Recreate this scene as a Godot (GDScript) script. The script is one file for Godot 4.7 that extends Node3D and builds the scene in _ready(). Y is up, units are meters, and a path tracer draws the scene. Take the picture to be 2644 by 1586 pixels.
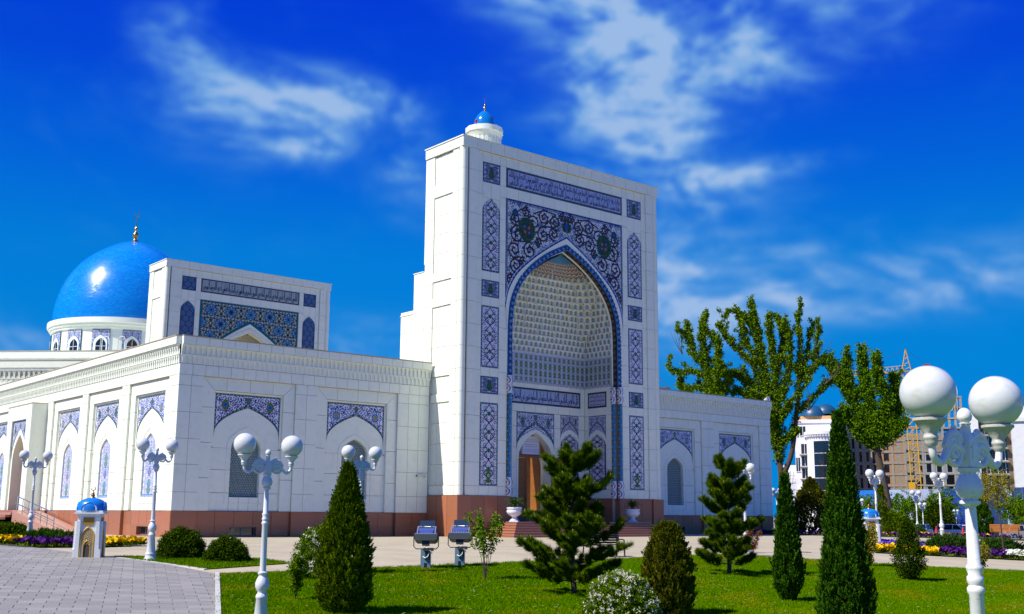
extends Node3D

const XC := 24.72
var M := {}
var T := {}
var rng := RandomNumberGenerator.new()
var used := {}

# ---------------------------------------------------------------- mesh builder
class MB:
	var v := PackedVector3Array()
	var n := PackedVector3Array()
	var u := PackedVector2Array()
	var c := PackedColorArray()
	var col := Color(1, 1, 1)
	var colored := false

	func tri(a: Vector3, b: Vector3, d: Vector3, ua := Vector2.ZERO, ub := Vector2.ZERO, ud := Vector2.ZERO) -> void:
		var nn := (b - a).cross(d - a).normalized()
		v.append(a); v.append(d); v.append(b)
		n.append(nn); n.append(nn); n.append(nn)
		u.append(ua); u.append(ud); u.append(ub)
		if colored:
			c.append(col); c.append(col); c.append(col)

	func tri_n(a: Vector3, b: Vector3, d: Vector3, na: Vector3, nb: Vector3, nd: Vector3, ua := Vector2.ZERO, ub := Vector2.ZERO, ud := Vector2.ZERO) -> void:
		v.append(a); v.append(d); v.append(b)
		n.append(na); n.append(nd); n.append(nb)
		u.append(ua); u.append(ud); u.append(ub)
		if colored:
			c.append(col); c.append(col); c.append(col)

	func quad(a: Vector3, b: Vector3, d: Vector3, e: Vector3, r := Rect2(0, 0, 1, 1)) -> void:
		var p := r.position
		var q := r.end
		tri(a, b, d, Vector2(p.x, q.y), Vector2(q.x, q.y), Vector2(q.x, p.y))
		tri(a, d, e, Vector2(p.x, q.y), Vector2(q.x, p.y), Vector2(p.x, p.y))

	func box(p: Vector3, q: Vector3, xf := Transform3D(), back := true) -> void:
		var k := []
		for i in 8:
			k.append(xf * Vector3(q.x if i & 1 else p.x, q.y if i & 2 else p.y, q.z if i & 4 else p.z))
		quad(k[4], k[5], k[7], k[6])
		if back:
			quad(k[1], k[0], k[2], k[3])
		quad(k[0], k[4], k[6], k[2])
		quad(k[5], k[1], k[3], k[7])
		quad(k[6], k[7], k[3], k[2])
		quad(k[0], k[1], k[5], k[4])

	func cbox(p: Vector3, s: Vector3, xf := Transform3D()) -> void:
		box(p - s / 2, p + s / 2, xf)

	func lathe(prof: Array, seg: int, xf := Transform3D(), ripple := 0.0, lobes := 0) -> void:
		var m := prof.size()
		for i in m - 1:
			var p0: Vector2 = prof[i]
			var p1: Vector2 = prof[i + 1]
			if p0.distance_to(p1) < 0.00001:
				continue
			var e := p1 - p0
			var fn := Vector2(e.y, -e.x).normalized()
			var n0 := fn
			var n1 := fn
			if i > 0:
				var e0: Vector2 = p0 - prof[i - 1]
				var f0 := Vector2(e0.y, -e0.x).normalized()
				if f0.dot(fn) > 0.6:
					n0 = (f0 + fn).normalized()
			if i < m - 2:
				var e2: Vector2 = prof[i + 2] - p1
				var f2 := Vector2(e2.y, -e2.x).normalized()
				if f2.dot(fn) > 0.6:
					n1 = (f2 + fn).normalized()
			for j in seg:
				var a0 := TAU * j / seg
				var a1 := TAU * (j + 1) / seg
				var k0 := 1.0 + ripple * cos(a0 * lobes)
				var k1 := 1.0 + ripple * cos(a1 * lobes)
				var c0 := Vector3(sin(a0), 0, cos(a0))
				var c1 := Vector3(sin(a1), 0, cos(a1))
				var a := xf * (c0 * p0.x * k0 + Vector3(0, p0.y, 0))
				var b := xf * (c1 * p0.x * k1 + Vector3(0, p0.y, 0))
				var d := xf * (c1 * p1.x * k1 + Vector3(0, p1.y, 0))
				var f := xf * (c0 * p1.x * k0 + Vector3(0, p1.y, 0))
				var q := xf.basis
				var na := (q * (c0 * n0.x + Vector3(0, n0.y, 0))).normalized()
				var nb := (q * (c1 * n0.x + Vector3(0, n0.y, 0))).normalized()
				var nd := (q * (c1 * n1.x + Vector3(0, n1.y, 0))).normalized()
				var nf := (q * (c0 * n1.x + Vector3(0, n1.y, 0))).normalized()
				var u0 := float(j) / seg
				var u1 := float(j + 1) / seg
				var v0 := 1.0 - float(i) / (m - 1)
				var v1 := 1.0 - float(i + 1) / (m - 1)
				if p0.x > 0.0001:
					tri_n(a, b, d, na, nb, nd, Vector2(u0, v0), Vector2(u1, v0), Vector2(u1, v1))
				if p1.x > 0.0001:
					tri_n(a, d, f, na, nd, nf, Vector2(u0, v0), Vector2(u1, v1), Vector2(u0, v1))

	func tube(pts: Array, rads: Array, seg := 6) -> void:
		var prev := Vector3.ZERO
		var rings := []
		for i in pts.size():
			var p: Vector3 = pts[i]
			var t: Vector3 = (pts[min(i + 1, pts.size() - 1)] - pts[max(i - 1, 0)])
			if t.length() < 0.000001:
				t = Vector3.UP
			t = t.normalized()
			if prev == Vector3.ZERO:
				prev = t.cross(Vector3(0.3, 0.2, 0.93)).normalized()
			var s := (prev - t * prev.dot(t)).normalized()
			prev = s
			var w := t.cross(s)
			var ring := []
			var r: float = rads[i] if rads.size() > 1 else rads[0]
			for j in seg:
				var a := TAU * j / seg
				ring.append([p + (s * cos(a) + w * sin(a)) * r, s * cos(a) + w * sin(a)])
			rings.append(ring)
		for i in rings.size() - 1:
			for j in seg:
				var k := (j + 1) % seg
				var a: Array = rings[i][j]
				var b: Array = rings[i][k]
				var d: Array = rings[i + 1][k]
				var e: Array = rings[i + 1][j]
				tri_n(a[0], b[0], d[0], a[1], b[1], d[1], Vector2(0, i), Vector2(1, i), Vector2(1, i + 1))
				tri_n(a[0], d[0], e[0], a[1], d[1], e[1], Vector2(0, i), Vector2(1, i + 1), Vector2(0, i + 1))
		for j in range(1, seg - 1):
			var q: Array = rings[0]
			tri(q[0][0], q[j + 1][0], q[j][0])
			q = rings[-1]
			tri(q[0][0], q[j][0], q[j + 1][0])

	# polygon (counter-clockwise, local x/y) pushed from z0 to z1; the face at z1 takes its UV from rect
	func prism(poly: PackedVector2Array, z0: float, z1: float, xf := Transform3D(), rect := Rect2(0, 0, 1, 1)) -> void:
		if Geometry2D.is_polygon_clockwise(poly):
			poly = poly.duplicate()
			poly.reverse()
		# is_polygon_clockwise works with y up
		var idx := Geometry2D.triangulate_polygon(poly)
		for i in range(0, idx.size(), 3):
			var a := poly[idx[i]]
			var b := poly[idx[i + 1]]
			var d := poly[idx[i + 2]]
			if (b - a).cross(d - a) < 0:
				var s := b
				b = d
				d = s
			tri(xf * Vector3(a.x, a.y, z1), xf * Vector3(b.x, b.y, z1), xf * Vector3(d.x, d.y, z1), uvr(a, rect), uvr(b, rect), uvr(d, rect))
		for i in poly.size():
			var a := poly[i]
			var b := poly[(i + 1) % poly.size()]
			tri(xf * Vector3(a.x, a.y, z0), xf * Vector3(b.x, b.y, z0), xf * Vector3(b.x, b.y, z1), uvr(a, rect), uvr(b, rect), uvr(b, rect))
			tri(xf * Vector3(a.x, a.y, z0), xf * Vector3(b.x, b.y, z1), xf * Vector3(a.x, a.y, z1), uvr(a, rect), uvr(b, rect), uvr(a, rect))

	func uvr(p: Vector2, r: Rect2) -> Vector2:
		return Vector2((p.x - r.position.x) / r.size.x, 1.0 - (p.y - r.position.y) / r.size.y)

	# ribbon between two polylines of equal length (a below/left of b when seen from the front)
	func ribbon(a: Array, b: Array, vmax := 1.0) -> void:
		var s := 0.0
		for i in a.size() - 1:
			var l: float = (a[i] + b[i]).distance_to(a[i + 1] + b[i + 1]) / 2.0
			tri(a[i], a[i + 1], b[i + 1], Vector2(1, s * vmax), Vector2(1, (s + l) * vmax), Vector2(0, (s + l) * vmax))
			tri(a[i], b[i + 1], b[i], Vector2(1, s * vmax), Vector2(0, (s + l) * vmax), Vector2(0, s * vmax))
			s += l

	func mesh() -> ArrayMesh:
		var arr := []
		arr.resize(Mesh.ARRAY_MAX)
		arr[Mesh.ARRAY_VERTEX] = v
		arr[Mesh.ARRAY_NORMAL] = n
		arr[Mesh.ARRAY_TEX_UV] = u
		if colored:
			arr[Mesh.ARRAY_COLOR] = c
		var m := ArrayMesh.new()
		m.add_surface_from_arrays(Mesh.PRIMITIVE_TRIANGLES, arr)
		return m

func numbered(called: String) -> String:
	var k: int = used.get(called, 0)
	used[called] = k + 1
	return called if k == 0 else "%s_%03d" % [called, k]

func tag(o: Node, label := "", category := "", group := "", kind := "") -> Node:
	if label: o.set_meta("label", label)
	if category: o.set_meta("category", category)
	if group: o.set_meta("group", group)
	if kind: o.set_meta("kind", kind)
	return o

func thing(called: String, label: String, category: String, at := Vector3.ZERO, turn := 0.0, group := "") -> Node3D:
	var o := Node3D.new()
	o.name = numbered(called)
	add_child(o)
	o.position = at
	o.rotation.y = turn
	tag(o, label, category, group)
	return o

func mi(called: String, mesh: Mesh, mat: Material, parent: Node = self, xf := Transform3D()) -> MeshInstance3D:
	var o := MeshInstance3D.new()
	o.mesh = mesh
	o.material_override = mat
	o.cast_shadow = GeometryInstance3D.SHADOW_CASTING_SETTING_ON
	o.name = numbered(called) if parent == self else called
	o.transform = xf
	parent.add_child(o, true)
	return o

func obj(called: String, b: MB, mat: Material, parent: Node = self) -> MeshInstance3D:
	return mi(called, b.mesh(), mat, parent)

func holder(called: String, parent: Node, at := Vector3.ZERO) -> Node3D:
	var o := Node3D.new()
	o.name = called
	o.position = at
	parent.add_child(o, true)
	return o

func copy(o: Node3D, at: Vector3, turn: float, label: String, size := 1.0) -> Node3D:
	var k := o.duplicate()
	k.name = numbered(String(o.name).rstrip("_0123456789"))
	add_child(k)
	k.position = at
	k.rotation.y = turn
	k.scale = Vector3.ONE * size
	k.set_meta("label", label)
	return k

func scatter(called: String, mesh: Mesh, xfs: Array, mat: Material, parent: Node = self) -> MultiMeshInstance3D:
	var mm := MultiMesh.new()
	mm.transform_format = MultiMesh.TRANSFORM_3D
	mm.mesh = mesh
	mm.instance_count = xfs.size()
	for i in xfs.size():
		mm.set_instance_transform(i, xfs[i])
	var o := MultiMeshInstance3D.new()
	o.multimesh = mm
	o.material_override = mat
	o.name = numbered(called) if parent == self else called
	parent.add_child(o, true)
	return o

func lin(r: float, g: float, b: float) -> Color:
	return Color(r, g, b).linear_to_srgb()

func mat(r: float, g: float, b: float, rough := 0.7, metal := 0.0) -> StandardMaterial3D:
	var m := StandardMaterial3D.new()
	m.albedo_color = lin(r, g, b)
	m.roughness = rough
	m.metallic = metal
	return m

func noise_tex(seed_: int, freq: float, ramp: Array, size := 512, octaves := 5, kind := FastNoiseLite.TYPE_SIMPLEX_SMOOTH) -> NoiseTexture2D:
	var f := FastNoiseLite.new()
	f.seed = seed_
	f.frequency = freq
	f.noise_type = kind
	f.fractal_octaves = octaves
	var t := NoiseTexture2D.new()
	t.width = size
	t.height = size
	t.seamless = true
	t.noise = f
	var g := Gradient.new()
	var offs := PackedFloat32Array()
	var cols := PackedColorArray()
	for e in ramp:
		offs.append(e[0])
		cols.append(e[1])
	g.offsets = offs
	g.colors = cols
	t.color_ramp = g
	return t

func noise_mat(seed_: int, freq: float, ramp: Array, scale_: float, rough: float, size := 512) -> StandardMaterial3D:
	var m := StandardMaterial3D.new()
	m.albedo_texture = noise_tex(seed_, freq, ramp, size)
	m.uv1_triplanar = true
	m.uv1_world_triplanar = true
	m.uv1_scale = Vector3.ONE * scale_
	m.roughness = rough
	return m

func bump(m: StandardMaterial3D, seed_: int, freq: float, strength: float) -> StandardMaterial3D:
	var f := FastNoiseLite.new()
	f.seed = seed_
	f.frequency = freq
	f.fractal_octaves = 4
	var t := NoiseTexture2D.new()
	t.width = 256
	t.height = 256
	t.seamless = true
	t.as_normal_map = true
	t.bump_strength = strength
	t.noise = f
	m.normal_enabled = true
	m.normal_texture = t
	m.normal_scale = 1.0
	return m

func hgt(x: float, z: float) -> float:
	var q := z - 0.15 * (maxf(x, -10.0) + 10.0)
	var a := [[10, 0], [14, -0.05], [20, -0.27], [28, -0.72], [36, -1.15], [44, -1.34], [52, -1.42], [60, -1.45]]
	var b := [[48, 0], [60, -0.15], [75, -0.5], [90, -0.75], [110, -1.0], [130, -1.25]]
	return minf(interp(a, q), interp(b, x))

func interp(a: Array, x: float) -> float:
	if x <= a[0][0]:
		return a[0][1]
	for i in a.size() - 1:
		if x < a[i + 1][0]:
			return lerpf(a[i][1], a[i + 1][1], (x - a[i][0]) / (a[i + 1][0] - a[i][0]))
	return a[-1][1]

func ground(x: float, z: float, up := 0.0) -> Vector3:
	return Vector3(x, hgt(x, z) + up, z)

# curve through points (Catmull-Rom), local 2D
func smooth_curve(pts: Array, per := 6) -> PackedVector2Array:
	var out := PackedVector2Array()
	for i in pts.size() - 1:
		var p0: Vector2 = pts[max(i - 1, 0)]
		var p1: Vector2 = pts[i]
		var p2: Vector2 = pts[i + 1]
		var p3: Vector2 = pts[min(i + 2, pts.size() - 1)]
		for k in per:
			out.append(p1.cubic_interpolate(p2, p0, p3, float(k) / per))
	out.append(pts[-1])
	return out

# half arch from the springing (w, ys) to the apex (0, ys + h)
func arch_half(w: float, ys: float, h: float, per := 3) -> PackedVector2Array:
	var pts := []
	for q in [[1.0, 0.0], [0.985, 0.16], [0.93, 0.33], [0.82, 0.49], [0.62, 0.67], [0.33, 0.85], [0.0, 1.0]]:
		pts.append(Vector2(w * q[0], ys + h * q[1]))
	return smooth_curve(pts, per)

# full arch outline from right springing over the apex to left springing
func arch_full(half: PackedVector2Array) -> PackedVector2Array:
	var out := half.duplicate()
	for i in range(half.size() - 2, -1, -1):
		out.append(Vector2(-half[i].x, half[i].y))
	return out

func mosaic_poly(w: float, y0: float, ys: float, h: float) -> PackedVector2Array:
	var p := arch_full(arch_half(w, ys, h))
	p.append(Vector2(-w, y0))
	p.append(Vector2(w, y0))
	return p

# ---------------------------------------------------------------- sky
func make_sky() -> Image:
	var W := 2048
	var H := 1024
	var im := Image.create(W, H, false, Image.FORMAT_RGBAF)
	im.fill(Color(0.3, 0.28, 0.24))
	var f := FastNoiseLite.new()
	f.seed = 11
	f.frequency = 1.0
	f.fractal_octaves = 5
	f.fractal_gain = 0.55
	var g := FastNoiseLite.new()
	g.seed = 5
	g.frequency = 0.9
	g.fractal_octaves = 3
	# soft cloud banks: azimuth, elevation, half length, half height, slope, weight
	var banks := [
		[26.0, 20.4, 4.2, 1.7, -4.0, 1.0], [22.6, 22.8, 3.2, 1.6, 35.0, 0.5], [31.4, 20.6, 3.6, 1.2, 8.0, 0.8], [27.0, 18.4, 3.0, 0.8, -8.0, 0.9], [34.8, 17.4, 2.2, 1.6, 45.0, 0.5],
		[40.5, 26.4, 5.0, 1.8, 24.0, 0.85], [44.6, 23.6, 5.0, 2.8, 38.0, 1.0], [46.6, 19.6, 4.4, 2.8, 55.0, 1.0], [50.5, 24.2, 6.0, 2.8, -12.0, 0.75], [48.6, 17.0, 4.6, 1.5, 10.0, 0.75], [52.5, 17.5, 3.4, 0.7, -6.0, 0.6], [57.0, 23.6, 5.0, 1.8, 0.0, 0.45],
		[52.0, 12.2, 6.0, 1.7, -3.0, 0.8], [61.0, 11.6, 7.5, 1.5, 5.0, 0.85], [57.0, 10.2, 5.5, 1.0, 6.0, 0.75], [48.8, 10.6, 2.8, 3.0, 0.0, 0.6], [32.0, 8.4, 4.5, 1.7, 0.0, 0.5], [15.0, 7.4, 4.5, 1.5, 0.0, 0.45],
		[-20.0, 24.0, 14.0, 5.0, 0.0, 1.0], [95.0, 26.0, 14.0, 5.0, 10.0, 1.0], [140.0, 18.0, 16.0, 4.0, 0.0, 1.0], [-70.0, 15.0, 16.0, 4.0, -8.0, 1.0], [-150.0, 22.0, 18.0, 6.0, 0.0, 1.0], [180.0, 45.0, 25.0, 9.0, 0.0, 1.0], [20.0, 52.0, 25.0, 9.0, 0.0, 1.0], [-110.0, 40.0, 22.0, 8.0, 0.0, 1.0], [100.0, 50.0, 20.0, 8.0, 0.0, 1.0]]
	for y in range(0, H / 2 + 4):
		var el := 90.0 - 180.0 * (y + 0.5) / H
		var e := maxf(el, 0.0)
		var base := Vector3(0.001, interp([[0, 0.235], [8, 0.225], [13, 0.195], [17, 0.125], [22, 0.062], [26, 0.044], [40, 0.036], [90, 0.032]], e), interp([[0, 0.68], [10, 0.68], [18, 0.68], [26, 0.66], [45, 0.56], [90, 0.5]], e))
		for x in W:
			var az := 360.0 * (x + 0.5) / W
			if az > 180.0:
				az -= 360.0
			var wgt := 0.0
			var d := Vector3(sin(deg_to_rad(az)) * cos(deg_to_rad(el)), sin(deg_to_rad(el)), -cos(deg_to_rad(az)) * cos(deg_to_rad(el)))
			var wob := g.get_noise_3d(d.x * 4, d.y * 7, d.z * 4)
			var wob2 := g.get_noise_3d(d.x * 4 + 40, d.y * 7, d.z * 4)
			for k in banks:
				var dx := az - float(k[0]) + wob * 2.2
				if dx > 180.0: dx -= 360.0
				if dx < -180.0: dx += 360.0
				if absf(dx) > float(k[2]) * 2.6:
					continue
				var dy := el - float(k[1]) + wob2 * 1.4
				var s := sin(deg_to_rad(k[4]))
				var cc := cos(deg_to_rad(k[4]))
				var p := (dx * cc - dy * s) / float(k[2])
				var q := (dx * s + dy * cc) / float(k[3])
				var r2 := p * p + q * q
				if r2 < 6.0:
					wgt += float(k[5]) * exp(-r2 * 1.15)
			var t := f.get_noise_3d(d.x * 8 + wob * 0.9 + d.y * 5, d.y * 15, d.z * 8 + wob2 * 0.6) * 0.5 + 0.5
			var t2 := f.get_noise_3d(d.x * 22 + d.y * 14 + wob, d.y * 46 + 9.0, d.z * 22 + wob2 * 1.5) * 0.5 + 0.5
			var a := clampf(wgt, 0.0, 1.25) * (0.30 + 0.85 * smoothstep(0.28, 0.72, t)) * (0.45 + 0.95 * smoothstep(0.2, 0.8, t2))
			a += 0.05 * smoothstep(0.5, 0.9, t) * smoothstep(2.0, 14.0, el)
			a = clampf(a, 0.0, 1.0) * 0.80
			# thin veil turns the blue paler, thick cloud turns white
			var col := base.lerp(Vector3(0.05, 0.30, 0.73), clampf(a * 1.7, 0.0, 1.0)).lerp(Vector3(0.50, 0.61, 0.82), a * a * 0.95)
			im.set_pixel(x, y, Color(col.x, col.y, col.z, 1))
	return im

# ---------------------------------------------------------------- glazed tile painting (flat print only)
class Art:
	var im: Image
	var w: int
	var h: int
	var mirror := false
	func _init(w_: int, h_: int, bg: Color) -> void:
		w = w_
		h = h_
		im = Image.create(w, h, true, Image.FORMAT_RGB8)
		im.fill(bg)
	func rect(x: float, y: float, a: float, b: float, c: Color) -> void:
		im.fill_rect(Rect2i(int(x), int(y), int(a), int(b)), c)
	func dot1(x: float, y: float, r: float, c: Color) -> void:
		if r < 0.8:
			im.fill_rect(Rect2i(int(x), int(y), 1, 1), c)
			return
		var k := int(ceil(r))
		for j in range(-k, k + 1):
			var s := r * r - j * j
			if s >= 0:
				var q := sqrt(s)
				im.fill_rect(Rect2i(int(round(x - q)), int(y) + j, int(maxf(1, round(q * 2))), 1), c)
	func dot(x: float, y: float, r: float, c: Color) -> void:
		dot1(x, y, r, c)
		if mirror:
			dot1(w - 1 - x, y, r, c)
	func line(p: Vector2, q: Vector2, r: float, c: Color) -> void:
		var k := int(maxf(1.0, p.distance_to(q) / maxf(0.7, r * 0.8)))
		for i in k + 1:
			var e := p.lerp(q, float(i) / k)
			dot(e.x, e.y, r, c)
	func path(pts: Array, r: float, c: Color) -> void:
		for i in pts.size() - 1:
			line(pts[i], pts[i + 1], r, c)
	func spiral(ctr: Vector2, r0: float, a0: float, turns: float, r: float, c: Color, leaf := Color.BLACK, lr := 0.0) -> void:
		var k := int(absf(turns) * 26)
		var last := Vector2.ZERO
		for i in k + 1:
			var t := float(i) / k
			var a := a0 + turns * TAU * t
			var p := ctr + Vector2(cos(a), sin(a)) * r0 * (1.0 - 0.86 * t)
			if i > 0:
				line(last, p, r, c)
			if lr > 0 and i % 5 == 2:
				dot(p.x + cos(a) * lr * 1.3, p.y + sin(a) * lr * 1.3, lr, leaf)
			last = p
	func lozenge(x: float, y: float, a: float, b: float, c: Color, wavy := 0.0) -> void:
		for j in range(-int(b), int(b) + 1):
			var t := absf(float(j)) / b
			var q := a * (1.0 - t) * (1.0 + wavy * sin(t * PI * 2.0)) + a * 0.25 * sin(t * PI)
			im.fill_rect(Rect2i(int(x - q), int(y) + j, int(maxf(1, q * 2)), 1), c)
			if mirror:
				im.fill_rect(Rect2i(int(w - 1 - x - q), int(y) + j, int(maxf(1, q * 2)), 1), c)
	func oval(x: float, y: float, a: float, b: float, c: Color, lobes := 0) -> void:
		for j in range(-int(b), int(b) + 1):
			var s := 1.0 - float(j * j) / (b * b)
			var q := a * sqrt(maxf(s, 0.0))
			if lobes > 0:
				q *= 1.0 + 0.07 * sin(j * TAU * lobes / (2.0 * b))
			im.fill_rect(Rect2i(int(x - q), int(y) + j, int(maxf(1, q * 2)), 1), c)
			if mirror:
				im.fill_rect(Rect2i(int(w - 1 - x - q), int(y) + j, int(maxf(1, q * 2)), 1), c)
	func frame(m: int, c: Color, bead: Color, bead2: Color, line_: Color) -> void:
		rect(0, 0, w, m, c); rect(0, h - m, w, m, c); rect(0, 0, m, h, c); rect(w - m, 0, m, h, c)
		var mm := mirror
		mirror = false
		var s := m * 1.25
		var k := int(w / s)
		for i in k:
			var x := (i + 0.5) * w / k
			var q := bead if i % 2 else bead2
			dot(x, m * 0.5, m * 0.28, q); dot(x, h - m * 0.5, m * 0.28, q)
		k = int(h / s)
		for i in k:
			var y := (i + 0.5) * h / k
			var q := bead if i % 2 else bead2
			dot(m * 0.5, y, m * 0.28, q); dot(w - m * 0.5, y, m * 0.28, q)
		var l := int(maxf(1, m * 0.16))
		rect(m, m, w - 2 * m, l, line_); rect(m, h - m - l, w - 2 * m, l, line_); rect(m, m, l, h - 2 * m, line_); rect(w - m - l, m, l, h - 2 * m, line_)
		mirror = mm
	func tex() -> ImageTexture:
		im.generate_mipmaps()
		return ImageTexture.create_from_image(im)

const WHITE := Color(0.86, 0.87, 0.87)
const NAVY := Color(0.06, 0.08, 0.36)
const BLUE := Color(0.08, 0.24, 0.62)
const SKYB := Color(0.10, 0.45, 0.72)
const TEAL := Color(0.05, 0.40, 0.50)
const GREEN := Color(0.10, 0.36, 0.12)
const GOLD := Color(0.80, 0.55, 0.10)
const RUST := Color(0.66, 0.25, 0.06)
const OLIVE := Color(0.38, 0.44, 0.05)

# a field of scrolling tendrils with leaves and blossoms, mirrored about the middle
func tendrils(a: Art, x0: float, y0: float, x1: float, y1: float, pitch: float, stem: Color, leaf: Color, bloom: Color, wide: float, bloom2 := GOLD) -> void:
	var row := 0
	var y := y0 + pitch * 0.5
	while y < y1:
		var x := x0 + pitch * (0.5 if row % 2 == 0 else 1.0)
		while x < x1:
			var s := 1.0 if rng.randf() < 0.5 else -1.0
			a.spiral(Vector2(x, y), pitch * rng.randf_range(0.5, 0.66), rng.randf() * TAU, s * rng.randf_range(1.1, 1.5), wide, stem, leaf, wide * 1.45)
			a.dot(x, y, wide * 1.7, bloom if rng.randf() < 0.4 else leaf)
			x += pitch
		y += pitch * 0.88
		row += 1

func paint_main_spandrel() -> ImageTexture:
	var a := Art.new(1280, 896, Color(0.80, 0.82, 0.82))
	var S := 1280.0 / 10.36
	var px := func(x: float, y: float) -> Vector2: return Vector2(640 + x * S, (20.98 - y) * S)
	# small blossoms everywhere
	for i in 8200:
		var p := Vector2(rng.randf() * 1280, rng.randf() * 896)
		var k := rng.randf()
		if k < 0.34:
			a.dot(p.x, p.y, 4.2, BLUE)
			a.dot(p.x, p.y, 1.6, Color(0.7, 0.75, 0.9))
		elif k < 0.5:
			a.dot(p.x, p.y, 2.6, RUST)
		else:
			a.line(p, p + Vector2(rng.randf_range(-9, 9), rng.randf_range(-9, 9)), 1.3, Color(0.12, 0.34, 0.16) if k < 0.8 else SKYB)
	a.mirror = true
	var br := Color(0.22, 0.045, 0.09)
	for i in 150:
		var c := Vector2(rng.randf_range(20, 640), rng.randf_range(20, 860))
		a.spiral(c, rng.randf_range(18, 34), rng.randf() * TAU, 1.3 if i % 2 else -1.3, 2.2, Color(0.12, 0.16, 0.30) if i % 3 else Color(0.16, 0.30, 0.14), BLUE, 3.4)
	var sp := [[-2.88, 19.75, 0.62, 1], [-1.98, 20.25, 0.5, -1], [-0.99, 20.1, 0.52, 1], [-2.04, 19.08, 0.56, -1], [-1.13, 19.3, 0.46, 1], [-4.25, 18.75, 0.60, -1], [-4.47, 17.75, 0.55, 1], [-3.2, 17.85, 0.58, -1], [-4.35, 16.75, 0.52, 1], [-3.75, 17.0, 0.34, -1], [-4.72, 15.75, 0.36, -1], [-4.4, 19.75, 0.42, 1], [-3.5, 20.35, 0.36, -1], [-2.45, 18.55, 0.3, 1], [-4.93, 14.95, 0.2, 1], [-0.35, 20.55, 0.3, -1]]
	for s in sp:
		a.spiral(px.call(s[0], s[1]), s[2] * S, 1.2 * s[3], 1.6 * s[3], 7.4, br, br, 8.0)
	for i in sp.size() - 1:
		var p: Vector2 = px.call(sp[i][0], sp[i][1] + sp[i][2])
		var q: Vector2 = px.call(sp[i + 1][0], sp[i + 1][1] + sp[i + 1][2])
		if p.distance_to(q) < 190:
			a.line(p, q, 6.2, br)
	var m: Vector2 = px.call(-3.45, 19.2)
	a.oval(m.x, m.y, 88, 100, Color(0.13, 0.22, 0.03), 9)
	for i in 90:
		var an := rng.randf() * TAU
		var rr := sqrt(rng.randf())
		a.dot(m.x + cos(an) * 80 * rr, m.y + sin(an) * 92 * rr, 5.0, Color(0.30, 0.38, 0.03) if i % 2 else Color(0.07, 0.13, 0.03))
	for q in [[-22, -22, BLUE], [22, -16, RUST], [-18, 20, RUST], [24, 22, BLUE]]:
		a.lozenge(m.x + q[0], m.y + q[1], 15, 18, q[2])
		a.dot(m.x + q[0], m.y + q[1], 5, GOLD)
	m = px.call(-4.42, 20.16)
	a.oval(m.x, m.y, 30, 32, Color(0.10, 0.22, 0.06), 4)
	a.lozenge(m.x, m.y, 18, 20, BLUE)
	m = px.call(-2.5, 18.35)
	a.lozenge(m.x, m.y, 26, 28, Color(0.12, 0.22, 0.05))
	a.dot(m.x, m.y, 9, BLUE)
	a.mirror = false
	m = px.call(0, 20.0)
	a.oval(m.x, m.y + 8, 52, 44, Color(0.10, 0.20, 0.05), 4)
	a.oval(m.x, m.y - 40, 26, 30, Color(0.10, 0.20, 0.05), 3)
	a.oval(m.x, m.y, 20, 26, BLUE)
	a.dot(m.x, m.y - 34, 10, RUST)
	a.dot(m.x, m.y + 34, 10, RUST)
	# beaded navy edge on the straight sides
	for i in range(0, 1280, 1):
		if i % 2 == 0:
			a.rect(i, 0, 2, 12, NAVY)
	for i in range(0, 1280, 14):
		a.dot(i, 20, 5.5, BLUE)
	for sx in [0, 1262]:
		a.rect(sx, 0, 18, 896, NAVY)
		for i in range(0, 896, 12):
			a.dot(sx + 9, i, 3.5, Color(0.75, 0.8, 0.9))
	# band that follows the arch
	var prev := Vector2.ZERO
	for p in T.arch_outer:
		var q: Vector2 = px.call(p.x, p.y + 0.11)
		if prev != Vector2.ZERO:
			a.mirror = true
			a.line(prev, q, 13, Color(0.72, 0.76, 0.88))
			a.line(prev + Vector2(0, 6), q + Vector2(0, 6), 6, NAVY)
			var k := int(prev.distance_to(q) / 13)
			for j in k:
				var e := prev.lerp(q, float(j) / k)
				a.dot(e.x, e.y - 9, 5, BLUE)
		prev = q
	return a.tex()

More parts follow.
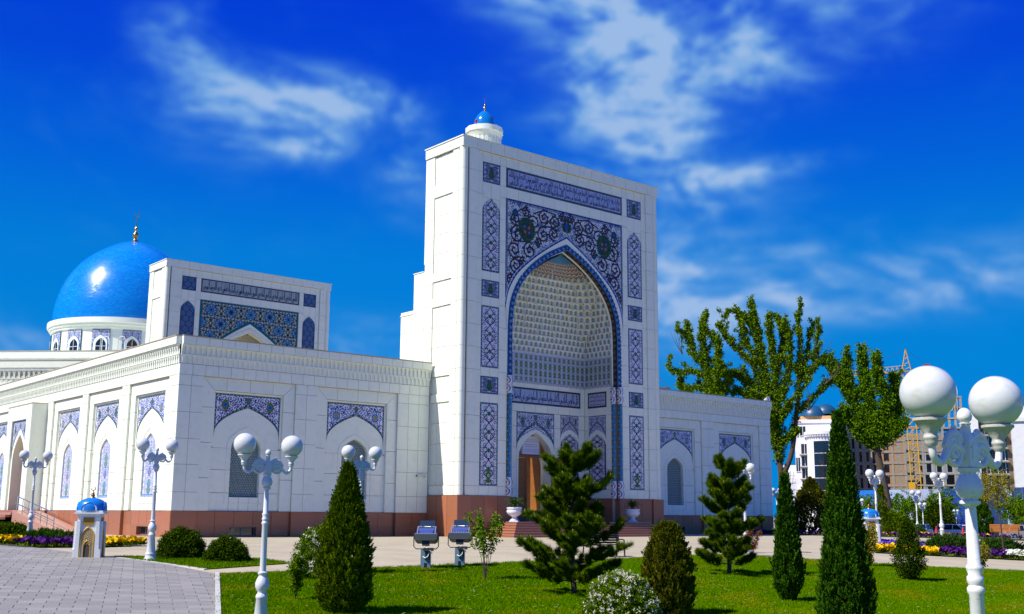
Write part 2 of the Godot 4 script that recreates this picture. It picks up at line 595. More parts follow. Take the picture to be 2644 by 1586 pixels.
func paint_bay_spandrel(kind: int) -> ImageTexture:
	var a := Art.new(768, 464, Color(0.86, 0.88, 0.95))
	a.mirror = true
	var stem := Color(0.10, 0.07, 0.32) if kind == 0 else Color(0.08, 0.13, 0.40)
	tendrils(a, 20, 20, 384, 440, 60, stem, BLUE if kind else NAVY, RUST, 3.3)
	for i in 34:
		var p := Vector2(rng.randf_range(30, 380), rng.randf_range(30, 430))
		a.oval(p.x, p.y, 9, 12, Color(0.06, 0.20, 0.48))
	if kind == 0:
		a.oval(118, 118, 46, 44, Color(0.36, 0.38, 0.02), 3)
		a.lozenge(118, 118, 42, 66, Color(0.40, 0.40, 0.03))
		a.oval(118, 118, 24, 26, SKYB)
		a.dot(118, 118, 11, NAVY)
	else:
		a.dot(120, 150, 56, Color(0.80, 0.85, 0.9))
		for i in 16:
			var an := TAU * i / 16
			a.oval(120 + cos(an) * 42, 150 + sin(an) * 42, 8, 13, BLUE if i % 2 else SKYB)
		a.dot(120, 150, 28, Color(0.30, 0.42, 0.06))
		a.dot(120, 150, 19, GOLD)
		a.dot(120, 150, 8, RUST)
	a.mirror = false
	a.lozenge(384, 62, 28, 42, Color(0.38, 0.40, 0.04))
	a.dot(384, 62, 11, SKYB)
	var prev := Vector2.ZERO
	a.mirror = true
	for p in arch_half(1.0, 0.0, 1.0, 3):
		var q := Vector2(384 + p.x * 380, 464 - 8 - p.y * 327)
		if prev != Vector2.ZERO:
			a.line(prev, q, 15, TEAL.darkened(0.3))
			var k := int(prev.distance_to(q) / 15)
			for j in k:
				var e := prev.lerp(q, (j + 0.5) / k)
				a.dot(e.x, e.y - 3, 5.5, [GOLD, WHITE, RUST][j % 3])
		prev = q
	a.frame(17, TEAL.darkened(0.25), WHITE, RUST, WHITE)
	return a.tex()

func paint_tall(pointed: bool, w: int, h: int, stem: Color, bg: Color, edge: Color, vase: bool) -> ImageTexture:
	var a := Art.new(w, h, bg)
	a.mirror = true
	var cx := w / 2.0
	var m := 20
	var step := w * 0.78
	var y := float(m)
	while y < h - m:
		# lyre shaped scrolls round a middle diamond
		for s in [[0.20, 0.22, 1.0], [0.34, 0.5, -1.0], [0.16, 0.72, 1.0], [0.36, 0.86, 1.0]]:
			a.spiral(Vector2(cx - w * s[0], y + step * s[1]), w * 0.125, 0.6 * s[2], 1.35 * s[2], 3.6, stem, RUST, 4.2)
		a.path([Vector2(cx, y), Vector2(cx - w * 0.2, y + step * 0.3), Vector2(cx - w * 0.05, y + step * 0.5), Vector2(cx - w * 0.28, y + step * 0.75), Vector2(cx, y + step)], 6.0, stem)
		a.oval(cx - w * 0.26, y + step * 0.36, 9, 15, stem)
		a.oval(cx - w * 0.12, y + step * 0.78, 8, 13, stem)
		a.path([Vector2(cx, y + step * 0.5), Vector2(cx - w * 0.33, y + step * 0.62), Vector2(cx - w * 0.16, y + step * 0.9), Vector2(cx, y + step)], 3.6, stem)
		a.lozenge(cx, y + step * 0.5, w * 0.085, w * 0.11, GREEN)
		a.lozenge(cx, y + step * 0.98, w * 0.05, w * 0.07, NAVY)
		for i in 22:
			a.dot(rng.randf_range(m + 8, cx), y + rng.randf() * step, rng.randf_range(2.4, 4.2), GOLD.lerp(RUST, rng.randf()))
		y += step
	if vase:
		a.oval(cx, h - w * 0.42, w * 0.15, w * 0.16, Color(0.22, 0.42, 0.10))
		a.lozenge(cx, h - w * 0.2, w * 0.18, w * 0.1, Color(0.30, 0.40, 0.06))
		a.dot(cx, h - w * 0.42, w * 0.06, WHITE)
		a.dot(cx, h - w * 0.42, w * 0.035, RUST)
		a.oval(cx, h - w * 0.62, w * 0.1, w * 0.06, Color(0.22, 0.42, 0.10))
	a.frame(m, edge, GREEN if pointed else RUST, Color(0.75, 0.8, 0.85), WHITE)
	if pointed:
		pass
	return a.tex()

func paint_square() -> ImageTexture:
	var a := Art.new(288, 256, Color(0.76, 0.79, 0.86))
	a.mirror = true
	tendrils(a, 26, 24, 144, 232, 34, NAVY, NAVY, RUST, 3.0, RUST)
	a.mirror = false
	a.oval(144, 150, 40, 62, Color(0.16, 0.32, 0.04), 3)
	a.oval(144, 74, 24, 34, Color(0.16, 0.32, 0.04), 2)
	a.dot(144, 140, 9, OLIVE)
	a.mirror = false
	a.frame(20, Color(0.10, 0.16, 0.36), Color(0.62, 0.72, 0.80), SKYB, WHITE)
	return a.tex()

func paint_blind() -> ImageTexture:
	var a := Art.new(320, 704, Color(0.88, 0.89, 0.92))
	a.mirror = true
	tendrils(a, 18, 18, 160, 690, 40, Color(0.20, 0.28, 0.62), BLUE, Color(0.75, 0.42, 0.2), 2.0, Color(0.2, 0.45, 0.5))
	a.mirror = false
	for q in [[620, GREEN], [560, TEAL], [430, Color(0.2, 0.22, 0.6)], [300, GREEN], [230, Color(0.14, 0.42, 0.3)]]:
		a.lozenge(160, q[0], 36, 58, (q[1] as Color).lerp(WHITE, 0.42), 0.4)
		a.oval(160, q[0] + 16, 16, 18, TEAL.lerp(WHITE, 0.35))
		for k in 6:
			a.oval(160 + cos(k * 1.05) * 40, q[0] + sin(k * 1.05) * 46, 7, 9, (q[1] as Color).lerp(BLUE, 0.5).lerp(WHITE, 0.3))
		a.dot(160, q[0], 8, GOLD)
	a.frame(12, Color(0.12, 0.36, 0.66), WHITE, Color(0.7, 0.5, 0.4), WHITE)
	a.rect(0, 672, 320, 32, Color(0.16, 0.44, 0.72))
	for i in 9:
		a.rect(10 + i * 35, 680, 18, 14, Color(0.82, 0.82, 0.86))
	return a.tex()

# ten pointed star pattern of the hall portal
func paint_girih() -> ImageTexture:
	var a := Art.new(1152, 800, Color(0.34, 0.47, 0.56))
	var S := 226.0
	for j in range(-1, 5):
		for i in range(-1, 7):
			var c := Vector2((i + (0.5 if j % 2 else 0.0)) * S + 126, j * S * 0.62 + 96)
			var odd := (i + j) % 2 == 0
			for k in 10:
				var an := TAU * k / 10
				var p := c + Vector2(cos(an), sin(an)) * S * 0.44
				a.dot(p.x, p.y, 24, Color(0.74, 0.74, 0.54))
				a.dot(p.x, p.y, 8, Color(0.50, 0.56, 0.40))
			a.dot(c.x, c.y, 66, Color(0.20, 0.36, 0.54))
			for k in 10:
				var an := TAU * (k + 0.5) / 10
				var p := c + Vector2(cos(an), sin(an)) * 47
				a.oval(p.x, p.y, 10, 10, Color(0.48, 0.66, 0.72))
				a.line(c + Vector2(cos(an), sin(an)) * 28, p, 2.2, Color(0.60, 0.66, 0.60))
			a.dot(c.x, c.y, 24, Color(0.18, 0.46, 0.64) if odd else Color(0.10, 0.20, 0.40))
			a.dot(c.x, c.y, 11, Color(0.05, 0.06, 0.22))
	var dk := Color(0.05, 0.05, 0.26)
	for j in range(-1, 5):
		for i in range(-1, 7):
			var c := Vector2((i + (0.5 if j % 2 else 0.0)) * S + 126, j * S * 0.62 + 96)
			var ring := []
			for k in 21:
				var an := TAU * k / 20
				ring.append(c + Vector2(cos(an), sin(an)) * (S * 0.33 if k % 2 else S * 0.40))
			a.path(ring, 3.4, dk)
			for k in 10:
				var an := TAU * k / 10
				a.line(c + Vector2(cos(an), sin(an)) * S * 0.40, c + Vector2(cos(an + 0.44), sin(an + 0.44)) * S * 0.62, 2.8, dk)
				a.line(c + Vector2(cos(an), sin(an)) * S * 0.40, c + Vector2(cos(an - 0.44), sin(an - 0.44)) * S * 0.62, 2.8, dk)
				a.line(c + Vector2(cos(an), sin(an)) * S * 0.33, c + Vector2(cos(an + 0.31), sin(an + 0.31)) * S * 0.33, 1.6, Color(0.72, 0.78, 0.80))
	var prev := Vector2.ZERO
	a.mirror = true
	for p in T.arch_outer:
		var q := Vector2(576 + p.x * 111.2, (20.98 - p.y - 0.12) * 111.2)
		if prev != Vector2.ZERO:
			a.line(prev, q, 17, Color(0.08, 0.36, 0.42))
		prev = q
	a.mirror = false
	a.frame(17, Color(0.10, 0.38, 0.44), Color(0.16, 0.46, 0.5), Color(0.08, 0.32, 0.4), Color(0.08, 0.16, 0.34))
	return a.tex()

func paint_star_small(w: int, h: int) -> ImageTexture:
	var a := Art.new(w, h, Color(0.22, 0.28, 0.48))
	var y := 40.0
	var row := 0
	while y < h + 40:
		var x := 36.0 if row % 2 == 0 else 90.0
		while x < w + 40:
			for k in 8:
				var an := TAU * k / 8 + 0.2
				a.line(Vector2(x, y), Vector2(x, y) + Vector2(cos(an), sin(an)) * 40, 2.2, Color(0.66, 0.69, 0.72))
				a.dot(x + cos(an) * 31, y + sin(an) * 31, 5, Color(0.50, 0.50, 0.42))
			a.dot(x, y, 20, Color(0.10, 0.34, 0.52))
			a.dot(x, y, 13, Color(0.14, 0.56, 0.72))
			a.dot(x, y, 6, Color(0.08, 0.10, 0.30))
			x += 108
		y += 78
		row += 1
	a.frame(12, Color(0.10, 0.13, 0.30), Color(0.4, 0.45, 0.55), Color(0.25, 0.3, 0.42), Color(0.4, 0.45, 0.55))
	return a.tex()

# ---- brush script: every letter is a set of pen strokes, baseline at 0, written from right to left
func pen(ch: String, joined: bool, goes_on: bool) -> Array:
	# returns [advance, strokes, dots]
	var e := []
	var d := []
	var w := 0.3
	match ch:
		"ا", "أ", "إ", "آ":
			e = [[[0.0, 0.0], [-0.08, 0.0], [-0.08, 1.0]]] if joined else [[[-0.08, 0.0], [-0.08, 1.02], [-0.02, 0.94]]]
			w = 0.19
		"ل":
			if goes_on:
				e = [[[-0.1, 1.05], [-0.1, 0.0], [-0.27, 0.0]]]
				w = 0.27
			else:
				e = [[[-0.08, 1.05], [-0.08, 0.0], [-0.2, -0.22], [-0.4, -0.2], [-0.48, 0.06]]]
				w = 0.5
		"ب", "ت", "ث", "ن", "ي", "ئ", "ى":
			if goes_on:
				e = [[[-0.09, 0.28], [-0.12, 0.0], [-0.25, 0.0]]]
				w = 0.25
			elif ch == "ن":
				e = [[[-0.03, 0.2], [-0.06, -0.12], [-0.25, -0.3], [-0.45, -0.14], [-0.48, 0.12]]]
				w = 0.5
			elif ch in ["ي", "ى"]:
				e = [[[0.0, 0.1], [-0.15, 0.22], [-0.25, 0.08], [-0.1, -0.12], [-0.25, -0.3], [-0.5, -0.2], [-0.55, 0.05]]]
				w = 0.55
			else:
				e = [[[-0.02, 0.22], [-0.08, 0.0], [-0.5, -0.02], [-0.55, 0.2]]]
				w = 0.58
			if ch in ["ت", "ث"]: d = [[-0.1, 0.48], [-0.2, 0.48]]
			elif ch == "ن": d = [[-0.18 if goes_on else -0.26, 0.45 if goes_on else 0.14]]
			elif ch == "ب": d = [[-0.14, -0.2]]
			elif ch == "ي": d = [[-0.08, -0.22], [-0.2, -0.22]] if goes_on else []
		"ج", "ح", "خ":
			if goes_on:
				e = [[[-0.34, 0.36], [-0.06, 0.34], [-0.3, 0.05], [-0.44, 0.0]]]
				w = 0.44
			else:
				e = [[[-0.34, 0.3], [-0.04, 0.28], [-0.28, 0.02], [-0.3, -0.3], [-0.04, -0.38]]]
				w = 0.4
			if ch == "خ": d = [[-0.2, 0.56]]
			elif ch == "ج": d = [[-0.2, -0.14]]
		"د", "ذ":
			e = [[[-0.06, 0.42], [-0.16, 0.1], [-0.1, 0.0], [-0.32, 0.0]]]
			w = 0.36
			if ch == "ذ": d = [[-0.1, 0.6]]
		"ر", "ز":
			e = [[[-0.03, 0.18], [-0.08, -0.08], [-0.3, -0.3]]]
			w = 0.26
			if ch == "ز": d = [[-0.06, 0.38]]
		"س", "ش":
			e = [[[-0.06, 0.24], [-0.08, 0.0], [-0.18, 0.2], [-0.2, 0.0], [-0.3, 0.2], [-0.33, 0.0]]]
			w = 0.4
			if not goes_on:
				e.append([[-0.33, 0.0], [-0.4, -0.25], [-0.6, -0.25], [-0.68, 0.05]])
				w = 0.72
			else:
				e.append([[-0.33, 0.0], [-0.4, 0.0]])
			if ch == "ش": d = [[-0.15, 0.42], [-0.25, 0.42], [-0.2, 0.52]]
		"ص", "ض":
			e = [[[0.0, 0.0], [-0.12, 0.18], [-0.3, 0.3], [-0.42, 0.18], [-0.3, 0.02], [0.0, 0.0]], [[-0.34, 0.0], [-0.46, 0.12], [-0.5, 0.0], [-0.58, 0.0]]]
			w = 0.58
			if not goes_on:
				e.append([[-0.5, 0.0], [-0.56, -0.28], [-0.8, -0.25], [-0.86, 0.05]])
				w = 0.9
			if ch == "ض": d = [[-0.25, 0.48]]
		"ط", "ظ":
			e = [[[0.0, 0.0], [-0.12, 0.18], [-0.3, 0.3], [-0.4, 0.12], [-0.3, 0.0], [0.0, 0.0]], [[-0.34, 0.05], [-0.26, 1.0]]]
			w = 0.45
		"ع", "غ":
			e = [[[0.0, 0.0], [-0.12, 0.05], [-0.26, 0.28], [-0.08, 0.28], [-0.24, 0.02], [-0.36, 0.0]]] if joined else [[[-0.08, 0.42], [-0.22, 0.36], [-0.2, 0.14], [-0.06, 0.04], [-0.36, 0.0]]]
			w = 0.36
			if ch == "غ": d = [[-0.16, 0.5]]
		"ف", "ق":
			e = [[[0.0, 0.0], [-0.14, 0.06], [-0.22, 0.28], [-0.08, 0.3], [-0.08, 0.1], [-0.3, 0.0]]]
			w = 0.3
			if not goes_on:
				e.append([[-0.24, 0.0], [-0.32, -0.2], [-0.52, -0.2], [-0.56, 0.06]])
				w = 0.6
			d = [[-0.14, 0.5]] if ch == "ف" else [[-0.1, 0.5], [-0.2, 0.5]]
		"ك":
			e = [[[0.0, 0.0], [-0.36, 0.0]], [[-0.12, 0.0], [-0.3, 0.52], [0.14, 0.98]]]
			w = 0.38
			if not goes_on:
				e = [[[-0.06, 1.0], [-0.06, 0.02], [-0.44, 0.0], [-0.48, 0.16]], [[-0.18, 0.34], [-0.3, 0.46], [-0.2, 0.56]]]
				w = 0.5
		"م":
			e = [[[0.0, 0.0], [-0.1, 0.16], [-0.22, 0.1], [-0.2, -0.06], [-0.08, -0.02], [-0.26, 0.0]]]
			w = 0.27
			if not goes_on:
				e.append([[-0.2, 0.0], [-0.26, -0.4]])
		"ه", "ة":
			e = [[[0.0, 0.0], [-0.1, 0.3], [-0.26, 0.22], [-0.12, -0.02], [-0.2, -0.18], [-0.28, 0.0], [-0.32, 0.0]]] if goes_on else [[[0.0, 0.0], [-0.08, 0.32], [-0.26, 0.14], [-0.12, 0.0], [-0.02, 0.06]]]
			w = 0.31
			if ch == "ة": d = [[-0.1, 0.5], [-0.2, 0.5]]
		"و", "ؤ":
			e = [[[0.0, 0.0], [-0.14, 0.04], [-0.2, 0.26], [-0.06, 0.26], [-0.06, 0.04], [-0.16, -0.2], [-0.36, -0.28]]]
			w = 0.28
		"ء":
			e = [[[-0.05, 0.4], [-0.16, 0.36], [-0.08, 0.24], [-0.2, 0.22]]]
			w = 0.2
		_:
			w = 0.16
	return [w, e, d]

func script_line(a: Art, text: String, x_right: float, x_left: float, base: float, em: float, col: Color, thick: float) -> void:
	var stop := "اأإآدذرزوؤء "
	var total := 0.0
	for i in text.length():
		var nxt := text[i + 1] if i + 1 < text.length() else " "
		var on := nxt != " " and not stop.contains(text[i])
		total += pen(text[i], false, on)[0]
	var sx := (x_right - x_left) / (total * em)
	var x := x_right
	var joined := false
	for i in text.length():
		var nxt := text[i + 1] if i + 1 < text.length() else " "
		var on := nxt != " " and not stop.contains(text[i])
		var g := pen(text[i], joined, on)
		for s in g[1]:
			for k in s.size() - 1:
				a.line(Vector2(x + s[k][0] * em * sx, base - s[k][1] * em), Vector2(x + s[k + 1][0] * em * sx, base - s[k + 1][1] * em), thick, col)
		for q in g[2]:
			a.dot(x + q[0] * em * sx, base - q[1] * em, thick * 1.15, col)
		x -= g[0] * em * sx
		joined = on

func paint_writing(w: int, h: int, lines: Array, bg: Color, ink: Color, edge: Color, vine: Color, m: int, thick: float, overlap := 1.0) -> ImageTexture:
	var a := Art.new(w, h, bg)
	if vine.a > 0.5:
		for i in int(w * h / 520.0):
			var p := Vector2(rng.randf() * w, rng.randf() * h)
			if i % 3 == 0:
				a.spiral(p, 9, rng.randf() * TAU, 1.2, 0.9, vine)
			else:
				a.dot(p.x, p.y, 1.8, [RUST, SKYB, vine][i % 3])
	var n := lines.size()
	var room := (h - 2.0 * m) / n
	for i in n:
		script_line(a, lines[i], w - m - 12, m + 10, m + room * (i + 1) - room * 0.24, room * 0.66 * overlap, ink, thick)
	a.frame(m, edge, RUST, GREEN, WHITE)
	return a.tex()

func paint_border() -> ImageTexture:
	var a := Art.new(128, 128, Color(0.07, 0.20, 0.55))
	a.rect(0, 0, 14, 128, Color(0.28, 0.55, 0.80))
	a.rect(96, 0, 32, 128, Color(0.10, 0.33, 0.62))
	a.oval(60, 32, 34, 26, Color(0.02, 0.10, 0.10))
	a.oval(60, 32, 24, 18, Color(0.06, 0.24, 0.20))
	a.dot(60, 32, 6, Color(0.55, 0.35, 0.10))
	a.lozenge(60, 96, 34, 24, Color(0.60, 0.68, 0.80))
	a.lozenge(60, 96, 22, 16, Color(0.12, 0.42, 0.70))
	a.dot(60, 96, 5, Color(0.7, 0.45, 0.1))
	for y in [0, 64, 127]:
		a.dot(60, y, 9, Color(0.62, 0.66, 0.72))
	return a.tex()

func paint_column() -> ImageTexture:
	var a := Art.new(128, 256, Color(0.16, 0.44, 0.62))
	for x in [0, 64]:
		for y in [0, 128]:
			a.lozenge(x + 32, y + 64, 16, 40, Color(0.06, 0.14, 0.40))
			a.lozenge(x + 32, y + 64, 10, 28, Color(0.56, 0.52, 0.12))
			a.dot(x + 32, y + 64, 4, Color(0.25, 0.32, 0.08))
			a.line(Vector2(x, y), Vector2(x, y + 128), 3, Color(0.70, 0.76, 0.84))
			a.line(Vector2(x + 32, y), Vector2(x + 32, y + 18), 3, Color(0.78, 0.82, 0.86))
			a.dot(x + 10, y + 64, 5, Color(0.72, 0.78, 0.86))
			a.dot(x + 54, y + 64, 5, Color(0.72, 0.78, 0.86))
	return a.tex()

func paint_footing() -> ImageTexture:
	var a := Art.new(128, 256, Color(0.84, 0.86, 0.88))
	for x in [0, 64]:
		for y in [0, 128]:
			var c := Vector2(x + 32, y + 64)
			a.path([c + Vector2(0, -56), c + Vector2(-22, -8), c + Vector2(-18, 30), c + Vector2(0, 50), c + Vector2(18, 30), c + Vector2(22, -8), c + Vector2(0, -56)], 3.2, NAVY)
			a.lozenge(c.x, c.y, 9, 20, RUST)
			a.dot(c.x - 14, c.y - 44, 5, GOLD)
			a.dot(c.x + 14, c.y - 44, 5, GOLD)
			a.line(Vector2(x, y), Vector2(x + 8, y + 64), 3, SKYB)
			a.line(Vector2(x + 8, y + 64), Vector2(x, y + 128), 3, SKYB)
	return a.tex()

func paint_cell(kind: int) -> ImageTexture:
	var a := Art.new(128, 128, Color(0.90, 0.92, 0.88))
	var c1: Color = [Color(0.12, 0.34, 0.20), Color(0.10, 0.34, 0.36), Color(0.24, 0.34, 0.10), Color(0.08, 0.18, 0.36)][kind]
	var c2: Color = [Color(0.58, 0.70, 0.44), Color(0.50, 0.70, 0.60), Color(0.66, 0.64, 0.34), Color(0.62, 0.74, 0.74)][kind]
	for k in 10:
		var an := TAU * k / 10 + 0.3
		a.oval(64 + cos(an) * 40, 66 + sin(an) * 42, 8, 8, NAVY if k % 2 else Color(0.14, 0.28, 0.50))
	a.oval(64, 66, 26, 36, c1)
	a.lozenge(64, 66, 18, 28, c2)
	a.dot(64, 14, 7, c1)
	a.dot(30, 110, 6, NAVY)
	a.dot(98, 110, 6, NAVY)
	return a.tex()

func paint_tall_cell() -> ImageTexture:
	var a := Art.new(96, 512, Color(0.78, 0.80, 0.82))
	a.mirror = true
	for i in 9:
		a.spiral(Vector2(22, 40 + i * 54), 15, 0.5, 1.3, 2.6, Color(0.14, 0.30, 0.60))
		a.dot(16, 66 + i * 54, 5, RUST)
		a.line(Vector2(34, 60 + i * 54), Vector2(22, 76 + i * 54), 2.4, NAVY)
	a.mirror = false
	for q in [[80, 17, 40], [205, 24, 52], [330, 23, 48], [440, 17, 36]]:
		a.oval(48, q[0], q[1], q[2], Color(0.10, 0.34, 0.14))
		a.lozenge(48, q[0], q[1] * 0.72, q[2] * 0.72, Color(0.42, 0.60, 0.36))
		a.line(Vector2(48, q[0] - q[2] - 16), Vector2(48, q[0] - q[2]), 3, NAVY)
	a.rect(0, 0, 3, 512, Color(0.50, 0.55, 0.60))
	return a.tex()

func paint_cap() -> ImageTexture:
	var a := Art.new(256, 128, Color(0.80, 0.78, 0.70))
	for j in 4:
		for i in 8:
			var x := i * 32 + (16 if j % 2 else 0)
			a.dot(x + 8, j * 32 + 16, 6, RUST)
			a.path([Vector2(x + 8, j * 32), Vector2(x - 6, j * 32 + 14), Vector2(x + 8, j * 32 + 30), Vector2(x + 22, j * 32 + 14), Vector2(x + 8, j * 32)], 2.6, Color(0.10, 0.16, 0.34))
			a.dot(x - 6, j * 32 + 14, 4, GREEN)
	return a.tex()

func paint_notice() -> ImageTexture:
	var a := Art.new(320, 256, Color(0.82, 0.84, 0.90))
	a.rect(0, 0, 30, 256, Color(0.60, 0.58, 0.62))
	a.rect(294, 0, 26, 256, Color(0.62, 0.60, 0.64))
	# three pairs of short printed lines, too small in the place to be read
	for q in [[50, 200], [76, 226], [118, 216], [144, 180], [186, 208], [212, 226]]:
		var x: float = 160 - q[1] / 2.0
		while x < 160 + q[1] / 2.0:
			var l := rng.randf_range(7, 20)
			for k in int(l / 3):
				a.rect(x + k * 3, q[0] + rng.randi_range(0, 2), 2, rng.randi_range(5, 9), Color(0.50, 0.22, 0.18))
			x += l + 5
	return a.tex()

func tile(t: Texture2D, rough := 0.22) -> StandardMaterial3D:
	var m := StandardMaterial3D.new()
	m.albedo_texture = t
	m.roughness = rough
	return m

func make_materials() -> void:
	var W := func(a: float, b: float, c: float) -> Color: return lin(a, b, c)
	M.marble = noise_mat(3, 0.012, [[0.0, W.call(0.77, 0.82, 0.685)], [0.45, W.call(0.845, 0.895, 0.75)], [0.75, W.call(0.83, 0.885, 0.755)], [1.0, W.call(0.88, 0.92, 0.79)]], 0.35, 0.38)
	M.marble_b = noise_mat(4, 0.012, [[0.0, W.call(0.75, 0.81, 0.68)], [0.5, W.call(0.81, 0.865, 0.73)], [1.0, W.call(0.845, 0.89, 0.77)]], 0.3, 0.42)
	M.marble_c = noise_mat(5, 0.012, [[0.0, W.call(0.80, 0.835, 0.675)], [0.5, W.call(0.86, 0.895, 0.74)], [1.0, W.call(0.885, 0.92, 0.78)]], 0.3, 0.34)
	M.grout = mat(0.42, 0.36, 0.24, 0.9)
	M.core = mat(0.50, 0.44, 0.32, 0.9)
	M.frieze = noise_mat(8, 0.02, [[0.0, W.call(0.76, 0.80, 0.66)], [0.5, W.call(0.79, 0.84, 0.73)], [1.0, W.call(0.80, 0.86, 0.78)]], 0.4, 0.5)
	var gr := [[0.0, W.call(0.16, 0.055, 0.025)], [0.35, W.call(0.32, 0.115, 0.055)], [0.55, W.call(0.44, 0.165, 0.08)], [0.75, W.call(0.38, 0.14, 0.068)], [1.0, W.call(0.60, 0.30, 0.17)]]
	M.granite = noise_mat(21, 0.16, gr, 0.8, 0.32)
	M.granite_b = noise_mat(22, 0.15, [[0.0, W.call(0.13, 0.05, 0.024)], [0.4, W.call(0.29, 0.105, 0.05)], [0.6, W.call(0.38, 0.145, 0.072)], [1.0, W.call(0.54, 0.27, 0.155)]], 0.8, 0.36)
	M.granite_joint = mat(0.12, 0.06, 0.04, 0.9)
	M.step = noise_mat(23, 0.12, [[0.0, W.call(0.30, 0.15, 0.11)], [0.5, W.call(0.42, 0.22, 0.17)], [1.0, W.call(0.52, 0.31, 0.24)]], 0.7, 0.45)
	M.wood = StandardMaterial3D.new()
	M.wood.albedo_texture = noise_tex(31, 0.02, [[0.0, W.call(0.16, 0.055, 0.010)], [0.5, W.call(0.27, 0.10, 0.018)], [1.0, W.call(0.36, 0.15, 0.03)]])
	M.wood.uv1_triplanar = true
	M.wood.uv1_world_triplanar = true
	M.wood.uv1_scale = Vector3(2.5, 0.25, 2.5)
	M.wood.roughness = 0.35
	M.glass_over_dark = mat(0.012, 0.016, 0.02, 0.05)  # opaque pane; the dark of the space behind is put into its colour
	M.glass_over_dark.metallic_specular = 0.8
	M.lattice = mat(0.30, 0.40, 0.38, 0.45)
	M.frame_pale = mat(0.62, 0.66, 0.68, 0.4)
	M.gold = mat(0.72, 0.42, 0.10, 0.28, 1.0)
	M.bronze = mat(0.50, 0.24, 0.10, 0.35, 1.0)
	M.steel = mat(0.55, 0.56, 0.58, 0.3, 1.0)
	# glazed brick dome: narrow courses of blue, each brick a little different
	var di := Image.create(1024, 512, false, Image.FORMAT_RGB8)
	var hi := Image.create(1024, 512, false, Image.FORMAT_RGB8)
	for r in 128:
		var x := -rng.randi_range(0, 12)
		while x < 1024:
			var l := rng.randi_range(9, 15)
			var k := rng.randf()
			var cb := lin(0.003, 0.24, 0.72).lerp(lin(0.002, 0.175, 0.60), k) if rng.randf() < 0.9 else lin(0.006, 0.29, 0.74)
			di.fill_rect(Rect2i(x, r * 4, l, 4), cb)
			var hv := rng.randf_range(0.3, 1.0)
			hi.fill_rect(Rect2i(x, r * 4, l - 1, 3), Color(hv, hv, hv))
			x += l
	hi.bump_map_to_normal_map(3.0)
	M.dome = StandardMaterial3D.new()
	M.dome.albedo_texture = ImageTexture.create_from_image(di)
	M.dome.normal_enabled = true
	M.dome.normal_texture = ImageTexture.create_from_image(hi)
	M.dome.normal_scale = 0.07
	M.dome.roughness = 0.22
	M.dome.uv1_scale = Vector3(2, 1.4, 1)
	M.blue_glaze = mat(0.004, 0.17, 0.55, 0.16)
	M.white_paint = noise_mat(91, 0.02, [[0.0, W.call(0.60, 0.61, 0.58)], [0.35, W.call(0.73, 0.75, 0.73)], [1.0, W.call(0.78, 0.80, 0.78)]], 1.2, 0.42)
	M.lamp_paint = noise_mat(41, 0.03, [[0.0, W.call(0.42, 0.44, 0.44)], [0.3, W.call(0.62, 0.65, 0.66)], [1.0, W.call(0.70, 0.73, 0.74)]], 2.0, 0.38)
	M.lamp_old = noise_mat(42, 0.02, [[0.0, W.call(0.30, 0.13, 0.05)], [0.15, W.call(0.55, 0.44, 0.32)], [0.25, W.call(0.72, 0.72, 0.70)], [1.0, W.call(0.80, 0.81, 0.81)]], 2.6, 0.4)
	M.globe = mat(0.62, 0.66, 0.67, 0.08)
	M.globe.subsurf_scatter_enabled = true
	M.globe.subsurf_scatter_strength = 0.25
	M.globe_old = noise_mat(43, 0.01, [[0.0, W.call(0.54, 0.56, 0.50)], [0.4, W.call(0.63, 0.66, 0.65)], [1.0, W.call(0.66, 0.69, 0.69)]], 1.5, 0.08)
	M.plaza = noise_mat(51, 0.01, [[0.0, W.call(0.36, 0.315, 0.21)], [0.5, W.call(0.42, 0.37, 0.25)], [1.0, W.call(0.475, 0.42, 0.29)]], 0.09, 0.75)
	M.earth = noise_mat(52, 0.01, [[0.0, W.call(0.20, 0.19, 0.15)], [0.5, W.call(0.28, 0.26, 0.2)], [1.0, W.call(0.34, 0.31, 0.25)]], 0.06, 0.9)
	M.asphalt = noise_mat(53, 0.05, [[0.0, W.call(0.10, 0.10, 0.10)], [1.0, W.call(0.17, 0.17, 0.165)]], 0.3, 0.9)
	M.paver_bed = mat(0.10, 0.095, 0.09, 0.95)
	for i in 4:
		var k: float = [0.235, 0.265, 0.29, 0.245][i]
		M["paver%d" % i] = noise_mat(60 + i, 0.05, [[0.0, W.call(k * 0.72, k * 0.71, k * 0.66)], [0.5, W.call(k, k * 0.97, k * 0.87)], [1.0, W.call(k * 1.15, k * 1.12, k * 1.0)]], 0.7, 0.7)
	M.kerb = noise_mat(66, 0.04, [[0.0, W.call(0.42, 0.42, 0.41)], [1.0, W.call(0.60, 0.60, 0.58)]], 0.8, 0.8)
	M.lawn = noise_mat(70, 0.012, [[0.0, W.call(0.035, 0.11, 0.0005)], [0.45, W.call(0.06, 0.155, 0.001)], [0.7, W.call(0.085, 0.18, 0.001)], [1.0, W.call(0.15, 0.20, 0.001)]], 0.12, 0.95)
	M.lawn.metallic_specular = 0.05
	M.soil = noise_mat(71, 0.05, [[0.0, W.call(0.035, 0.028, 0.018)], [1.0, W.call(0.08, 0.06, 0.04)]], 0.8, 0.95)
	M.bark = bump(noise_mat(72, 0.04, [[0.0, W.call(0.03, 0.022, 0.015)], [0.5, W.call(0.085, 0.06, 0.04)], [1.0, W.call(0.15, 0.11, 0.075)]], 1.5, 0.95), 9, 0.05, 6.0)
	M.leaf = leaf_mat()
	M.concrete = noise_mat(80, 0.03, [[0.0, W.call(0.19, 0.175, 0.155)], [0.5, W.call(0.28, 0.26, 0.23)], [1.0, W.call(0.37, 0.345, 0.31)]], 0.15, 0.9)
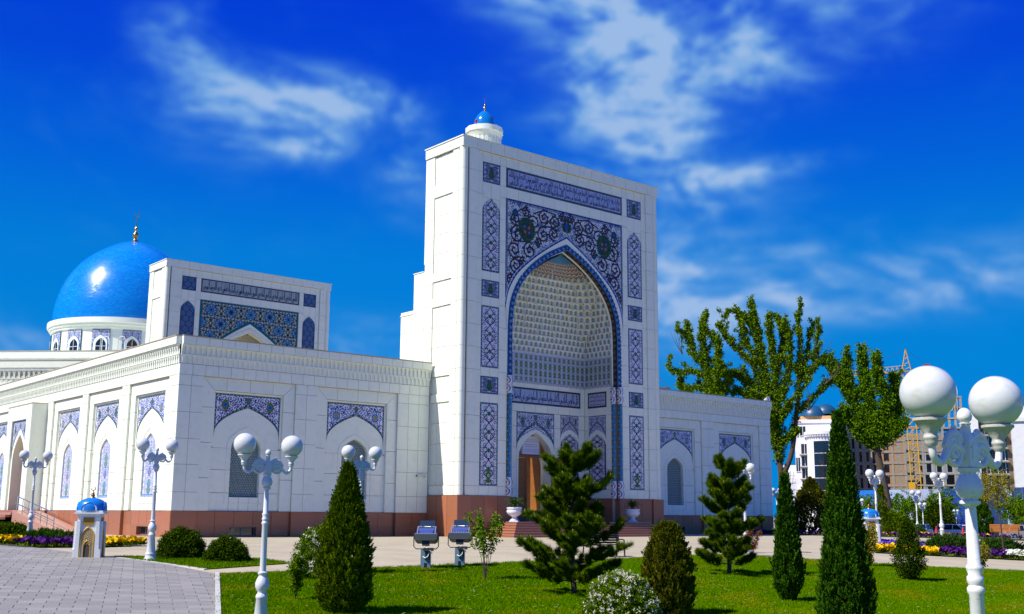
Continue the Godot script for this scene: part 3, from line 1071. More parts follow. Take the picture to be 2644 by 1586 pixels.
	M.brick_fill = noise_mat(81, 0.06, [[0.0, W.call(0.24, 0.12, 0.05)], [0.5, W.call(0.36, 0.20, 0.09)], [1.0, W.call(0.46, 0.29, 0.15)]], 0.3, 0.9)
	M.brick_yellow = noise_mat(82, 0.06, [[0.0, W.call(0.50, 0.28, 0.10)], [0.5, W.call(0.62, 0.38, 0.15)], [1.0, W.call(0.70, 0.46, 0.22)]], 0.3, 0.9)
	M.stucco = noise_mat(83, 0.02, [[0.0, W.call(0.66, 0.66, 0.70)], [0.5, W.call(0.74, 0.74, 0.78)], [1.0, W.call(0.78, 0.78, 0.81)]], 0.1, 0.8)
	M.dark_room = mat(0.012, 0.012, 0.016, 0.9)
	M.roof_blue = mat(0.012, 0.075, 0.16, 0.4)
	M.yellow_steel = mat(0.62, 0.34, 0.01, 0.45)
	M.black = mat(0.015, 0.015, 0.017, 0.5)
	M.red = mat(0.50, 0.02, 0.015, 0.5)

func leaf_mat() -> StandardMaterial3D:
	var m := StandardMaterial3D.new()
	m.vertex_color_use_as_albedo = true
	m.roughness = 0.55
	m.backlight_enabled = true
	m.backlight = Color(0.25, 0.36, 0.02)
	m.metallic_specular = 0.12
	return m

func make_tiles() -> void:
	T.arch_outer = smooth_curve([Vector2(5.18, 13.75), Vector2(5.06, 14.5), Vector2(4.84, 15.2), Vector2(4.16, 16.25), Vector2(2.86, 17.38), Vector2(1.5, 18.32), Vector2(0, 19.2)], 4)
	T.arch_inner = smooth_curve([Vector2(4.6, 12.0), Vector2(4.58, 13.2), Vector2(4.4, 14.45), Vector2(3.82, 15.65), Vector2(2.85, 16.7), Vector2(1.5, 17.66), Vector2(0, 18.4)], 4)
	M.t_main = tile(paint_main_spandrel())
	M.t_bay0 = tile(paint_bay_spandrel(0))
	M.t_bay1 = tile(paint_bay_spandrel(1))
	M.t_bay2 = tile(paint_bay_spandrel(1))
	M.t_bay3 = tile(paint_bay_spandrel(0))
	M.t_tall = tile(paint_tall(false, 288, 1008, NAVY, Color(0.82, 0.84, 0.87), TEAL, true))
	M.t_mid = tile(paint_tall(false, 288, 784, NAVY, Color(0.80, 0.82, 0.88), Color(0.08, 0.34, 0.50), false))
	M.t_pointed = tile(paint_tall(true, 288, 960, Color(0.05, 0.06, 0.26), Color(0.78, 0.80, 0.87), Color(0.10, 0.26, 0.40), false))
	M.t_square = tile(paint_square())
	M.t_blind = tile(paint_blind())
	M.t_girih = tile(paint_girih())
	M.t_star = tile(paint_star_small(224, 208))
	M.t_star_tall = tile(paint_star_small(224, 752))
	M.t_write = tile(paint_writing(1600, 204, ["واذا راوا تجارة او لهوا انفضوا اليها وتركوك قائما قل ما عند الله خير من اللهو ومن التجارة والله", "فاذا قضيت الصلوة فانتشروا في الارض وابتغوا من فضل الله واذكروا الله كثيرا لعلكم تفلحون خير الرازقين"], Color(0.60, 0.64, 0.80), Color(0.04, 0.04, 0.20), Color(0.08, 0.24, 0.38), Color(0.26, 0.36, 0.58), 22, 3.3, 1.25))
	M.t_write_in = tile(paint_writing(1280, 164, ["اتل ما اوحي اليك من الكتاب واقم الصلوة ان الصلوة تنهى عن الفحشاء والمنكر ولذكر الله اكبر"], Color(0.64, 0.68, 0.80), Color(0.06, 0.06, 0.24), Color(0.10, 0.20, 0.32), Color(0.32, 0.42, 0.58), 18, 3.0, 1.1))
	M.t_write_side = tile(paint_writing(288, 164, ["اتل ما اوحي اليك من الكتاب", "واقم الصلوة ان الصلوة تنهى", "عن الفحشاء والمنكر"], Color(0.68, 0.70, 0.80), Color(0.12, 0.12, 0.30), Color(0.10, 0.20, 0.32), Color(0, 0, 0, 0), 18, 1.4))
	M.t_write_hall = tile(paint_writing(1600, 204, ["التائبون العابدون الحامدون السائحون الراكعون الساجدون الامرون بالمعروف والناهون عن المنكر والحافظون لحدود الله وبشر المؤمنين"], Color(0.62, 0.66, 0.66), Color(0.04, 0.10, 0.26), Color(0.08, 0.22, 0.34), Color(0.56, 0.54, 0.32), 20, 3.2, 1.15))
	M.t_border = tile(paint_border())
	M.t_column = tile(paint_column())
	M.t_column.uv1_scale = Vector3(1, 4.5, 1)
	M.t_footing = tile(paint_footing())
	for i in 4:
		M["t_cell%d" % i] = tile(paint_cell(i), 0.4)
	M.t_tall_cell = tile(paint_tall_cell(), 0.35)
	M.t_cap = tile(paint_cap(), 0.4)
	M.t_notice = tile(paint_notice(), 0.4)

# ---------------------------------------------------------------- the mosque
var mosque: Node3D
var unit: ArrayMesh
var counts := {}
var rest := {}
var marbles := []

# one cladding slab; past 300 of a kind the remaining ones join one mesh
func slab(parent: Node, called: String, p: Vector3, q: Vector3, xf := Transform3D(), m: Material = null) -> void:
	if q.x - p.x < 0.02 or q.y - p.y < 0.02:
		return
	var g := 0.011
	p += Vector3(g, g, 0)
	q -= Vector3(g, g, 0)
	var k: int = counts.get(called, 0)
	counts[called] = k + 1
	if m == null:
		m = marbles[rng.randi() % marbles.size()]
	if k < 300:
		mi(called, unit, m, parent, xf * Transform3D(Basis.from_scale(q - p), p))
	else:
		if not rest.has(called):
			rest[called] = [MB.new(), m]
		(rest[called][0] as MB).box(p, q, xf, false)

func courses(y0: float, y1: float) -> Array:
	var out := [y0]
	for y in [2.30, 3.71, 5.04, 6.42, 7.80]:
		if y > y0 + 0.15 and y < y1 - 0.15:
			out.append(y)
	out.append(y1)
	return out

func bay(xf: Transform3D, c: float, blind: bool, tile_m: Material, wall: Node) -> void:
	var o := 2.74
	var i := 2.06
	# stepped frame: outer reveal, mitred band, inner reveal
	var ys := [1.35, 3.05, 4.9, 6.75]
	for s in [-1.0, 1.0]:
		for k in 4:
			var y0: float = ys[k]
			var y1: float = ys[k + 1] if k < 3 else 8.36
			var b := MB.new()
			var poly := PackedVector2Array([Vector2(c + s * o, y0 + 0.011), Vector2(c + s * i, y0 + 0.011), Vector2(c + s * i, minf(y1, 7.68) - 0.011), Vector2(c + s * o, y1 - 0.011)])
			b.prism(poly, -0.5, -0.12, xf)
			obj("frame_slab", b, marbles[rng.randi() % 3], wall)
	for k in 4:
		var a0 := -o + 2 * o * k / 4.0
		var a1 := -o + 2 * o * (k + 1) / 4.0
		var b0 := clampf(a0, -i, i)
		var b1 := clampf(a1, -i, i)
		var b := MB.new()
		b.prism(PackedVector2Array([Vector2(c + b0 + 0.011, 7.69), Vector2(c + b1 - 0.011, 7.69), Vector2(c + a1 - 0.011, 8.35), Vector2(c + a0 + 0.011, 8.35)]), -0.5, -0.12, xf)
		obj("frame_slab", b, marbles[rng.randi() % 3], wall)
	# spandrel of glazed tile
	var w := 1.92
	var half := arch_half(w, 5.25, 1.62)
	var poly := arch_full(half)
	for k in poly.size():
		poly[k].x += c
	poly.append(Vector2(c - w, 7.55))
	poly.append(Vector2(c + w, 7.55))
	var b := MB.new()
	b.prism(poly, -0.5, -0.262, xf, Rect2(c - w, 5.25, 2 * w, 2.30))
	obj("tile_spandrel", b, tile_m, mosque)
	# slim marble fillets beside and above the tiles
	slab(wall, "frame_slab_small", Vector3(c - i, 7.55, -0.5), Vector3(c + i, 7.68, -0.23), xf)
	for s in [-1.0, 1.0]:
		slab(wall, "frame_slab_small", Vector3(c + minf(s * w, s * i), 4.7, -0.5), Vector3(c + maxf(s * w, s * i), 7.55, -0.25), xf)
	# voussoirs round the opening
	var hw := 0.86 if not blind else 0.84
	var inner := arch_half(hw, 4.66, 0.86)
	var outer := arch_half(w, 5.25, 1.62)
	var n := inner.size()
	var cut := int(n * 0.5)
	for s in [-1.0, 1.0]:
		for part in 2:
			var pp := PackedVector2Array()
			var lo := 0 if part == 0 else cut
			var hi := cut if part == 0 else n - 1
			if part == 0:
				pp.append(Vector2(c + s * hw, 4.66))
				pp.append(Vector2(c + s * w, 4.66))
			for k in range(lo, hi + 1):
				pp.append(Vector2(c + s * outer[k].x, outer[k].y) + (Vector2(0, -0.012)))
			for k in range(hi, lo - 1, -1):
				pp.append(Vector2(c + s * inner[k].x, inner[k].y))
			var vb := MB.new()
			vb.prism(pp, -0.62, -0.275, xf)
			obj("voussoir", vb, marbles[rng.randi() % 3], wall)
	for s in [-1.0, 1.0]:
		for q in [[1.35, 2.3], [2.3, 3.5], [3.5, 4.66]]:
			slab(wall, "wall_slab", Vector3(c + minf(s * hw, s * i), q[0], -0.62), Vector3(c + maxf(s * hw, s * i), q[1], -0.275), xf)
	for k in 3:
		slab(wall, "wall_slab", Vector3(c - hw + k * hw * 2 / 3, 1.35, -0.62), Vector3(c - hw + (k + 1) * hw * 2 / 3, 2.09, -0.275), xf)
	# raised moulding round the opening
	var mo := MB.new()
	var r0 := arch_full(arch_half(hw + 0.26, 4.66, 1.16, 3))
	var pts := []
	pts.append(xf * Vector3(c + hw + 0.26, 1.76, -0.27))
	for p in r0:
		pts.append(xf * Vector3(c + p.x, p.y, -0.27))
	pts.append(xf * Vector3(c - hw - 0.26, 1.76, -0.27))
	pts.append(xf * Vector3(c + hw + 0.26, 1.76, -0.27))
	mo.tube(pts, [0.022], 5)
	obj("moulding", mo, M.marble_b, wall)
	var op := mosaic_poly(hw, 2.09, 4.66, 0.86)
	for k in op.size():
		op[k].x += c
	if blind:
		var tb := MB.new()
		tb.prism(op, -0.6, -0.36, xf, Rect2(c - hw, 2.05, 2 * hw, 3.47))
		obj("tile_niche", tb, M.t_blind, mosque)
	else:
		var win := holder("window", mosque)
		var gb := MB.new()
		gb.prism(op, -0.70, -0.60, xf)
		obj("pane", gb, M.glass_over_dark, win)
		# pierced screen: three directions of bars and a rim
		var lb := MB.new()
		var step := 0.125
		for dirn in [0.0, 60.0, 120.0]:
			var dv := Vector2(cos(deg_to_rad(dirn)), sin(deg_to_rad(dirn)))
			var nv := Vector2(-dv.y, dv.x)
			for k in range(-36, 37):
				var o2 := Vector2(c, 3.7) + nv * k * step
				var seg := Geometry2D.intersect_polyline_with_polygon(PackedVector2Array([o2 - dv * 3, o2 + dv * 3]), op)
				for sg in seg:
					var p0: Vector2 = sg[0]
					var p1: Vector2 = sg[sg.size() - 1]
					var t := nv * 0.017
					lb.quad(xf * Vector3(p0.x - t.x, p0.y - t.y, -0.50), xf * Vector3(p1.x - t.x, p1.y - t.y, -0.50), xf * Vector3(p1.x + t.x, p1.y + t.y, -0.50), xf * Vector3(p0.x + t.x, p0.y + t.y, -0.50))
					lb.quad(xf * Vector3(p0.x - t.x, p0.y - t.y, -0.53), xf * Vector3(p1.x - t.x, p1.y - t.y, -0.53), xf * Vector3(p1.x - t.x, p1.y - t.y, -0.50), xf * Vector3(p0.x - t.x, p0.y - t.y, -0.50))
		obj("lattice", lb, M.lattice, win)
		var rb := MB.new()
		var rim := []
		for p in op:
			rim.append(xf * Vector3(c + (p.x - c) * 0.985, p.y, -0.5))
		rim.append(rim[0])
		rb.tube(rim, [0.025], 5)
		obj("frame", rb, M.lattice, win)

func frieze_row(b: MB, xf: Transform3D, x0: float, x1: float, y0: float, y1: float, zb: float, zf: float, pitch: float, off: float) -> void:
	b.quad(xf * Vector3(x0, y0, zb), xf * Vector3(x1, y0, zb), xf * Vector3(x1, y1, zb), xf * Vector3(x0, y1, zb))
	var x := x0 + off * pitch
	var rw := pitch * 0.16
	var hh := y1 - y0
	while x < x1 + 0.01:
		# a rib that widens in a curve to the band above: the pockets between read as small arches
		var prof := [[1.0, 0.0], [1.0, 0.45], [1.35, 0.62], [2.0, 0.78], [3.1, 0.93]]
		var l := []
		var r := []
		for q in prof:
			var zz := lerpf(zb + 0.03, zf, pow(q[1], 1.4))
			l.append(Vector3(maxf(x - rw * q[0], x0), y0 + hh * q[1], zz))
			r.append(Vector3(minf(x + rw * q[0], x1), y0 + hh * q[1], zz))
		for k in prof.size() - 1:
			b.quad(xf * l[k], xf * r[k], xf * r[k + 1], xf * l[k + 1])
			b.quad(xf * Vector3(l[k].x, l[k].y, zb), xf * l[k], xf * l[k + 1], xf * Vector3(l[k + 1].x, l[k + 1].y, zb))
			b.quad(xf * r[k], xf * Vector3(r[k].x, r[k].y, zb), xf * Vector3(r[k + 1].x, r[k + 1].y, zb), xf * r[k + 1])
		x += pitch
	b.box(Vector3(x0, y0 + hh * 0.93, zb), Vector3(x1, y1, zf + 0.015), xf)

func cornice(xf: Transform3D, x0: float, x1: float, wall: Node, y0 := 8.92) -> void:
	var b := MB.new()
	frieze_row(b, xf, x0, x1, y0 + 0.03, y0 + 0.50, 0.015, 0.10, 0.29, 0.5)
	frieze_row(b, xf, x0, x1, y0 + 0.50, y0 + 1.0, 0.06, 0.20, 0.29, 0.0)
	tag(obj("cornice_frieze", b, M.frieze, mosque), "", "", "", "stuff")
	var n := int(round((x1 - x0) / 0.74))
	for k in n:
		slab(wall, "fascia_slab", Vector3(lerpf(x0, x1, float(k) / n), y0 + 1.0, -0.3), Vector3(lerpf(x0, x1, float(k + 1) / n), y0 + 1.44, 0.27), xf)
	var cap := MB.new()
	cap.box(Vector3(x0, y0 + 1.44, -0.5), Vector3(x1, y0 + 1.485, 0.30), xf)
	obj("coping", cap, M.grout, mosque)

func plinth_run(xf: Transform3D, spans: Array) -> void:
	for s in spans:
		var n := int(maxf(1, round((s[1] - s[0]) / 1.15)))
		for k in n:
			var a := lerpf(s[0], s[1], float(k) / n)
			var b := lerpf(s[0], s[1], float(k + 1) / n)
			for q in [[0.0, 0.62], [0.62, s[3]]]:
				if s.size() > 4 and q[0] == 0.0 and a < s[4] + 0.8 and b > s[4] - 0.8:
					continue
				slab(mosque, "granite_slab", Vector3(a, q[0] - 0.02, -0.5), Vector3(b, q[1], s[2]), xf, M.granite if rng.randf() < 0.6 else M.granite_b)

func cellar_window(xf: Transform3D, c: float) -> void:
	var w := holder("cellar_window", mosque)
	var b := MB.new()
	for q in [[-1.635, -0.78], [0.78, 1.635]]:
		b.box(Vector3(c + q[0], 0.0, -0.5), Vector3(c + q[1], 0.61, -0.155), xf)
	b.box(Vector3(c - 0.78, 0.0, -0.5), Vector3(c + 0.78, 0.07, -0.155), xf)
	b.box(Vector3(c - 0.78, 0.52, -0.5), Vector3(c + 0.78, 0.61, -0.155), xf)
	obj("surround", b, M.granite_b, w)
	b = MB.new()
	b.box(Vector3(c - 0.78, 0.07, -0.5), Vector3(c + 0.78, 0.52, -0.42), xf)
	obj("pane", b, M.glass_over_dark, w)
	b = MB.new()
	for q in [[-0.78, 0.07, 0.78, 0.11], [-0.78, 0.48, 0.78, 0.52], [-0.78, 0.11, -0.74, 0.48], [0.74, 0.11, 0.78, 0.48], [-0.02, 0.11, 0.02, 0.48]]:
		b.box(Vector3(c + q[0], q[1], -0.42), Vector3(c + q[2], q[3], -0.39), xf)
	obj("frame", b, M.frame_blue, w)

func wing(called: String, xf: Transform3D, x0: float, x1: float, centres: Array, blind: bool, flip := 0, trim := 0) -> void:
	var wall := holder(called, mosque)
	var core := MB.new()
	core.box(Vector3(x0 + (0.7 if trim != 1 else 0.02), 0, -6), Vector3(x1 - (0.7 if trim == 1 else 0.02), 10.3, -0.64), xf)
	var cb := obj("core", core, M.grout, wall)
	var e := x0
	var o := 2.74
	var spans := []
	var piers := []
	for c in centres:
		piers.append([e, c - o])
		e = c + o
	piers.append([e, x1])
	for p in piers:
		var n := int(maxf(1, round((p[1] - p[0]) / 0.72)))
		var pb := MB.new()
		pb.box(Vector3(p[0] + 0.015, 1.33, -0.64), Vector3(p[1] - 0.015, 8.95, -0.03), xf)
		obj("backing", pb, M.grout, wall)
		for k in n:
			var a := lerpf(p[0], p[1], float(k) / n)
			var b := lerpf(p[0], p[1], float(k + 1) / n)
			var ys := courses(1.35, 8.36)
			for j in ys.size() - 1:
				slab(wall, "wall_slab", Vector3(a, ys[j], -0.1), Vector3(b, ys[j + 1], 0.0), xf)
		spans.append([p[0], p[1], 0.015, 1.345])
	var tb := MB.new()
	tb.box(Vector3(x0 + 0.02, 8.34, -0.64), Vector3(x1 - 0.02, 8.97, -0.03), xf)
	obj("backing", tb, M.grout, wall)
	var n2 := int(round((x1 - x0) / 0.72))
	for k in n2:
		slab(wall, "wall_slab", Vector3(lerpf(x0, x1, float(k) / n2), 8.36, -0.1), Vector3(lerpf(x0, x1, float(k + 1) / n2), 8.94, 0.0), xf)
	for k in centres.size():
		var c: float = centres[k]
		spans.append([c - o, c + o, -0.16, 1.345, c])
		var tm: Material
		if blind:
			tm = M.t_bay3 if (k % 2 == 0) == (flip == 0) else M.t_bay2
		else:
			tm = M.t_bay0 if (k + flip) % 2 == 0 else M.t_bay1
		bay(xf, c, blind, tm, wall)
		cellar_window(xf, c)
	plinth_run(xf, spans)
	cornice(xf, x0, x1, wall)

func pointed(w: float, y0: float, ys: float, h: float, cx: float) -> PackedVector2Array:
	var p := mosaic_poly(w, y0, ys, h)
	for k in p.size():
		p[k].x += cx
	return p

func rect_poly(x0: float, y0: float, x1: float, y1: float) -> PackedVector2Array:
	return PackedVector2Array([Vector2(x0, y0), Vector2(x1, y0), Vector2(x1, y1), Vector2(x0, y1)])

func panel(called: String, poly: PackedVector2Array, z0: float, z1: float, xf: Transform3D, m: Material, parent: Node = null) -> void:
	var lo := poly[0]
	var hi := poly[0]
	for p in poly:
		lo = lo.min(p)
		hi = hi.max(p)
	var b := MB.new()
	b.prism(poly, z0, z1, xf, Rect2(lo, hi - lo))
	obj(called, b, m, parent if parent else mosque)

# offset a polyline outwards from the arch axis
func offset_curve(c: PackedVector2Array, d: float) -> PackedVector2Array:
	var out := PackedVector2Array()
	for i in c.size():
		var t := (c[min(i + 1, c.size() - 1)] - c[max(i - 1, 0)]).normalized()
		var nrm := Vector2(t.y, -t.x)
		if i == c.size() - 1:
			var ti := (c[i] - c[i - 1]).normalized()
			var ni := Vector2(ti.y, -ti.x)
			out.append(Vector2(0, c[i].y + d / maxf(ni.y, 0.3)))
		else:
			out.append(c[i] + nrm * d)
	return out

func portal(xf: Transform3D, called: String, kind: int, ymin: float) -> void:
	var wall := holder(called, mosque)
	var sl := "portal_slab" if kind == 0 else "hall_slab"
	var core := MB.new()
	for s in [-1.0, 1.0]:
		var a := minf(s * 4.64, s * 8.50)
		var b := maxf(s * 4.64, s * 8.50)
		core.box(Vector3(a, 0, -0.95), Vector3(b, 24.3, 2.5), xf)
		core.box(Vector3(minf(s * 4.98, s * 8.12), 2.3, 2.5), Vector3(maxf(s * 4.98, s * 8.12), 24.3, 2.86), xf)
		core.box(Vector3(minf(s * 7.52, s * 8.14), 2.4, 2.86), Vector3(maxf(s * 7.52, s * 8.14), 23.66, 2.95), xf)
		core.box(Vector3(minf(s * 5.0, s * 8.55), 0, -2.0), Vector3(maxf(s * 5.0, s * 8.55), 16.25, -0.95), xf)
		core.box(Vector3(minf(s * 5.0, s * 8.55), 0, -3.4), Vector3(maxf(s * 5.0, s * 8.55), 13.7, -2.0), xf)
	core.box(Vector3(-4.64, 18.75, -0.95), Vector3(4.64, 24.3, 2.5), xf)
	core.box(Vector3(-4.98, 19.3, 2.5), Vector3(4.98, 24.3, 2.86), xf)
	core.box(Vector3(-8.1, 23.66, 2.86), Vector3(8.1, 24.3, 2.96), xf)
	obj("core", core, M.core, wall)
	var ys := [2.39, 2.95]
	for k in range(1, 16):
		ys.append(2.95 + 1.38 * k)
	ys[-1] = 23.65
	var rows := []
	for s in [-1.0, 1.0]:
		for k in ys.size() - 1:
			rows.append([s, 7.5, 8.18, ys[k], ys[k + 1], 3.0])
			rows.append([s, 7.07, 7.5, ys[k], ys[k + 1], 2.9])
			if ys[k] < 20.9:
				rows.append([s, 5.0 if ys[k] < 13.0 else 5.19, 5.68, ys[k], minf(ys[k + 1], 20.98), 2.9])
		rows.append([s, 5.19, 5.68, 20.98, 21.69, 2.9])
		rows.append([s, 5.19, 5.68, 21.69, 22.99, 2.9])
		rows.append([s, 5.19, 5.68, 22.99, 23.65, 2.9])
		for q in [[2.39, 2.97], [7.92, 8.46], [9.51, 10.06], [13.86, 14.42], [15.47, 16.02], [19.3, 20.7], [20.7, 21.69], [22.99, 23.65]]:
			for h in 2:
				rows.append([s, 5.68 + h * 0.695, 5.68 + (h + 1) * 0.695, q[0], q[1], 2.9 if q[0] != 19.3 else 2.88])
	for k in 10:
		var a := -5.19 + k * 1.038
		rows.append([0, a, a + 1.038, 20.98, 21.69, 2.9])
		rows.append([0, a, a + 1.038, 22.99, 23.65, 2.9])
	for k in 16:
		var a := -8.72 + k * 1.09
		rows.append([0, a, a + 1.09, 23.65, 24.28, 3.03])
	for r in rows:
		if r[4] < ymin:
			continue
		var a: float = r[1]
		var b: float = r[2]
		if r[0] != 0:
			a = minf(r[0] * r[1], r[0] * r[2])
			b = maxf(r[0] * r[1], r[0] * r[2])
		slab(wall, sl, Vector3(a, r[3], r[5] - 0.12), Vector3(b, r[4], r[5]), xf)
	# tile panels
	for s in [-1.0, 1.0]:
		var x0 := minf(s * 5.69, s * 7.06)
		var x1 := maxf(s * 5.69, s * 7.06)
		panel("tile_panel", rect_poly(x0, 21.7, x1, 22.98), 2.7, 2.906, xf, M.t_square if kind == 0 else M.t_star)
		panel("tile_panel", pointed(0.685, 16.03, 19.75, 0.92, s * 6.375), 2.7, 2.908, xf, M.t_pointed if kind == 0 else M.t_star_tall)
		if kind == 0:
			panel("tile_panel", rect_poly(x0, 14.43, x1, 15.46), 2.7, 2.906, xf, M.t_square)
			panel("tile_panel", rect_poly(x0, 10.07, x1, 13.85), 2.7, 2.906, xf, M.t_mid)
			panel("tile_panel", rect_poly(x0, 8.47, x1, 9.5), 2.7, 2.906, xf, M.t_square)
			panel("tile_panel", rect_poly(x0, 2.98, x1, 7.91), 2.7, 2.906, xf, M.t_tall)
	panel("inscription_panel", rect_poly(-5.18, 21.7, 5.18, 22.98), 2.7, 2.906, xf, M.t_write if kind == 0 else M.t_write_hall)
	var out: PackedVector2Array = T.arch_outer
	var inn: PackedVector2Array = T.arch_inner
	var sp := PackedVector2Array()
	for p in arch_full(out):
		sp.append(p)
	sp.append(Vector2(-5.18, 20.97))
	sp.append(Vector2(5.18, 20.97))
	panel("tile_spandrel", sp, 2.6, 2.906, xf, M.t_main if kind == 0 else M.t_girih)
	# white arch band in pieces
	var mid := offset_curve(inn, 0.36)
	var ob := offset_curve(out, 0.0)
	for s in [-1.0, 1.0]:
		var pieces := 7
		for k in pieces:
			var a := int(round(float(k) * (out.size() - 1) / pieces))
			var b := int(round(float(k + 1) * (out.size() - 1) / pieces))
			var pp := PackedVector2Array()
			for j in range(a, b + 1):
				pp.append(Vector2(s * out[j].x, out[j].y - 0.01))
			for j in range(b, a - 1, -1):
				pp.append(Vector2(s * mid[j].x, mid[j].y))
			var vb := MB.new()
			vb.prism(pp, 2.45, 2.9, xf)
			obj("arch_voussoir", vb, marbles[k % 3], wall)
		# straight part below the springing
		if kind == 0:
			slab(wall, sl, Vector3(minf(s * 4.96, s * 5.02), 9.7, 2.5), Vector3(maxf(s * 4.96, s * 5.02), 13.7, 2.89), xf)
	# scalloped blue border, front and reveal
	for s in [-1.0, 1.0]:
		var fa := []
		var fb := []
		var ra := []
		var rb := []
		var line := PackedVector2Array([Vector2(4.6, 9.72), Vector2(4.6, 10.3), Vector2(4.6, 10.9), Vector2(4.6, 11.5)])
		line.append_array(inn)
		# even spacing for the scallops
		var cv := Curve2D.new()
		for p in line:
			cv.add_point(p)
		var L := cv.get_baked_length()
		var nn := 120
		for k in nn + 1:
			var p := cv.sample_baked(L * k / nn)
			var p2 := cv.sample_baked(minf(L, L * k / nn + 0.05))
			var p1 := cv.sample_baked(maxf(0, L * k / nn - 0.05))
			var t := (p2 - p1).normalized()
			var nr := Vector2(t.y, -t.x)
			var wd := 0.31 + 0.055 * (1.0 if k % 3 != 0 else -0.6)
			if k == nn:
				p.x = 0.0
				nr = Vector2(0, 1.2)
			var q := p + nr * wd
			if k > nn - 4:
				q.x = maxf(q.x, 0.0)
			fa.append(xf * Vector3(s * p.x, p.y, 2.93))
			fb.append(xf * Vector3(s * q.x, q.y, 2.93))
			ra.append(xf * Vector3(s * p.x, p.y, 2.93))
			rb.append(xf * Vector3(s * p.x, p.y, 2.42))
		var b := MB.new()
		if s > 0:
			b.ribbon(fb, fa, 2.4)
		else:
			b.ribbon(fa, fb, 2.4)
			for k in b.u.size():
				b.u[k].x = 1.0 - b.u[k].x
		obj("arch_border", b, M.t_border if kind == 0 else M.frieze, mosque)
		b = MB.new()
		if s > 0:
			b.ribbon(ra, rb, 2.4)
		else:
			b.ribbon(rb, ra, 2.4)
		obj("reveal_border", b, M.t_reveal if kind == 0 else M.frieze, mosque)
		# cream moulding inside the reveal
		b = MB.new()
		var tp := []
		for q in rb:
			tp.append(q)
		b.tube(tp, [0.085], 6)
		obj("moulding", b, M.frieze, mosque)
	# corner columns and side faces
	for s in [-1.0, 1.0]:
		var cb := MB.new()
		for k in ys.size() - 1:
			if ys[k + 1] < ymin:
				continue
			cb.lathe([Vector2(0.272, ys[k] + 0.006), Vector2(0.272, ys[k + 1] - 0.006)], 18, xf * Transform3D(Basis(), Vector3(s * 8.46, 0, 2.74)))
		obj("corner_column", cb, M.marble, mosque)
		var sx: Transform3D
		if s < 0:
			sx = xf * Transform3D(Basis(Vector3(0, 0, 1), Vector3(0, 1, 0), Vector3(-1, 0, 0)), Vector3(-8.66, 0, 0))
		else:
			sx = xf * Transform3D(Basis(Vector3(0, 0, -1), Vector3(0, 1, 0), Vector3(1, 0, 0)), Vector3(8.66, 0, 0))
		var sgn: float = -s
		var put := func(z0: float, z1: float, y0: float, y1: float, d: float) -> void:
			if y1 < ymin:
				return
			slab(wall, sl + "_side", Vector3(minf(sgn * z0, sgn * z1), y0, -0.1), Vector3(maxf(sgn * z0, sgn * z1), y1, d), sx)
		for k in ys.size() - 1:
			put.call(1.9, 2.5, ys[k], ys[k + 1], 0.0)
			if ys[k] > 16.2:
				put.call(-0.98, -0.02, ys[k], ys[k + 1], 0.0)
			else:
				put.call(-2.05 if ys[k] > 13.0 else -3.44, -0.9, ys[k], minf(ys[k + 1], 16.3), 0.0)
				put.call(-0.9, -0.02, ys[k], ys[k + 1], 0.0)
		var yy := 2.39
		for q in [[2.97, 7.92], [8.46, 9.51], [10.06, 13.86], [14.42, 15.47], [16.02, 20.9], [21.69, 23.6]]:
			put.call(-0.02, 0.94, yy, q[0], 0.0)
			put.call(0.94, 1.9, yy, q[0], 0.0)
			var n := int(maxf(1, round((q[1] - q[0]) / 1.3)))
			for k in n:
				for h in 3:
					put.call(-0.02 + h * 0.64, -0.02 + (h + 1) * 0.64, lerpf(q[0], q[1], float(k) / n), lerpf(q[0], q[1], float(k + 1) / n), -0.07)
			yy = q[1]
		# top band and its underside over the column
		var nb := 4
		for k in nb:
			put.call(-0.98 + k * 1.0, -0.98 + (k + 1) * 1.0, 23.65, 24.28, 0.07)
		var ub := MB.new()
		ub.box(Vector3(minf(s * 8.1, s * 8.72), 23.655, 2.4), Vector3(maxf(s * 8.1, s * 8.72), 23.7, 3.0), xf)
		obj("soffit", ub, M.frieze, mosque)
	var cap := MB.new()
	cap.box(Vector3(-8.78, 24.28, -1.02), Vector3(8.78, 24.35, 3.07), xf)
	for s in [-1.0, 1.0]:
		cap.box(Vector3(minf(s * 5.0, s * 8.70), 16.3, -2.09), Vector3(maxf(s * 5.0, s * 8.70), 16.35, -0.99), xf)
		cap.box(Vector3(minf(s * 5.0, s * 8.70), 13.74, -3.48), Vector3(maxf(s * 5.0, s * 8.70), 13.79, -2.07), xf)
	obj("coping", cap, M.marble_b, mosque)

func jamb_columns() -> void:
	for s in [-1.0, 1.0]:
		for q in [[4.80, 2.93, 0.155], [4.52, 2.58, 0.15]]:
			var at := Vector3(XC + s * q[0], 0, 3.0 - 3.0 + q[1])
			var r: float = q[2]
			var c := holder("jamb_column", mosque)
			var b := MB.new()
			b.lathe([Vector2(r, 3.52), Vector2(r, 8.62)], 14, Transform3D(Basis(), at))
			obj("shaft", b, M.t_column, c)
			for z in [[2.39, 3.52], [8.62, 9.72]]:
				b = MB.new()
				var y0: float = z[0]
				var h: float = z[1] - z[0]
				b.lathe([Vector2(r * 1.18, y0), Vector2(r * 1.42, y0 + h * 0.18), Vector2(r * 1.42, y0 + h * 0.36), Vector2(r * 1.08, y0 + h * 0.5), Vector2(r * 1.42, y0 + h * 0.64), Vector2(r * 1.42, y0 + h * 0.82), Vector2(r * 1.12, y0 + h)], 14, Transform3D(Basis(), at))
				obj("footing", b, M.t_footing, c)

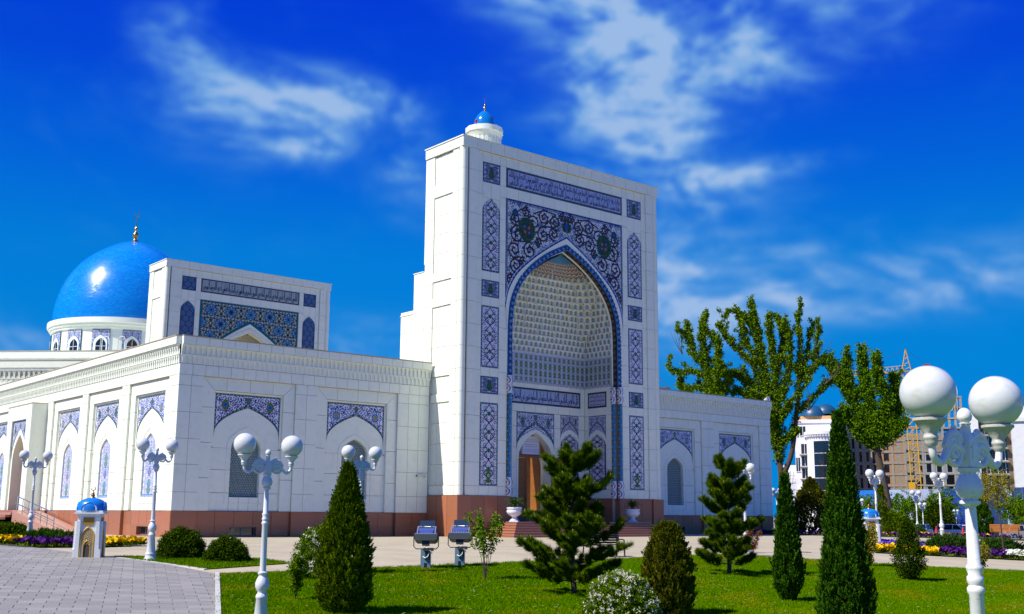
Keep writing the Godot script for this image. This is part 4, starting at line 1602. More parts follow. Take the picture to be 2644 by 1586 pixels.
func niche_cell_mesh() -> Array:
	# a small pointed pocket: rim, curved reveal and a tile that leans forward at the top; unit width and height
	var rim := MB.new()
	var tileb := MB.new()
	var hole := PackedVector2Array()
	for p in arch_full(arch_half(0.42, 0.46, 0.44, 1)):
		hole.append(p)
	hole.append(Vector2(-0.42, 0.06))
	hole.append(Vector2(0.42, 0.06))
	var n := hole.size()
	for i in n:
		var a := hole[i]
		var b := hole[(i + 1) % n]
		var za := -0.16 + 0.14 * a.y
		var zb := -0.16 + 0.14 * b.y
		rim.quad(Vector3(a.x, a.y, za), Vector3(b.x, b.y, zb), Vector3(b.x, b.y, 0), Vector3(a.x, a.y, 0))
		# outer rectangle matched by ray from the middle
		var oa := square_hit(a)
		var obp := square_hit(b)
		rim.quad(Vector3(oa.x, oa.y, 0), Vector3(a.x, a.y, 0), Vector3(b.x, b.y, 0), Vector3(obp.x, obp.y, 0))
	var idx := Geometry2D.triangulate_polygon(hole)
	for i in range(0, idx.size(), 3):
		var a := hole[idx[i]]
		var b := hole[idx[i + 1]]
		var d := hole[idx[i + 2]]
		if (b - a).cross(d - a) < 0:
			var s := b
			b = d
			d = s
		tileb.tri(Vector3(a.x, a.y, -0.16 + 0.14 * a.y), Vector3(b.x, b.y, -0.16 + 0.14 * b.y), Vector3(d.x, d.y, -0.16 + 0.14 * d.y), Vector2(a.x + 0.5, 1 - a.y), Vector2(b.x + 0.5, 1 - b.y), Vector2(d.x + 0.5, 1 - d.y))
	# sides, bottom and top of the little block
	rim.box(Vector3(-0.5, 0, -0.8), Vector3(0.5, 0.001, 0))
	rim.quad(Vector3(-0.5, 0, -0.8), Vector3(-0.5, 0, 0), Vector3(-0.5, 1, 0), Vector3(-0.5, 1, -0.8))
	rim.quad(Vector3(0.5, 0, 0), Vector3(0.5, 0, -0.8), Vector3(0.5, 1, -0.8), Vector3(0.5, 1, 0))
	rim.quad(Vector3(-0.5, 1, 0), Vector3(0.5, 1, 0), Vector3(0.5, 1, -0.8), Vector3(-0.5, 1, -0.8))
	return [rim.mesh(), tileb.mesh()]

func square_hit(p: Vector2) -> Vector2:
	var c := Vector2(0, 0.5)
	var d := p - c
	var k := minf(0.5 / maxf(absf(d.x), 0.0001), 0.5 / maxf(absf(d.y), 0.0001))
	return c + d * k

func arch_width(y: float) -> float:
	var inn: PackedVector2Array = T.arch_inner
	if y <= inn[0].y:
		return inn[0].x
	for i in inn.size() - 1:
		if y < inn[i + 1].y:
			return lerpf(inn[i].x, inn[i + 1].x, (y - inn[i].y) / (inn[i + 1].y - inn[i].y))
	return 0.0

# plan of the vault at one height: from the left edge round the back to the right edge
func vault_plan(y: float) -> Curve2D:
	var s := clampf((y - 11.9) / (18.2 - 11.9), 0.0, 1.0)
	var w := maxf(0.16, arch_width(y + 0.15) - 0.14)
	var zf := 2.42
	var zb := -0.14 + 2.3 * pow(s, 1.7)
	var r := minf(0.06 + 3.0 * pow(s, 1.25), minf(w * 0.98, (zf - zb) * 0.98))
	var c := Curve2D.new()
	c.bake_interval = 0.04
	c.add_point(Vector2(-w, zf))
	for k in 9:
		var a := PI + (PI / 2) * k / 8.0
		c.add_point(Vector2(-w + r + cos(a) * r, zb + r + sin(a) * r))
	for k in 9:
		var a := PI * 1.5 + (PI / 2) * k / 8.0
		c.add_point(Vector2(w - r + cos(a) * r, zb + r + sin(a) * r))
	c.add_point(Vector2(w, zf))
	return c

func vault() -> void:
	var v := holder("muqarnas_vault", mosque)
	var mm := niche_cell_mesh()
	# tall lower register
	var tall := MB.new()
	var cv := vault_plan(11.0)
	var L := cv.get_baked_length()
	var n := int(L / 0.42)
	for k in n:
		var a := cv.sample_baked(L * k / n)
		var b := cv.sample_baked(L * (k + 1) / n)
		tall.quad(Vector3(XC + a.x, 9.82, a.y), Vector3(XC + b.x, 9.82, b.y), Vector3(XC + b.x, 11.9, b.y), Vector3(XC + a.x, 11.9, a.y))
	obj("tall_tile_band", tall, M.t_tall_cell, v)
	var ridge := MB.new()
	var y := 11.9
	var row := 0
	var cells := 0
	var shell := MB.new()
	var sh_t := [MB.new(), MB.new(), MB.new(), MB.new()]
	while y < 16.95:
		var h := 0.40
		cv = vault_plan(y)
		L = cv.get_baked_length()
		n = int(L / 0.40)
		for k in n:
			var t := (k + (0.5 if row % 2 == 0 else 0.0)) / n
			if t <= 0.004:
				continue
			var p := cv.sample_baked(L * t)
			var p2 := cv.sample_baked(minf(L, L * t + 0.05))
			var p1 := cv.sample_baked(maxf(0, L * t - 0.05))
			var d := (p2 - p1).normalized()
			var ax := Vector3(d.x, 0, d.y)
			var az := ax.cross(Vector3.UP)
			var bw := L / n
			# every seventh bracket of the upper rows sits deeper, as in the squinch
			var push := 0.0
			if row > 2:
				push = [0.0, 0.05, -0.05, 0.03, -0.07, 0.01][(k * 5 + row * 2) % 6]
			var xf := Transform3D(Basis(ax * bw * 1.01, Vector3(0, h * 1.01, 0), az * 0.42), Vector3(XC + p.x, y, p.y) + az * push)
			var kind := (k * 7 + row * 3) % 4
			if cells < 300 and p.x > -3.4:
				cells += 1
				var cell := mi("muqarnas_cell", mm[0], M.frieze_white, v, xf)
			else:
				append(shell, mm[0], xf)
			append(sh_t[kind], mm[1], xf)
		y += h
		row += 1
	tag(obj("muqarnas_blocks", shell, M.frieze_white, v), "", "", "", "stuff")
	for k in 4:
		tag(obj("pocket_tiles", sh_t[k], M["t_cell%d" % k], v), "", "", "", "stuff")
	# painted half dome and blue fan above the pockets
	var cap := MB.new()
	var fan := MB.new()
	var prev := []
	for j in 8:
		var yy := lerpf(16.9, 18.28, j / 7.0)
		var c := vault_plan(yy)
		var l := c.get_baked_length()
		var ring := []
		for k in 25:
			var p := c.sample_baked(l * k / 24.0)
			ring.append(Vector3(XC + p.x, yy, p.y))
		if j > 0:
			var b := cap if j < 5 else fan
			for k in 24:
				b.quad(prev[k], prev[k + 1], ring[k + 1], ring[k], Rect2(k / 12.0, 1.0 - j * 0.25, 1 / 12.0, 0.25))
		prev = ring
	obj("painted_cap", cap, M.t_cap, v)
	obj("blue_fan", fan, M.blue_matte, v)

func append(b: MB, m: ArrayMesh, xf: Transform3D) -> void:
	var arr := m.surface_get_arrays(0)
	var vs: PackedVector3Array = arr[Mesh.ARRAY_VERTEX]
	var ns: PackedVector3Array = arr[Mesh.ARRAY_NORMAL]
	var us: PackedVector2Array = arr[Mesh.ARRAY_TEX_UV]
	var nb := xf.basis.inverse().transposed()
	for i in vs.size():
		b.v.append(xf * vs[i])
		b.n.append((nb * ns[i]).normalized())
	b.u.append_array(us)

func iwan() -> void:
	# walls of the deep porch below the vault
	var wall := holder("porch_wall", mosque)
	var core := MB.new()
	for s in [-1.0, 1.0]:
		core.box(Vector3(XC + minf(s * 1.62, s * 4.64), 0, -0.95), Vector3(XC + maxf(s * 1.62, s * 4.64), 9.82, -0.24))
		core.box(Vector3(XC + minf(s * 4.5, s * 4.64), 0, -0.24), Vector3(XC + maxf(s * 4.5, s * 4.64), 9.82, 2.5))
	core.box(Vector3(XC - 4.64, 9.8, -0.95), Vector3(XC + 4.64, 18.75, -0.6))
	core.box(Vector3(XC - 1.62, 7.0, -0.95), Vector3(XC + 1.62, 9.82, -0.24))
	obj("core", core, M.core, wall)
	var back := Transform3D(Basis(), Vector3(XC, 0, -0.14))
	for s in [-1.0, 1.0]:
		var put := func(x0: float, x1: float, y0: float, y1: float) -> void:
			slab(wall, "porch_slab", Vector3(minf(s * x0, s * x1), y0, -0.1), Vector3(maxf(s * x0, s * x1), y1, 0), back)
		for q in [[2.4, 2.97], [2.97, 4.3], [4.3, 5.64], [5.64, 6.98], [6.98, 7.93]]:
			put.call(1.64, 2.22, q[0], q[1])
			put.call(3.86, 4.44, q[0], q[1])
		put.call(2.22, 3.86, 2.4, 2.97)
		put.call(2.22, 3.86, 6.0, 7.93)
		put.call(4.05, 4.44, 7.93, 9.82)
		for k in 4:
			put.call(k * 1.0125, (k + 1) * 1.0125, 7.93, 8.46)
			put.call(k * 1.0125, (k + 1) * 1.0125, 9.52, 9.82)
		panel("tile_spandrel", arch_spandrel(s * 3.04, 0.81, 6.36, 0.62, 7.93), -0.09, 0.006, back, M.t_bay0)
		panel("tile_niche", pointed(0.80, 2.98, 5.9, 0.76, s * 3.04), -0.09, 0.01, back, M.t_pointed)
		slab(wall, "granite_slab", Vector3(minf(s * 1.5, s * 4.44), 0.87, -0.1), Vector3(maxf(s * 1.5, s * 4.44), 2.4, 0.015), back, M.granite_b)
		var side: Transform3D
		if s > 0:
			side = Transform3D(Basis(Vector3(0, 0, -1), Vector3(0, 1, 0), Vector3(-1, 0, 0)), Vector3(XC + 4.45, 0, 0))
			side = Transform3D(Basis(Vector3(0, 0, 1), Vector3(0, 1, 0), Vector3(-1, 0, 0)), Vector3(XC + 4.45, 0, 0))
		else:
			side = Transform3D(Basis(Vector3(0, 0, -1), Vector3(0, 1, 0), Vector3(1, 0, 0)), Vector3(XC - 4.45, 0, 0))
		var g: float = s
		var put2 := func(z0: float, z1: float, y0: float, y1: float) -> void:
			slab(wall, "porch_slab", Vector3(minf(g * z0, g * z1), y0, -0.1), Vector3(maxf(g * z0, g * z1), y1, 0), side)
		for q in [[2.4, 2.97], [2.97, 4.3], [4.3, 5.64], [5.64, 6.98], [6.98, 7.93]]:
			put2.call(-0.14, 0.26, q[0], q[1])
			put2.call(1.9, 2.45, q[0], q[1])
		put2.call(0.26, 1.9, 2.4, 2.97)
		put2.call(0.26, 1.9, 6.0, 7.93)
		put2.call(-0.14, 0.19, 7.93, 9.82)
		put2.call(1.98, 2.45, 7.93, 9.82)
		put2.call(0.19, 1.98, 7.93, 8.46)
		put2.call(0.19, 1.98, 9.52, 9.82)
		panel("inscription_panel", rect_poly(minf(g * 0.19, g * 1.98), 8.47, maxf(g * 0.19, g * 1.98), 9.51), -0.09, 0.006, side, M.t_write_side)
		panel("tile_spandrel", arch_spandrel(g * 1.08, 0.81, 6.36, 0.62, 7.93), -0.09, 0.006, side, M.t_bay1)
		panel("tile_niche", pointed(0.80, 2.98, 5.9, 0.76, g * 1.08), -0.09, 0.01, side, M.t_pointed)
		slab(wall, "granite_slab", Vector3(minf(-g * 0.14, g * 2.45), 0.87, -0.1), Vector3(maxf(-g * 0.14, g * 2.45), 2.4, 0.015), side, M.granite_b)
	panel("inscription_panel", rect_poly(-4.04, 8.47, 4.04, 9.51), -0.09, 0.006, back, M.t_write_in)
	panel("tile_spandrel", arch_spandrel(0, 1.63, 5.50, 1.35, 7.92), -0.09, 0.006, back, M.t_bay0)
	# white arch band of the doorway with its deep reveal
	var oh := arch_half(1.63, 5.50, 1.35)
	var ih := arch_half(1.47, 4.75, 1.88)
	for s in [-1.0, 1.0]:
		var pp := PackedVector2Array([Vector2(s * 1.47, 0.87), Vector2(s * 1.63, 0.87)])
		for k in oh.size():
			pp.append(Vector2(s * oh[k].x, oh[k].y - 0.01))
		for k in range(ih.size() - 1, -1, -1):
			pp.append(Vector2(s * ih[k].x, ih[k].y))
		var b := MB.new()
		b.prism(pp, -0.95, 0.0, back)
		obj("door_arch", b, M.marble, wall)
	# doors
	var dm := MB.new()
	var ty := PackedVector2Array()
	for p in arch_full(ih):
		if p.y >= 5.3:
			ty.append(p)
	ty.append(Vector2(-1.40, 5.12))
	ty.append(Vector2(1.40, 5.12))
	dm.prism(ty, -0.72, -0.62, back)
	dm.box(Vector3(-1.46, 5.0, -0.74), Vector3(1.46, 5.14, -0.56), back)
	var door := holder("door", mosque)
	obj("tympanum", dm, M.wood, door)
	dm = MB.new()
	door_leaf(dm, back * Transform3D(Basis(), Vector3(-1.46, 0.88, -0.66)), 1.28, 4.1)
	obj("leaf", dm, M.wood, door)
	dm = MB.new()
	door_leaf(dm, back * Transform3D(Basis(Vector3.UP, deg_to_rad(-100)), Vector3(1.44, 0.88, -0.05)), 1.28, 4.1)
	obj("leaf", dm, M.wood, door)
	dm = MB.new()
	dm.tube([back * Vector3(-0.28, 1.8, -0.54), back * Vector3(-0.28, 1.85, -0.5), back * Vector3(-0.28, 2.35, -0.5), back * Vector3(-0.28, 2.4, -0.54)], [0.02], 6)
	obj("handle", dm, M.gold, door)
	panel("notice_board", rect_poly(-0.85, 5.22, 0.85, 6.42), -0.6, -0.5, back, M.t_notice, door)
	# stairs that go on behind the door and the hall beyond
	for k in 5:
		var sb := MB.new()
		sb.box(Vector3(XC - 1.45, 0.5, -1.0 - 0.32 * (k + 1)), Vector3(XC + 1.45, 0.87 + 0.15 * (k + 1), -1.0 - 0.32 * k))
		obj("inner_step", sb, M.step, mosque)
	var hall := holder("entrance_hall", mosque)
	var hb := MB.new()
	hb.box(Vector3(XC - 5.5, 0, -14), Vector3(XC + 5.5, 1.6, -2.62))
	obj("hall_floor", hb, M.plaza, hall)
	hb = MB.new()
	hb.box(Vector3(XC + 4.6, 1.6, -8), Vector3(XC + 5.2, 20, -0.95))
	obj("hall_wall", hb, M.marble_c, hall)
	panel("hall_arch", pointed(1.3, 1.6, 4.4, 1.9, 0), 0.0, 0.05, Transform3D(Basis(Vector3(0, 0, 1), Vector3(0, 1, 0), Vector3(-1, 0, 0)), Vector3(XC + 4.6, 0, -6.2)), M.wood, hall)
	hb = MB.new()
	hb.box(Vector3(XC - 3.0, 1.6, -7.9), Vector3(XC - 2.4, 20, -7.3))
	hb.box(Vector3(XC - 3.2, 20, -8), Vector3(XC + 5.2, 22.5, -0.95))
	obj("hall_roof", hb, M.marble_b, hall)

func arch_spandrel(cx: float, w: float, ys: float, h: float, top: float) -> PackedVector2Array:
	var p := arch_full(arch_half(w, ys, h))
	for k in p.size():
		p[k].x += cx
	p.append(Vector2(cx - w, top))
	p.append(Vector2(cx + w, top))
	return p

func door_leaf(b: MB, xf: Transform3D, w: float, h: float) -> void:
	b.box(Vector3(0, 0, -0.03), Vector3(w, h, 0.03), xf)
	for q in [[0.12, 0.2, w - 0.12, 1.1], [0.12, 1.3, w - 0.12, 2.6], [0.12, 2.8, w - 0.12, h - 0.2]]:
		for f in [[q[0], q[1], q[2], q[1] + 0.07], [q[0], q[3] - 0.07, q[2], q[3]], [q[0], q[1] + 0.07, q[0] + 0.07, q[3] - 0.07], [q[2] - 0.07, q[1] + 0.07, q[2], q[3] - 0.07]]:
			b.box(Vector3(f[0], f[1], 0.03), Vector3(f[2], f[3], 0.055), xf)

func stairs() -> void:
	for k in 6:
		var i := 0.25 * k
		var st := holder("stair_step", mosque)
		var b := MB.new()
		b.box(Vector3(XC - 6.95 + i, 0.145 * k - 0.05, 2.4), Vector3(XC + 6.95 - i, 0.145 * (k + 1) - 0.032, 6.0 - i))
		obj("riser", b, M.granite_b, st)
		b = MB.new()
		b.box(Vector3(XC - 6.98 + i, 0.145 * (k + 1) - 0.032, 2.4), Vector3(XC + 6.98 - i, 0.145 * (k + 1), 6.03 - i))
		obj("tread", b, M.step, st)
	var fl := MB.new()
	fl.box(Vector3(XC - 4.64, 0.4, -0.95), Vector3(XC + 4.64, 0.868, 2.41))
	obj("porch_floor", fl, M.step, mosque)

func dome_and_drum() -> void:
	var c := Vector3(XC, 0, -73.4)
	var at := Transform3D(Basis(), c)
	var d := holder("main_dome", mosque)
	var prof := []
	var pts := [Vector2(8.40, 22.35), Vector2(8.46, 23.2), Vector2(8.40, 24.14), Vector2(8.24, 25.13), Vector2(7.77, 26.8), Vector2(7.0, 28.42), Vector2(5.65, 30.18), Vector2(3.9, 31.58), Vector2(1.97, 32.67), Vector2(0.6, 33.1), Vector2(0.0, 33.15)]
	for p in smooth_curve(pts, 4):
		prof.append(p)
	var b := MB.new()
	b.lathe(prof, 96, at)
	obj("dome_shell", b, M.dome, d)
	finial(d, c + Vector3(0, 33.0, 0), 1.0)
	# drum with window niches
	var dr := holder("dome_drum", mosque)
	b = MB.new()
	b.lathe([Vector2(8.35, 17.0), Vector2(8.35, 21.3), Vector2(8.55, 21.34), Vector2(8.6, 21.6), Vector2(8.75, 21.66), Vector2(8.78, 21.9), Vector2(8.95, 21.95), Vector2(8.95, 22.5), Vector2(8.3, 22.52)], 64, at)
	obj("drum_wall", b, M.marble, dr)
	for k in 16:
		var a := deg_to_rad(-18.0 - 22.5 * k)
		var out := Vector3(sin(a), 0, cos(a))
		var ax := Vector3.UP.cross(out)
		var xf := Transform3D(Basis(ax, Vector3.UP, out), c + out * 8.35 + Vector3(0, 17.9, 0))
		var w := holder("drum_window", mosque)
		var p := MB.new()
		p.prism(rect_poly(-0.98, 0.0, 0.98, 3.25), -0.3, 0.07, xf, Rect2(-0.98, 0.95, 1.96, 2.3))
		obj("tile_surround", p, M.t_bay1, w)
		p = MB.new()
		p.prism(pointed(0.84, 0.0, 1.75, 0.95, 0), -0.3, 0.10, xf)
		obj("arch_band", p, M.blue_glaze, w)
		p = MB.new()
		p.prism(pointed(0.78, 0.0, 1.72, 0.92, 0), -0.3, 0.125, xf)
		obj("marble_band", p, M.marble, w)
		p = MB.new()
		p.prism(pointed(0.56, 0.0, 1.5, 0.78, 0.06), -0.3, 0.14, xf)
		obj("pane", p, M.glass_over_dark, w)
		p = MB.new()
		p.box(Vector3(-0.5, 1.36, 0.14), Vector3(0.62, 1.42, 0.17), xf)
		p.box(Vector3(0.03, 0.0, 0.14), Vector3(0.08, 2.2, 0.17), xf)
		obj("glazing_bar", p, M.frame_pale, w)
	# octagonal tiers under the drum
	for t in [[18.2, 12.0, 17.35, 0.0], [22.8, 6.0, 15.75, 1.0]]:
		var ap: float = t[0]
		var tier := holder("hall_tier", mosque)
		var tb := MB.new()
		var fr := MB.new()
		var capb := MB.new()
		for k in 8:
			var a := TAU * k / 8
			var out := Vector3(sin(a), 0, cos(a))
			var ax := Vector3.UP.cross(out)
			var xf := Transform3D(Basis(ax, Vector3.UP, out), c + out * ap)
			var hs := ap * tan(PI / 8)
			tb.box(Vector3(-hs, t[1], -1.5), Vector3(hs, t[2] - 0.75, -0.28), xf)
			tb.box(Vector3(-hs, t[2] - 0.75, -1.5), Vector3(hs, t[2] - 0.06, 0.02), xf)
			tb.box(Vector3(-hs, t[2] - 0.95, -1.5), Vector3(hs, t[2] - 0.75, -0.10), xf)
			capb.box(Vector3(-hs - 0.02, t[2] - 0.06, -1.5), Vector3(hs + 0.02, t[2], 0.07), xf)
			if t[3] > 0:
				frieze_row(fr, xf, -hs, hs, t[2] - 1.75, t[2] - 0.95, -0.28, -0.06, 0.5, 0.0)
				frieze_row(fr, xf, -hs, hs, t[2] - 2.45, t[2] - 1.75, -0.34, -0.2, 0.5, 0.5)
		tb.lathe([Vector2(ap * 0.98, t[2] - 0.3), Vector2(0.0, t[2] - 0.28)], 8, Transform3D(Basis(Vector3.UP, PI / 8), c))
		obj("tier_wall", tb, M.marble_b, tier)
		obj("tier_coping", capb, M.grout, tier)
		if t[3] > 0:
			tag(obj("tier_frieze", fr, M.frieze, tier), "", "", "", "stuff")
	# roof ladder hoops and small service boxes
	for q in [[-2.1, -17.9], [-0.4, -17.9]]:
		var lb := MB.new()
		var o: Vector3 = c + Vector3(-5.6, 17.3, 15.2) + Vector3(0.72, 0, 0.69) * q[0]
		lb.tube([o, o + Vector3(0, 1.7, 0), o + Vector3(-0.1, 1.95, -0.1), o + Vector3(-0.35, 2.0, -0.35), o + Vector3(-0.55, 1.7, -0.55), o + Vector3(-0.55, 0, -0.55)], [0.05], 6)
		obj("ladder_rail", lb, M.white_paint, mosque)
	for k in [1, 2, 3]:
		var a := deg_to_rad(-18.0 - 22.5 * k + 6)
		var bx := MB.new()
		var xf := Transform3D(Basis(Vector3.UP, a), c + Vector3(sin(a), 0, cos(a)) * 9.2 + Vector3(0, 17.4, 0))
		bx.box(Vector3(-0.5, 0.0, -0.25), Vector3(0.5, 0.75, 0.25), xf)
		bx.box(Vector3(-0.6, 0.75, -0.3), Vector3(0.6, 0.83, 0.3), xf)
		obj("service_box", bx, M.white_paint, mosque)

func finial(parent: Node, at: Vector3, s: float) -> void:
	var b := MB.new()
	var x := Transform3D(Basis.from_scale(Vector3.ONE * s), at)
	b.lathe([Vector2(0.62, 0.0), Vector2(0.66, 0.06), Vector2(0.46, 0.16), Vector2(0.4, 0.26), Vector2(0.17, 0.44), Vector2(0.13, 0.56), Vector2(0.24, 0.68), Vector2(0.33, 0.88), Vector2(0.33, 1.08), Vector2(0.24, 1.28), Vector2(0.11, 1.40), Vector2(0.09, 1.56), Vector2(0.19, 1.68), Vector2(0.19, 1.82), Vector2(0.09, 1.96), Vector2(0.07, 2.1), Vector2(0.03, 3.3), Vector2(0.0, 3.31)], 20, x)
	crescent(b, x * Transform3D(Basis(Vector3.UP, deg_to_rad(-38)), Vector3(0, 3.62, 0)), 0.32)
	obj("finial", b, M.gold, parent)

func crescent(b: MB, xf: Transform3D, r: float) -> void:
	var poly := PackedVector2Array()
	for k in 17:
		var a := deg_to_rad(lerpf(-205, 70, k / 16.0))
		poly.append(Vector2(cos(a), sin(a)) * r)
	for k in range(15, 0, -1):
		var a := deg_to_rad(lerpf(-205, 70, k / 16.0))
		var t := sin(PI * k / 16.0)
		poly.append(Vector2(cos(a), sin(a)) * r * (1.0 - 0.34 * t))
	b.prism(poly, -0.03, 0.03, xf)
	b.prism(poly, 0.03, -0.03, xf)

func cupola() -> void:
	var c := holder("cupola", mosque)
	var at := Transform3D(Basis(), Vector3(XC, 0, -6.0))
	var b := MB.new()
	b.lathe([Vector2(1.12, 22.4), Vector2(1.12, 27.6), Vector2(1.18, 27.75), Vector2(1.22, 28.35), Vector2(1.32, 28.5), Vector2(1.34, 28.7), Vector2(1.40, 28.74), Vector2(1.40, 29.12), Vector2(0.7, 29.15)], 12, at)
	obj("cupola_drum", b, M.marble, c)
	b = MB.new()
	for k in 24:
		var a := TAU * k / 24
		var out := Vector3(sin(a), 0, cos(a))
		var xf := Transform3D(Basis(Vector3.UP.cross(out), Vector3.UP, out), Vector3(XC, 0, -6) + out * 1.14)
		b.prism(pointed(0.10, 27.75, 28.15, 0.18, 0), 0.0, 0.11, xf)
	tag(obj("cupola_frieze", b, M.frieze, c), "", "", "", "stuff")
	b = MB.new()
	var prof := []
	for p in smooth_curve([Vector2(0.80, 29.12), Vector2(0.79, 29.45), Vector2(0.71, 29.85), Vector2(0.52, 30.2), Vector2(0.27, 30.45), Vector2(0.1, 30.54), Vector2(0, 30.56)], 4):
		prof.append(p)
	b.lathe(prof, 32, at)
	obj("cupola_dome", b, M.blue_glaze, c)
	finial(c, Vector3(XC, 30.48, -6.0), 0.29)
	b = MB.new()
	b.lathe([Vector2(0.05, 29.1), Vector2(0.05, 29.26), Vector2(0.10, 29.3), Vector2(0.1, 29.4), Vector2(0, 29.46)], 8, Transform3D(Basis(), Vector3(XC - 1.22, 0, -5.4)))
	obj("beacon", b, M.red, c)

func side_porch() -> void:
	# gabled doorway on the long side wall with steps, ramp and rails
	var p := holder("side_porch", mosque)
	var xf := Transform3D(Basis(Vector3(0, 0, 1), Vector3(0, 1, 0), Vector3(-1, 0, 0)), Vector3(-1.0, 0, -23.5))
	var b := MB.new()
	for s in [-1.0, 1.0]:
		b.box(Vector3(minf(s * 1.55, s * 2.6), 1.35, -1.2), Vector3(maxf(s * 1.55, s * 2.6), 8.27, 0), xf)
	b.box(Vector3(-1.55, 7.3, -1.2), Vector3(1.55, 8.27, 0), xf)
	obj("porch_block", b, M.marble, p)
	b = MB.new()
	b.box(Vector3(-2.63, 8.27, -1.2), Vector3(2.63, 8.32, 0.03), xf)
	obj("coping", b, M.grout, p)
	panel("tile_spandrel", arch_spandrel(0, 1.5, 4.75, 2.0, 7.3), -0.5, -0.12, xf, M.t_bay3, p)
	var oh := arch_half(1.5, 4.75, 2.0)
	var ih := arch_half(1.28, 4.4, 1.95)
	for s in [-1.0, 1.0]:
		var pp := PackedVector2Array([Vector2(s * 1.28, 1.35), Vector2(s * 1.55, 1.35), Vector2(s * 1.55, 4.7)])
		for k in oh.size():
			pp.append(Vector2(s * oh[k].x, oh[k].y - 0.01))
		for k in range(ih.size() - 1, -1, -1):
			pp.append(Vector2(s * ih[k].x, ih[k].y))
		b = MB.new()
		b.prism(pp, -1.5, -0.14, xf)
		obj("arch_band", b, M.marble, p)
	b = MB.new()
	b.box(Vector3(-1.5, 1.35, -0.98), Vector3(1.5, 6.6, -0.86), xf)
	obj("inner_wall", b, M.porch_beige, p)
	b = MB.new()
	door_leaf(b, xf * Transform3D(Basis(), Vector3(-1.05, 1.36, -0.80)), 1.9, 3.0)
	obj("door_leaf", b, M.wood, p)
	b = MB.new()
	b.tube([xf * Vector3(0.05, 2.2, -0.70), xf * Vector3(0.05, 2.9, -0.70)], [0.025], 6)
	obj("handle", b, M.gold, p)
	for k in 9:
		b = MB.new()
		b.box(Vector3(-2.4, -0.05, 0.0), Vector3(2.3, 1.35 - 0.15 * k, 0.35 + 0.32 * k), xf)
		obj("step", b, M.step if k % 2 else M.granite_b, p)
	# ramp along the wall beside the steps
	b = MB.new()
	b.prism(PackedVector2Array([Vector2(2.62, 0.0), Vector2(12.2, 0.0), Vector2(2.62, 1.34)]), -1.0, 0.68, Transform3D(xf.basis, xf.origin))
	obj("ramp", b, M.step, p)
	b = MB.new()
	var n := 6
	for k in n + 1:
		var x := 3.2 + 7.4 * k / n
		var y := 1.34 * (1.0 - (x - 2.62) / 9.58)
		b.tube([xf * Vector3(x, y, 0.6), xf * Vector3(x, y + 0.95, 0.6)], [0.03], 6)
	for h in [0.95, 0.5]:
		b.tube([xf * Vector3(2.8, 1.31 + h, 0.6), xf * Vector3(10.7, 0.21 + h, 0.6)], [0.035], 6)
	obj("handrail", b, M.steel, p)
	b = MB.new()
	for k in 4:
		b.tube([xf * Vector3(-2.5, 1.3 - 0.42 * k, 0.4 + 0.85 * k), xf * Vector3(-2.5, 2.3 - 0.42 * k, 0.4 + 0.85 * k)], [0.03], 6)
	b.tube([xf * Vector3(-2.5, 2.3, 0.4), xf * Vector3(-2.5, 1.04, 2.95)], [0.03], 6)
	obj("handrail", b, M.white_paint, p)

func small_fittings() -> void:
	for q in [[Vector3(15.75, 3.55, 0.0), -0.5, "security_camera"]]:
		var c := holder(q[2], mosque)
		var xf := Transform3D(Basis(Vector3.UP, q[1]), q[0])
		var b := MB.new()
		b.box(Vector3(-0.05, -0.12, 0), Vector3(0.05, 0.02, 0.05), xf)
		b.tube([xf * Vector3(0, -0.05, 0.04), xf * Vector3(-0.05, -0.06, 0.2), xf * Vector3(-0.1, 0.02, 0.24)], [0.025], 6)
		obj("bracket", b, M.frame_pale, c)
		b = MB.new()
		b.tube([xf * Vector3(-0.02, 0.09, 0.22), xf * Vector3(-0.5, -0.02, 0.36)], [0.075], 10)
		obj("housing", b, M.frame_pale, c)
		b = MB.new()
		b.tube([xf * Vector3(-0.49, -0.02, 0.357), xf * Vector3(-0.53, -0.03, 0.37)], [0.05], 10)
		obj("lens", b, M.black, c)
	var h := MB.new()
	var o := Vector3(49.2, 10.42, -0.2)
	h.lathe([Vector2(0.05, -0.1), Vector2(0.07, 0.05), Vector2(0.2, 0.3), Vector2(0.22, 0.32), Vector2(0.0, 0.22)], 14, Transform3D(Basis(Vector3(1, 0, 0), deg_to_rad(80)), o + Vector3(0, 0.15, 0)))
	h.box(Vector3(-0.06, -0.02, -0.05), Vector3(0.06, 0.12, 0.05), Transform3D(Basis(), o))
	obj("roof_loudspeaker", h, M.frame_pale, mosque)

